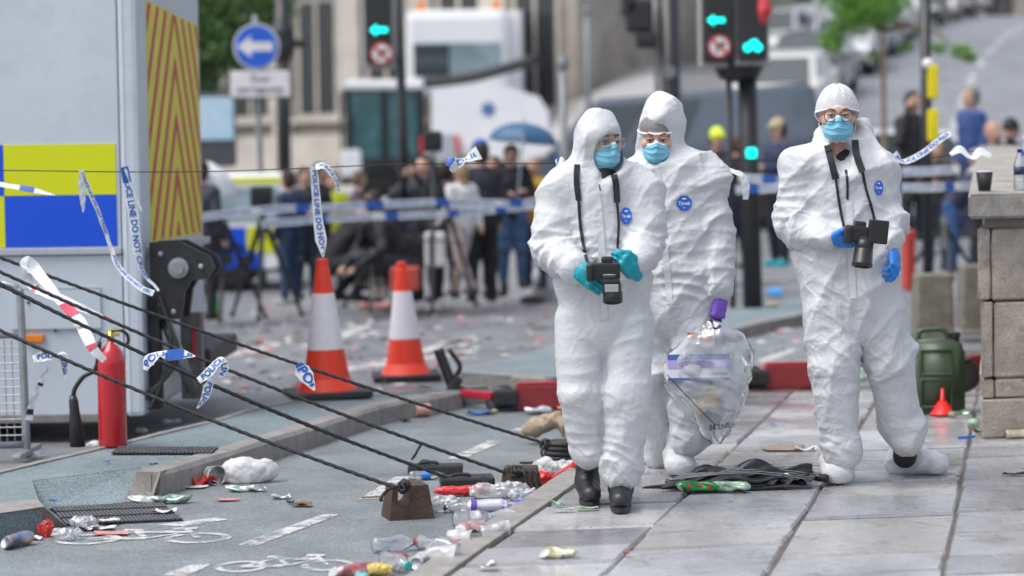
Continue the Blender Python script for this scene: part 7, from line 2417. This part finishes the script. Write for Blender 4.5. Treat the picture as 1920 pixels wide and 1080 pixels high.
m_signw = M('sign white', (.68, .67, .68), .5)
m_signb = M('sign blue', (.01, .1, .55), .45)
def no_turn(c_, r, hd):
    disc('no_turn_sign', c_, r, m_rr, hd, -.15)
    disc('no_turn_face', c_, r * .78, m_signw, hd, -.156)
    flatpoly('slash', [(-.75, .55), (-.55, .75), (.75, -.55), (.55, -.75)], c_, -.172, m_rr, hd, r)
    flatpoly('bent_arrow', [(-.3, -.5), (-.12, -.5), (-.12, .1), (.25, .1), (.25, -.1), (.55, .2), (.25, .5), (.25, .3), (-.3, .3)], c_, -.170, m_sigback, hd, r)
SY = 24.5
t = thing('traffic_signal', 'traffic signal with green left arrow above a no-turn disc, at left', 'traffic light', TG(760, SY), 'traffic signals')
post(t, 745, -60, SY, .055, px1=762)
c_, W_, H_, hd = signal(t, 709, -70, SY - .15, 62, 198, True)
cc = P(712, 58, SY - .15)
disc('lens_hood', cc, .1, m_sigback, hd, -.145)
flatpoly('green_arrow', ARROW, cc, -.165, m_green, hd, .1)
no_turn(P(717, 102, SY - .15), .13, hd)
wob('bracket', bar(P(735, 110, SY - .1), P(750, 112, SY), .05), m_post, t)
t = thing('traffic_signal', 'pair of traffic signals on a thick black post behind the second person', 'traffic light', TG(1412, 22), 'traffic signals')
post(t, 1400, 100, 22, .1, px1=1410)
post(t, 1366, 120, 22, .03, px1=1372, name='thin_post')
c_, W_, H_, hd = signal(t, 1345, -70, 21.8, 74, 196, True)
cc = P(1340, 40, 21.8)
disc('lens_hood', cc, .1, m_sigback, hd, -.145)
flatpoly('green_arrow', ARROW, cc, -.165, m_green, hd, .09)
no_turn(P(1346, 89, 21.8), .12, hd)
c_, W_, H_, hd2 = signal(t, 1409, -70, 21.75, 66, 192, True)
cc = P(1408, 87, 21.75)
for sx in (-.05, .05):
    flatpoly('green_cycle_wheel', [(.042 * math.cos(a), .042 * math.sin(a)) for a in np.linspace(0, 2 * math.pi, 14, endpoint=False)], cc + Vector((sx, 0, -.02)), -.165, m_green, hd2)
flatpoly('green_cycle_frame', [(-.05, -.01), (-.02, .05), (.04, .06), (.055, -.01), (.01, .0)], cc, -.166, m_green, hd2)
wob('bracket', tf(lathe([(.0001, 0), (.28, 0), (.2, -.16), (.06, -.2), (.0001, -.2)], 16), Matrix.Translation(P(1385, 118, 22))), m_post, t)
wob('red_cover', (lambda V_, Q_: (V_, Q_))(*(lambda b: (crumple(*[x for x in b.mesh(.02)], .8, [], 5), b.mesh(.02)[1]))(Blob().cap(P(1425, -20, 21.7), P(1432, 20, 21.65), .07, .08).cap(P(1432, 20, 21.65), P(1426, 66, 21.65), .06, .02))), M('red cloth', (.62, .05, .06), .7, var=.2), t, smooth=True)
wob('push_button_lamp', at(box(.1, .06, .1, .02), *P(1409, 287, 21.85)), m_green, t)
t = thing('traffic_signal', 'black signal mast with side-on signal heads at top centre', 'traffic light', TG(1262, 27), 'traffic signals')
post(t, 1252, -60, 27, .13, px1=1264)
post(t, 1228, -60, 27.2, .03, name='thin_post', mat=m_postg)
for px, py, w, h in ((1198, 30, 50, 60), (1212, 75, 40, 30), (1180, 10, 30, 40)):
    q = P(px, py, 27)
    wob('signal_housing', at(box(w / px_m(27), .3, h / px_m(27), .05), q.x, q.y, q.z), m_sigback, t)
wob('lamp_ring', tf(lathe([(.0001, 0), (.08, 0), (.08, .05), (.0001, .05)], 14), Matrix.Translation(P(1255, 135, 26.8)) @ Matrix.Rotation(R(90), 4, 'X')), m_postg, t)
# direction sign
t = thing('direction_sign', 'round blue sign with white left arrow over a plate reading Dual carriageway', 'road sign', TG(489, 28.5))
post(t, 478, 30, 28.5, .04, px1=492, mat=m_postg)
cc = P(482, 88, 28.4)
disc('sign_rim', cc, .305, m_signw, t, -.06, 32)
fb = disc('sign_face', cc, .28, m_signb, t, -.068, 32)
flatpoly('arrow', ARROW, cc + Vector((-.01, 0, 0)), -.085, m_signw, fb, .24)
cc = P(489, 158, 28.4)
pl = wob('plate', at(box(.8, .03, .35, .02), cc.x, cc.y - .05, cc.z), m_signw, t)
wob('plate_border', at(box(.82, .02, .37, .02), cc.x, cc.y - .04, cc.z), m_sigback, t)
wob('lettering', tf(text_vf('Dual', .13, .01), frame(cc + Vector((0, -.068, .07)), (1, 0, 0), (0, 0, 1))), m_sigback, pl)
wob('lettering', tf(text_vf('carriageway', .13, .01), frame(cc + Vector((0, -.068, -.07)), (1, 0, 0), (0, 0, 1))), m_sigback, pl)
wob('post_cap', at(box(.1, .1, .2, .03, taper=.4), *P(478, 40, 28.5)), m_postg, t)
# lamp posts
def lamp_post(label, px, py, Y, r, mat):
    t = thing('street_post', label, 'post', TG(px + 4, Y), 'street posts')
    post(t, px, py, Y, r, mat=mat)
    wob('cap', at(lathe([(r * 1.5, -.05), (r * 1.6, 0), (r * 1.2, .06), (.0001, .08)], 14), *P(px, py, Y)), mat, t)
    return t
lamp_post('slim grey post beside the first person', 1055, 118, 24, .045, m_postg)
lamp_post('grey post standing before the far paving', 1100, 20, 45, .06, m_postg)
t = lamp_post('tall black post carrying yellow boxes at right', 1734, -60, 22, .055, m_post)
for py0, py1 in ((122, 185), (205, 265)):
    a, b_ = P(1749, py0, 21.9), P(1749, py1, 21.9)
    wob('yellow_box', at(box(.1, .12, (a.z - b_.z), .02), a.x, a.y, (a.z + b_.z) / 2), M('signal yellow', (.72, .6, .0), .4), t)
wob('white_disc', at(sphere(.06, 10, 8), *P(1740, 120, 21.9)), m_signw, t)
t = lamp_post('black post with lantern arm before the stone building', 527, -40, 34, .11, m_post)
wob('arm', at(box(.5, .1, .14, .04), *P(548, 82, 34)), m_post, t)
wob('collar', at(lathe([(.11, -.4), (.2, -.2), (.2, .1), (.11, .3)], 14), *P(530, 70, 34)), m_post, t)
# advertising panel
t = thing('advertising_panel', 'free-standing dark framed panel with a pale blue poster behind the lorry', 'advertising panel', TG(402, 36))
a, b_ = P(345, 176, 36), P(443, 312, 36)
wob('cabinet', at(box(b_.x - a.x, .3, a.z - b_.z, .04), (a.x + b_.x) / 2, 36, (a.z + b_.z) / 2), M('dark cabinet', (.06, .065, .075), .4), t)
a, b_ = P(352, 183, 35.8), P(438, 262, 35.8)
wob('poster', at(box(b_.x - a.x, .04, a.z - b_.z, .01), (a.x + b_.x) / 2, 35.84, (a.z + b_.z) / 2), M('pale poster', (.62, .68, .74), .3, var=0, scale=1.2, col2=(.3, .55, .72)), t)

# ---------------------------------------------------------------- buildings
m_bst = M('soot stained limestone', (.36, .325, .275), .85, var=.3, scale=.8, dirt=.5, bump=.2, bscale=6)
m_bst2 = M('pale dressed stone', (.45, .42, .37), .85, var=.2, scale=1.1, dirt=.3)
m_bdark = M('dark window glass', (.03, .033, .036), .15, var=.3)
m_moss = M('mossy ledge stone', (.2, .19, .11), .9, var=.3, scale=2)
def building(label, A, B, zbase, floors, fh, bays, depth=12, plinth=1.2, col=m_bst, col2=m_bst2, pil=True, winw=.5):
    """facade from A to B; each window an opening frame with pane"""
    A, B = Vector((A.x, A.y, 0)), Vector((B.x, B.y, 0))
    u = (B - A); L_ = u.length; u.normalize()
    n = Vector((u.y, -u.x, 0))
    if n.y > 0: n = -n
    t = thing('stone_building', label, 'building', A.lerp(B, .5) + Vector((0, 0, zbase)), 'stone buildings along the street')
    def blk(name, s0, s1, d0, d1, z0, z1, mat, par=None):
        pts = [A + u * s0 + n * d0, A + u * s1 + n * d0, A + u * s1 + n * d1, A + u * s0 + n * d1]
        V = [p_ + Vector((0, 0, zbase + z0)) for p_ in pts] + [p_ + Vector((0, 0, zbase + z1)) for p_ in pts]
        return wob(name, (V, [[3, 2, 1, 0], [4, 5, 6, 7]] + [[q, (q + 1) % 4, 4 + (q + 1) % 4, 4 + q] for q in range(4)]), mat, par or t)
    H = plinth + floors * fh
    blk('wall', 0, L_, -depth, 0, -2, H + 1.2, col)
    blk('plinth', -.1, L_ + .1, -.5, .25, -2, plinth, col2)
    for f in range(floors):
        z = plinth + f * fh
        blk('string_course', -.1, L_ + .1, -.3, .32, z + fh - .4, z + fh - .05, m_moss if f % 2 else col2)
        for b_ in range(bays):
            c0 = L_ * (b_ + .5) / bays
            w = L_ / bays * winw / 2
            wn_ = blk('window', c0 - w - .15, c0 + w + .15, -.1, .12, z + .5, z + fh - .6, col2)
            blk('pane', c0 - w, c0 + w, -.1, .14, z + .62, z + fh - .75, m_bdark, wn_)
            blk('glazing_bar', c0 - .05, c0 + .05, .1, .17, z + .62, z + fh - .75, col2, wn_)
            blk('sill', c0 - w - .3, c0 + w + .3, -.1, .3, z + .35, z + .5, col2, wn_)
            if pil:
                blk('pilaster', c0 - L_ / bays / 2 - .35, c0 - L_ / bays / 2 + .35, -.1, .26, z, z + fh - .4, col2)
    blk('cornice', -.3, L_ + .3, -.4, .7, H - .1, H + .6, col2)
    return t
A, B = TG(300, 66), TG(1085, 58)
building('soot stained stone building with tall windows across the upper left', A, B, min(A.z, B.z) - .2, 3, 4.6, 6, 14, 1.6)
A, B = TG(1000, 122), TG(1330, 118)
building('distant pale stone building closing the top centre', A, B, A.z - 1, 4, 4.4, 8, 14, 1.2, m_bst2, m_bst)
A, B = TG(1290, 96), TG(1640, 170)
building('stone terrace beside the parked cars up the hill', A, B, A.z - .5, 3, 5, 9, 12, 1.2, m_bst2, m_bst)
A, B = TG(1560, 185), TG(2400, 190)
building('far stone terrace closing the hilltop', A, B, A.z - 2, 3, 5, 12, 12, 1.2, m_bst, m_bst2)
A, B = TG(-500, 75), TG(300, 70)
building('stone building far behind the police lorry', A, B, A.z - .5, 3, 4.6, 6, 12, 1.2, m_bst, m_bst2)
# low area wall with dark railings before the left building
t = thing('area_wall', 'low stone wall before the sooty building', 'wall', TG(600, 57))
for k in range(8):
    a, b_ = TG(430 + k * 40, 57), TG(467 + k * 40, 57)
    wob('stone', bar(a + Vector((0, 0, .45)), b_ + Vector((0, 0, .45)), .9, .4), m_bst2, t)

# ---------------------------------------------------------------- trees
def leafy(name, label, base, trunk, clumps, n, size, cols, seed, trunk_r=.06):
    rr = np.random.default_rng(seed)
    t = thing(name, label, 'tree', base)
    tr = wob('trunk', tube(smooth_path(trunk, 5), list(np.linspace(trunk_r, trunk_r * .6, (len(trunk) - 1) * 5 + 1)), 10), M('bark ' + name, (.24, .18, .13) if trunk_r < .08 else (.07, .055, .045), .85, var=.3, scale=10), t, smooth=True)
    top = trunk[-1]
    for c_, r in clumps:
        wob('limb', tube(smooth_path([Vector(trunk[-2]), (Vector(trunk[-1]) + Vector(c_)) / 2 + Vector((0, 0, .05)), Vector(c_)], 4), [trunk_r * .45] * 5 + [trunk_r * .3, trunk_r * .2, trunk_r * .12, trunk_r * .06], 6), MATS['bark ' + name], t)
    V, Fc, fm = [], [], []
    tot = sum(r ** 2 for _, r in clumps)
    for c_, r in clumps:
        m_ = int(n * r * r / tot)
        d = rr.normal(size=(m_, 3)); d /= np.linalg.norm(d, axis=1)[:, None]
        rad = r * rr.uniform(.25, 1.05, m_) ** .6
        pos = np.array(c_) + d * rad[:, None] * np.array([1.15, 1, .85])
        pos += .18 * r * rr.normal(size=(m_, 3))
        for p_ in pos:
            a, b_ = rr.normal(size=3), rr.normal(size=3)
            a /= np.linalg.norm(a); b_ -= a * (a @ b_); b_ /= np.linalg.norm(b_)
            s = size * rr.uniform(.6, 1.4)
            k = len(V)
            V += [p_ - a * s, p_ + b_ * s * .45, p_ + a * s, p_ - b_ * s * .45]
            Fc.append([k, k + 1, k + 2, k + 3]); fm.append(int(rr.integers(len(cols))))
    wob('crown', (np.array(V), Fc), None, t, mats=cols, fmat=fm)
lf = [M('leaf dark', (.03, .075, .02), .6, var=.3), M('leaf mid', (.05, .12, .025), .6, var=.3), M('leaf light', (.085, .17, .03), .6, var=.3)]
lfb = [M('young leaf', (.1, .26, .03), .6, var=.2), M('young leaf light', (.16, .36, .05), .6, var=.2)]
g = TG(372, 44)
cl = [(P(px, py, 44 + dy), r) for px, py, dy, r in ((380, 20, 0, .7), (430, 10, .5, .7), (480, 25, 0, .6), (400, 80, -.3, .6), (370, 130, 0, .55), (420, 60, .3, .6), (510, 10, 0, .45), (350, 60, 0, .7), (385, 160, -.2, .35), (440, 110, .2, .35))]
leafy('broadleaf_tree', 'dark green broadleaf tree behind the lorry and the blue sign', g, [g, P(368, 220, 44), P(380, 120, 44), P(400, 40, 44)], cl, 9000, .075, lf, 3, .13)
g = TG(1660, 30)
cl = [(P(px, py, 30 + dy), r) for px, py, dy, r in ((1640, 0, 0, .3), (1585, 40, 0, .16), (1560, 72, .1, .14), (1625, 20, -.2, .25), (1600, -10, 0, .3), (1700, 88, 0, .07), (1640, 105, .2, .07), (1760, 90, -.3, .08), (1800, 98, -.3, .1), (1820, 108, -.3, .07), (1560, 82, 0, .1))]
leafy('young_tree', 'slender young tree with fresh green leaves and pale trunk on the hill side', g, [g, P(1656, 150, 30), P(1654, 60, 30), P(1652, 10, 30)], [(c_, r * 1.3) for c_, r in cl], 7000, .03, lfb, 5, .045)

# ================================================================== PEOPLE BEYOND THE CORDON
CLOTH = {}
def cm_(c):
    k = 'cloth %.3f %.3f %.3f' % c
    return M(k, c, .8, var=.15, scale=9, bump=.25, bscale=30)
NAVY, BLACK, JEANS, WHITE = (.02, .028, .06), (.014, .014, .017), (.045, .1, .2), (.6, .6, .6)
def figure(label, px, foot_py, Y, hpx, top, legs, yaw=0.0, hair=(.03, .022, .018), shoes=(.02, .02, .02), pose='stand', hat=None, group='onlookers and news crew beyond the cordon', z=None, arms=None):
    """yaw 0 faces the camera; the figure's height in pixels"""
    s = px_m(Y)
    g = P(px, foot_py, Y)
    H = hpx / s
    k = H / 1.75 if pose != 'crouch' else 1.0
    b = Blob()
    T_, L_, S_, K_, Hh, Ht = 0, 1, 2, 3, 4, 5
    def c(a, b_, ra, rb=None, tag=0, kk=.035, sq=(1, 1, 1)):
        f_ = k * (1.22 if tag < 2 else 1.1 if tag == 4 else 1.0)
        b.cap([v * k for v in a], [v * k for v in b_], ra * f_, (ra if rb is None else rb) * f_, kk * k, sq, tag)
    hip, chest, neck, head = (0, 0, .95), (0, 0, 1.28), (0, 0, 1.47), (0, -.02, 1.62)
    knees = [(-.1, -.02, .5), (.1, -.02, .5)]
    feet = [(-.11, .02, .08), (.11, .0, .08)]
    el = [(-.25, .04, 1.14), (.25, .04, 1.14)]
    ha = [(-.24, -.06, .9), (.24, -.06, .9)]
    if pose == 'walk':
        knees = [(-.09, -.14, .52), (.09, .06, .5)]; feet = [(-.1, -.28, .08), (.1, .3, .12)]
        ha = [(-.22, .12, .92), (.24, -.2, .95)]
    elif pose == 'film':
        el = [(-.24, -.16, 1.2), (.24, -.16, 1.22)]; ha = [(-.07, -.32, 1.5), (.08, -.32, 1.52)]
    elif pose == 'hold':
        el = [(-.25, -.02, 1.16), (.25, -.02, 1.16)]; ha = [(-.1, -.28, 1.15), (.1, -.28, 1.18)]
    elif pose == 'phone':
        el = [(-.25, -.05, 1.15), (.25, 0, 1.14)]; ha = [(-.13, -.08, 1.55), (.22, -.08, .92)]
    elif pose == 'bend':
        chest, neck, head = (0, -.28, 1.2), (0, -.42, 1.3), (0, -.52, 1.4)
        el = [(-.2, -.5, 1.0), (.2, -.5, 1.0)]; ha = [(-.12, -.6, .85), (.12, -.6, .85)]
    elif pose == 'crouch':
        hip, chest, neck, head = (0, .2, .42), (0, -.1, .78), (0, -.25, .92), (0, -.32, 1.02)
        knees = [(-.16, -.28, .5), (.16, -.25, .45)]; feet = [(-.13, -.1, .08), (.13, .1, .08)]
        el = [(-.3, -.25, .6), (.3, -.25, .6)]; ha = [(-.15, -.5, .4), (.15, -.5, .4)]
    V3 = lambda t_: Vector(t_)
    mid = tuple((V3(hip) + V3(chest)) / 2)
    c(hip, mid, .145, .15, T_, sq=(1, .75, 1)); c(mid, chest, .15, .165, T_, sq=(1, .72, 1))
    dv = (V3(neck) - V3(chest)).normalized()
    sh = V3(neck) - dv * .06
    for q, sx in enumerate((-1, 1)):
        so = sh + Vector((sx * .17, 0, -.02))
        c(tuple(sh), tuple(so), .06, .065, T_)
        c(tuple(so), el[q], .062, .05, T_); c(el[q], ha[q], .048, .035, T_)
        c(ha[q], tuple(V3(ha[q]) + (V3(ha[q]) - V3(el[q])).normalized() * .09), .036, .03, S_, kk=.01)
        ho = V3(hip) + Vector((sx * .085, 0, -.03))
        c(tuple(ho), knees[q], .095, .068, L_); c(knees[q], feet[q], .066, .045, L_)
        c(tuple(V3(feet[q]) + Vector((0, .03, -.035))), tuple(V3(feet[q]) + Vector((0, -.14, -.045))), .045, .038, K_, kk=.015)
    c(neck, head, .05, .05, S_)
    c(tuple(V3(head) + Vector((0, 0, -.04))), tuple(V3(head) + Vector((0, .005, .03))), .078, .088, S_, kk=.02)
    c(tuple(V3(head) + Vector((0, -.085, -.005))), tuple(V3(head) + Vector((0, -.1, -.03))), .012, .016, S_, kk=.015)
    c(tuple(V3(head) + Vector((0, .025, .045))), tuple(V3(head) + Vector((0, .035, -.01))), .09, .085, Hh, kk=.01)
    if hat:
        c(tuple(V3(head) + Vector((0, .0, .06))), tuple(V3(head) + Vector((0, .01, .08))), .097, .09, Ht, kk=.01)
        c(tuple(V3(head) + Vector((0, -.08, .055))), tuple(V3(head) + Vector((0, -.13, .045))), .05, .04, Ht, kk=.01, sq=(1.3, 1, .35))
    V, Q = b.mesh(.018)
    V = relax(V, Q, 1, .4)
    who, tt = b.nearest(V)
    tags = np.array([p_[6] for p_ in b.p])[who]
    N = vnormals(V, Q)
    cl = (tags <= 1)
    V = V + N * (cl * (.022 * (facets(V / .16 + len(label), 3) - .35) + .008 * (facets(V / .07 + len(label), 5) - .35)))[:, None]
    fm = tags[Q[:, 0]]
    root = thing('person', label, 'person', g, group, rz=yaw)
    ob('body', (V, Q), None, root, smooth=True, mats=[cm_(top), cm_(legs), M('skin', ()), cm_(shoes), cm_(hair), cm_(hat or (0, 0, 0))], fmat=fm)
    root['k'] = k
    return root, k
W180 = math.pi
# left of the first person
r_, k = figure('person in navy jacket and jeans with back turned, behind the cones', 545, 572, 23.6, 252, (.02, .04, .09), (.03, .055, .12), yaw=R(-120), hair=(.04, .025, .02), shoes=(.3, .3, .32))
r_, k = figure('person in black jacket facing right behind the hanging tape', 603, 556, 25, 250, (.02, .02, .024), (.02, .03, .06), yaw=R(70), pose='hold')
r_, k = figure('person in yellow high-visibility top behind the black jacket', 625, 540, 27.5, 215, (.5, .55, .03), (.02, .02, .03), yaw=R(20), pose='hold', group='police officers at the cordon')
r_, k = figure('person in black crouching over camera gear behind the nearer cone', 648, 565, 23.6, 160, BLACK, (.02, .022, .03), yaw=R(95), pose='crouch')
r_, k = figure('person in black filming with a camera on a tripod', 800, 566, 24, 275, (.018, .02, .028), (.02, .022, .03), yaw=R(-30), pose='film')
r_, k = figure('blonde woman in white top and pale pink trousers', 868, 556, 23.6, 252, (.62, .62, .63), (.48, .4, .38), yaw=R(-140), hair=(.36, .25, .13), pose='walk', shoes=(.2, .15, .14))
b = Blob(); q = P(866, 335, 23.6); b.cap(q, q + Vector((.01, -.02, -.22)), .07, .05)
V, Q = b.mesh(.02)
wob('hair', (V, Q), cm_((.36, .25, .13)), r_, smooth=True)
r_, k = figure('tall man in dark suit and bright blue cap', 905, 566, 24, 300, (.02, .021, .03), (.012, .012, .015), yaw=R(-160), hat=(.02, .08, .4))
r_, k = figure('woman in dark top and blue jeans under the blue umbrella', 962, 540, 25, 268, (.018, .018, .024), JEANS, yaw=R(10), hair=(.12, .04, .025), pose='hold')
r_, k = figure('person in mustard yellow coat beside the blue umbrella', 1005, 540, 25.8, 246, (.42, .24, .02), (.03, .05, .1), yaw=R(-20), hair=(.25, .2, .15), pose='hold')
r_, k = figure('person in dark trousers under the white umbrella by the lorry', 382, 600, 21.6, 300, (.025, .03, .045), (.02, .022, .03), yaw=R(150))
r_, k = figure('person in dark coat between the black jacket and the crouching figure', 676, 545, 26.5, 225, (.06, .055, .06), (.03, .03, .035), yaw=R(100), hair=(.14, .1, .07))
r_, k = figure('person in dark coat half hidden behind the camera operator', 765, 560, 25.2, 250, (.03, .035, .05), (.35, .3, .22), yaw=R(30))
r_, k = figure('person in charcoal hooded coat just left of the blonde woman', 838, 560, 24.6, 255, (.035, .037, .045), (.02, .02, .026), yaw=R(160), pose='hold')
r_, k = figure('person in black kneeling beside the tripod legs', 735, 568, 23.2, 150, (.02, .02, .025), (.03, .035, .05), yaw=R(-60), pose='crouch')
r_, k = figure('person in dark blue coat bending over the backpack', 772, 566, 23.8, 240, (.02, .025, .045), (.02, .022, .03), yaw=R(-80), pose='bend')
r_, k = figure('person in black coat close behind the tall man in the cap', 930, 556, 25.4, 262, (.016, .016, .02), (.02, .02, .024), yaw=R(-20), hair=(.05, .035, .03), pose='hold')
r_, k = figure('person in dark jacket just right of the hanging tape strip', 575, 560, 24.6, 246, (.022, .026, .04), (.025, .035, .06), yaw=R(30), pose='hold')
# between and right of the people in white
r_, k = figure('person in lime cap and dark jacket just right of the second person', 1346, 505, 26, 262, (.02, .02, .022), (.015, .016, .02), yaw=R(20), hat=(.6, .72, .05), group='police officers at the cordon', pose='hold')
r_, k = figure('person in black beside the thick signal post', 1384, 505, 25, 250, (.022, .02, .022), (.02, .03, .06), yaw=R(-150), hair=(.06, .04, .03))
r_, k = figure('man in navy jacket and khaki cap looking down, teal shoes', 1462, 500, 26, 274, (.02, .03, .075), (.02, .022, .035), yaw=R(-60), hat=(.36, .31, .19), shoes=(.02, .4, .45), pose='hold')
r_, k = figure('person in dark jacket holding a phone to the ear beside the yellow boxes', 1712, 452, 28, 280, (.018, .018, .022), (.02, .02, .03), yaw=R(30), pose='phone')
r_, k = figure('man in bright blue jacket turned away past the post', 1822, 445, 27, 282, (.025, .06, .2), (.03, .04, .08), yaw=R(-70), hair=(.2, .19, .18))
r_, k = figure('man in navy jacket and jeans bending to a camera by the wall', 1785, 510, 23, 235, (.025, .03, .065), (.04, .1, .25), yaw=R(70), pose='bend', hair=(.1, .07, .05))
r_, k = figure('person in dark clothes behind the bending man', 1758, 505, 24.5, 240, (.02, .02, .025), (.02, .025, .04), yaw=R(-30), pose='hold', hair=(.3, .16, .1))
r_, k = figure('bald onlooker behind the wall coping', 1862, 500, 25, 270, (.05, .06, .1), (.03, .03, .05), yaw=R(20), hair=(.42, .25, .18))
r_, k = figure('onlooker in black cap behind the far end of the wall', 1896, 498, 25.5, 272, (.03, .035, .05), (.03, .03, .05), yaw=R(-30), hat=(.012, .012, .014), pose='film')
r_, k = figure('person in pale hooded top behind the tape by the wall', 1830, 505, 24, 225, (.42, .42, .42), (.03, .03, .04), yaw=R(60), hair=(.3, .3, .3))
r_, k = figure('man in grey T-shirt and jeans walking on the hillside paving', 1140, 180, 60, 116, (.14, .14, .19), (.05, .16, .38), yaw=R(0))

# ---------------------------------------------------------------- umbrellas, tripods, cases
def brolly(label, px, py, Y, w, h, mat, tilt, hand):
    s = px_m(Y)
    c_ = P(px, py, Y)
    t = thing('umbrella', label, 'umbrella', c_)
    r = w / s / 2
    hh = h / s
    rot = Matrix.Translation(c_) @ Matrix.Rotation(tilt, 4, 'Y')
    n = 8
    for k in range(n):
        V, Fc = [], []
        for i in range(6):
            q = i / 5
            for j in range(5):
                a = 2 * math.pi * (k + j / 4) / n
                rr_ = r * math.sin(q * math.pi / 2) * (1 - .06 * math.sin(math.pi * j / 4) * q)
                V.append((rr_ * math.cos(a), rr_ * math.sin(a), hh * (math.cos(q * math.pi / 2)) - .0 * q))
        Fc = [[i * 5 + j, i * 5 + j + 1, (i + 1) * 5 + j + 1, (i + 1) * 5 + j] for i in range(5) for j in range(4)]
        wob('canopy_panel', tf((V, Fc), rot), mat, t, smooth=True)
        a = 2 * math.pi * k / n
        wob('rib', tf(tube([(r * math.sin(q) * math.cos(a), r * math.sin(q) * math.sin(a), hh * math.cos(q) - .01) for q in np.linspace(0.05, 1.57, 6)], .006, 5), rot), m_steel, t)
    wob('shaft', tube([rot @ Vector((0, 0, hh + .05)), P(*hand)], .01, 8), m_steel, t)
brolly('open blue umbrella over the onlookers behind the first person', 980, 268, 25, 128, 38, M('blue nylon', (.03, .10, .2), .5, var=.15), R(6), (968, 400, 24.7))
brolly('large white umbrella edge beside the lorry rear', 352, 378, 22, 190, 82, M('white nylon', (.66, .67, .7), .5, var=.05), R(-6), (372, 470, 21.4))
def tripod(label, px, py_top, py_foot, Y, head=True, spread=.5):
    t = thing('tripod', label, 'tripod', P(px, py_foot, Y), 'camera tripods')
    a = P(px, py_top, Y); z0 = P(px, py_foot, Y).z
    for k in range(3):
        an = .5 + k * 2.094
        f_ = Vector((a.x + spread * math.cos(an), a.y + spread * math.sin(an), z0))
        l = wob('leg', tube([a, f_], [.03, .018], 8), m_grime, t)
        wob('foot', at(sphere(.03, 8, 6), *f_), m_grime, l)
    wob('column', tube([a + Vector((0, 0, -.25)), a + Vector((0, 0, .08))], .03, 8), m_steel, t)
    wob('spreader', tube([a.lerp(Vector((a.x, a.y, z0)), .55) + Vector((-.2, 0, 0)), a.lerp(Vector((a.x, a.y, z0)), .55) + Vector((.2, 0, 0))], .01, 6), m_grime, t)
    if head:
        wob('camera_head', at(box(.2, .4, .22, .03), a.x, a.y, a.z + .2), m_grime, t)
        wob('camera_lens', tf(lathe([(.06, 0), (.075, .2), (.06, .2)], 14), Matrix.Translation(a + Vector((0, -.2, .2))) @ Matrix.Rotation(R(90), 4, 'X')), m_black, t)
tripod('grey camera tripod left of the cones', 492, 405, 592, 22, True, .42)
tripod('dark tripod beside the lorry rear', 422, 420, 596, 21.8, False, .42)
tripod('tripod under the news camera by the tall man', 812, 300, 575, 23, True, .5)
tripod('low tripod at the crouching figure', 700, 480, 575, 23, False, .4)
tripod('camera tripod by the parapet wall', 1770, 420, 520, 22.5, False, .45)
def case(label, px0, px1, py0, py1, Y, mat, name='equipment_case'):
    a, b_ = P(px0, py0, Y), P(px1, py1, Y)
    t = thing(name, label, 'case', Vector(((a.x + b_.x) / 2, Y, b_.z)), 'bags and cases on the road')
    ob('shell', at(box(b_.x - a.x, .3, a.z - b_.z, .04, seg=3), 0, 0, (a.z - b_.z) / 2), mat, t)
    ob('handle', tube(smooth_path([(-.08, 0, a.z - b_.z), (-.07, 0, a.z - b_.z + .05), (.07, 0, a.z - b_.z + .05), (.08, 0, a.z - b_.z)], 4), .012, 6), m_black, t)
    ob('strap', at(box((b_.x - a.x) * .15, .31, (a.z - b_.z) * .9, .01), -(b_.x - a.x) * .2, 0, (a.z - b_.z) / 2), m_black, t)
case('orange red equipment case behind the farther cone', 732, 788, 500, 545, 22.8, M('case red', (.4, .06, .04), .5))
case('black backpack beside the orange case', 725, 800, 440, 500, 23.4, m_blackm, 'backpack')
case('pale rolled bag standing by the crouching figure', 700, 730, 490, 560, 23.2, M('pale canvas', (.5, .48, .42), .7), 'rolled_bag')
case('white plastic sack carried by the camera operator', 796, 836, 435, 500, 23.2, m_wbag, 'plastic_sack')
case('red suitcase standing behind the third person', 1694, 1712, 430, 545, 20.5, M('suitcase red', (.5, .05, .03), .5), 'suitcase')
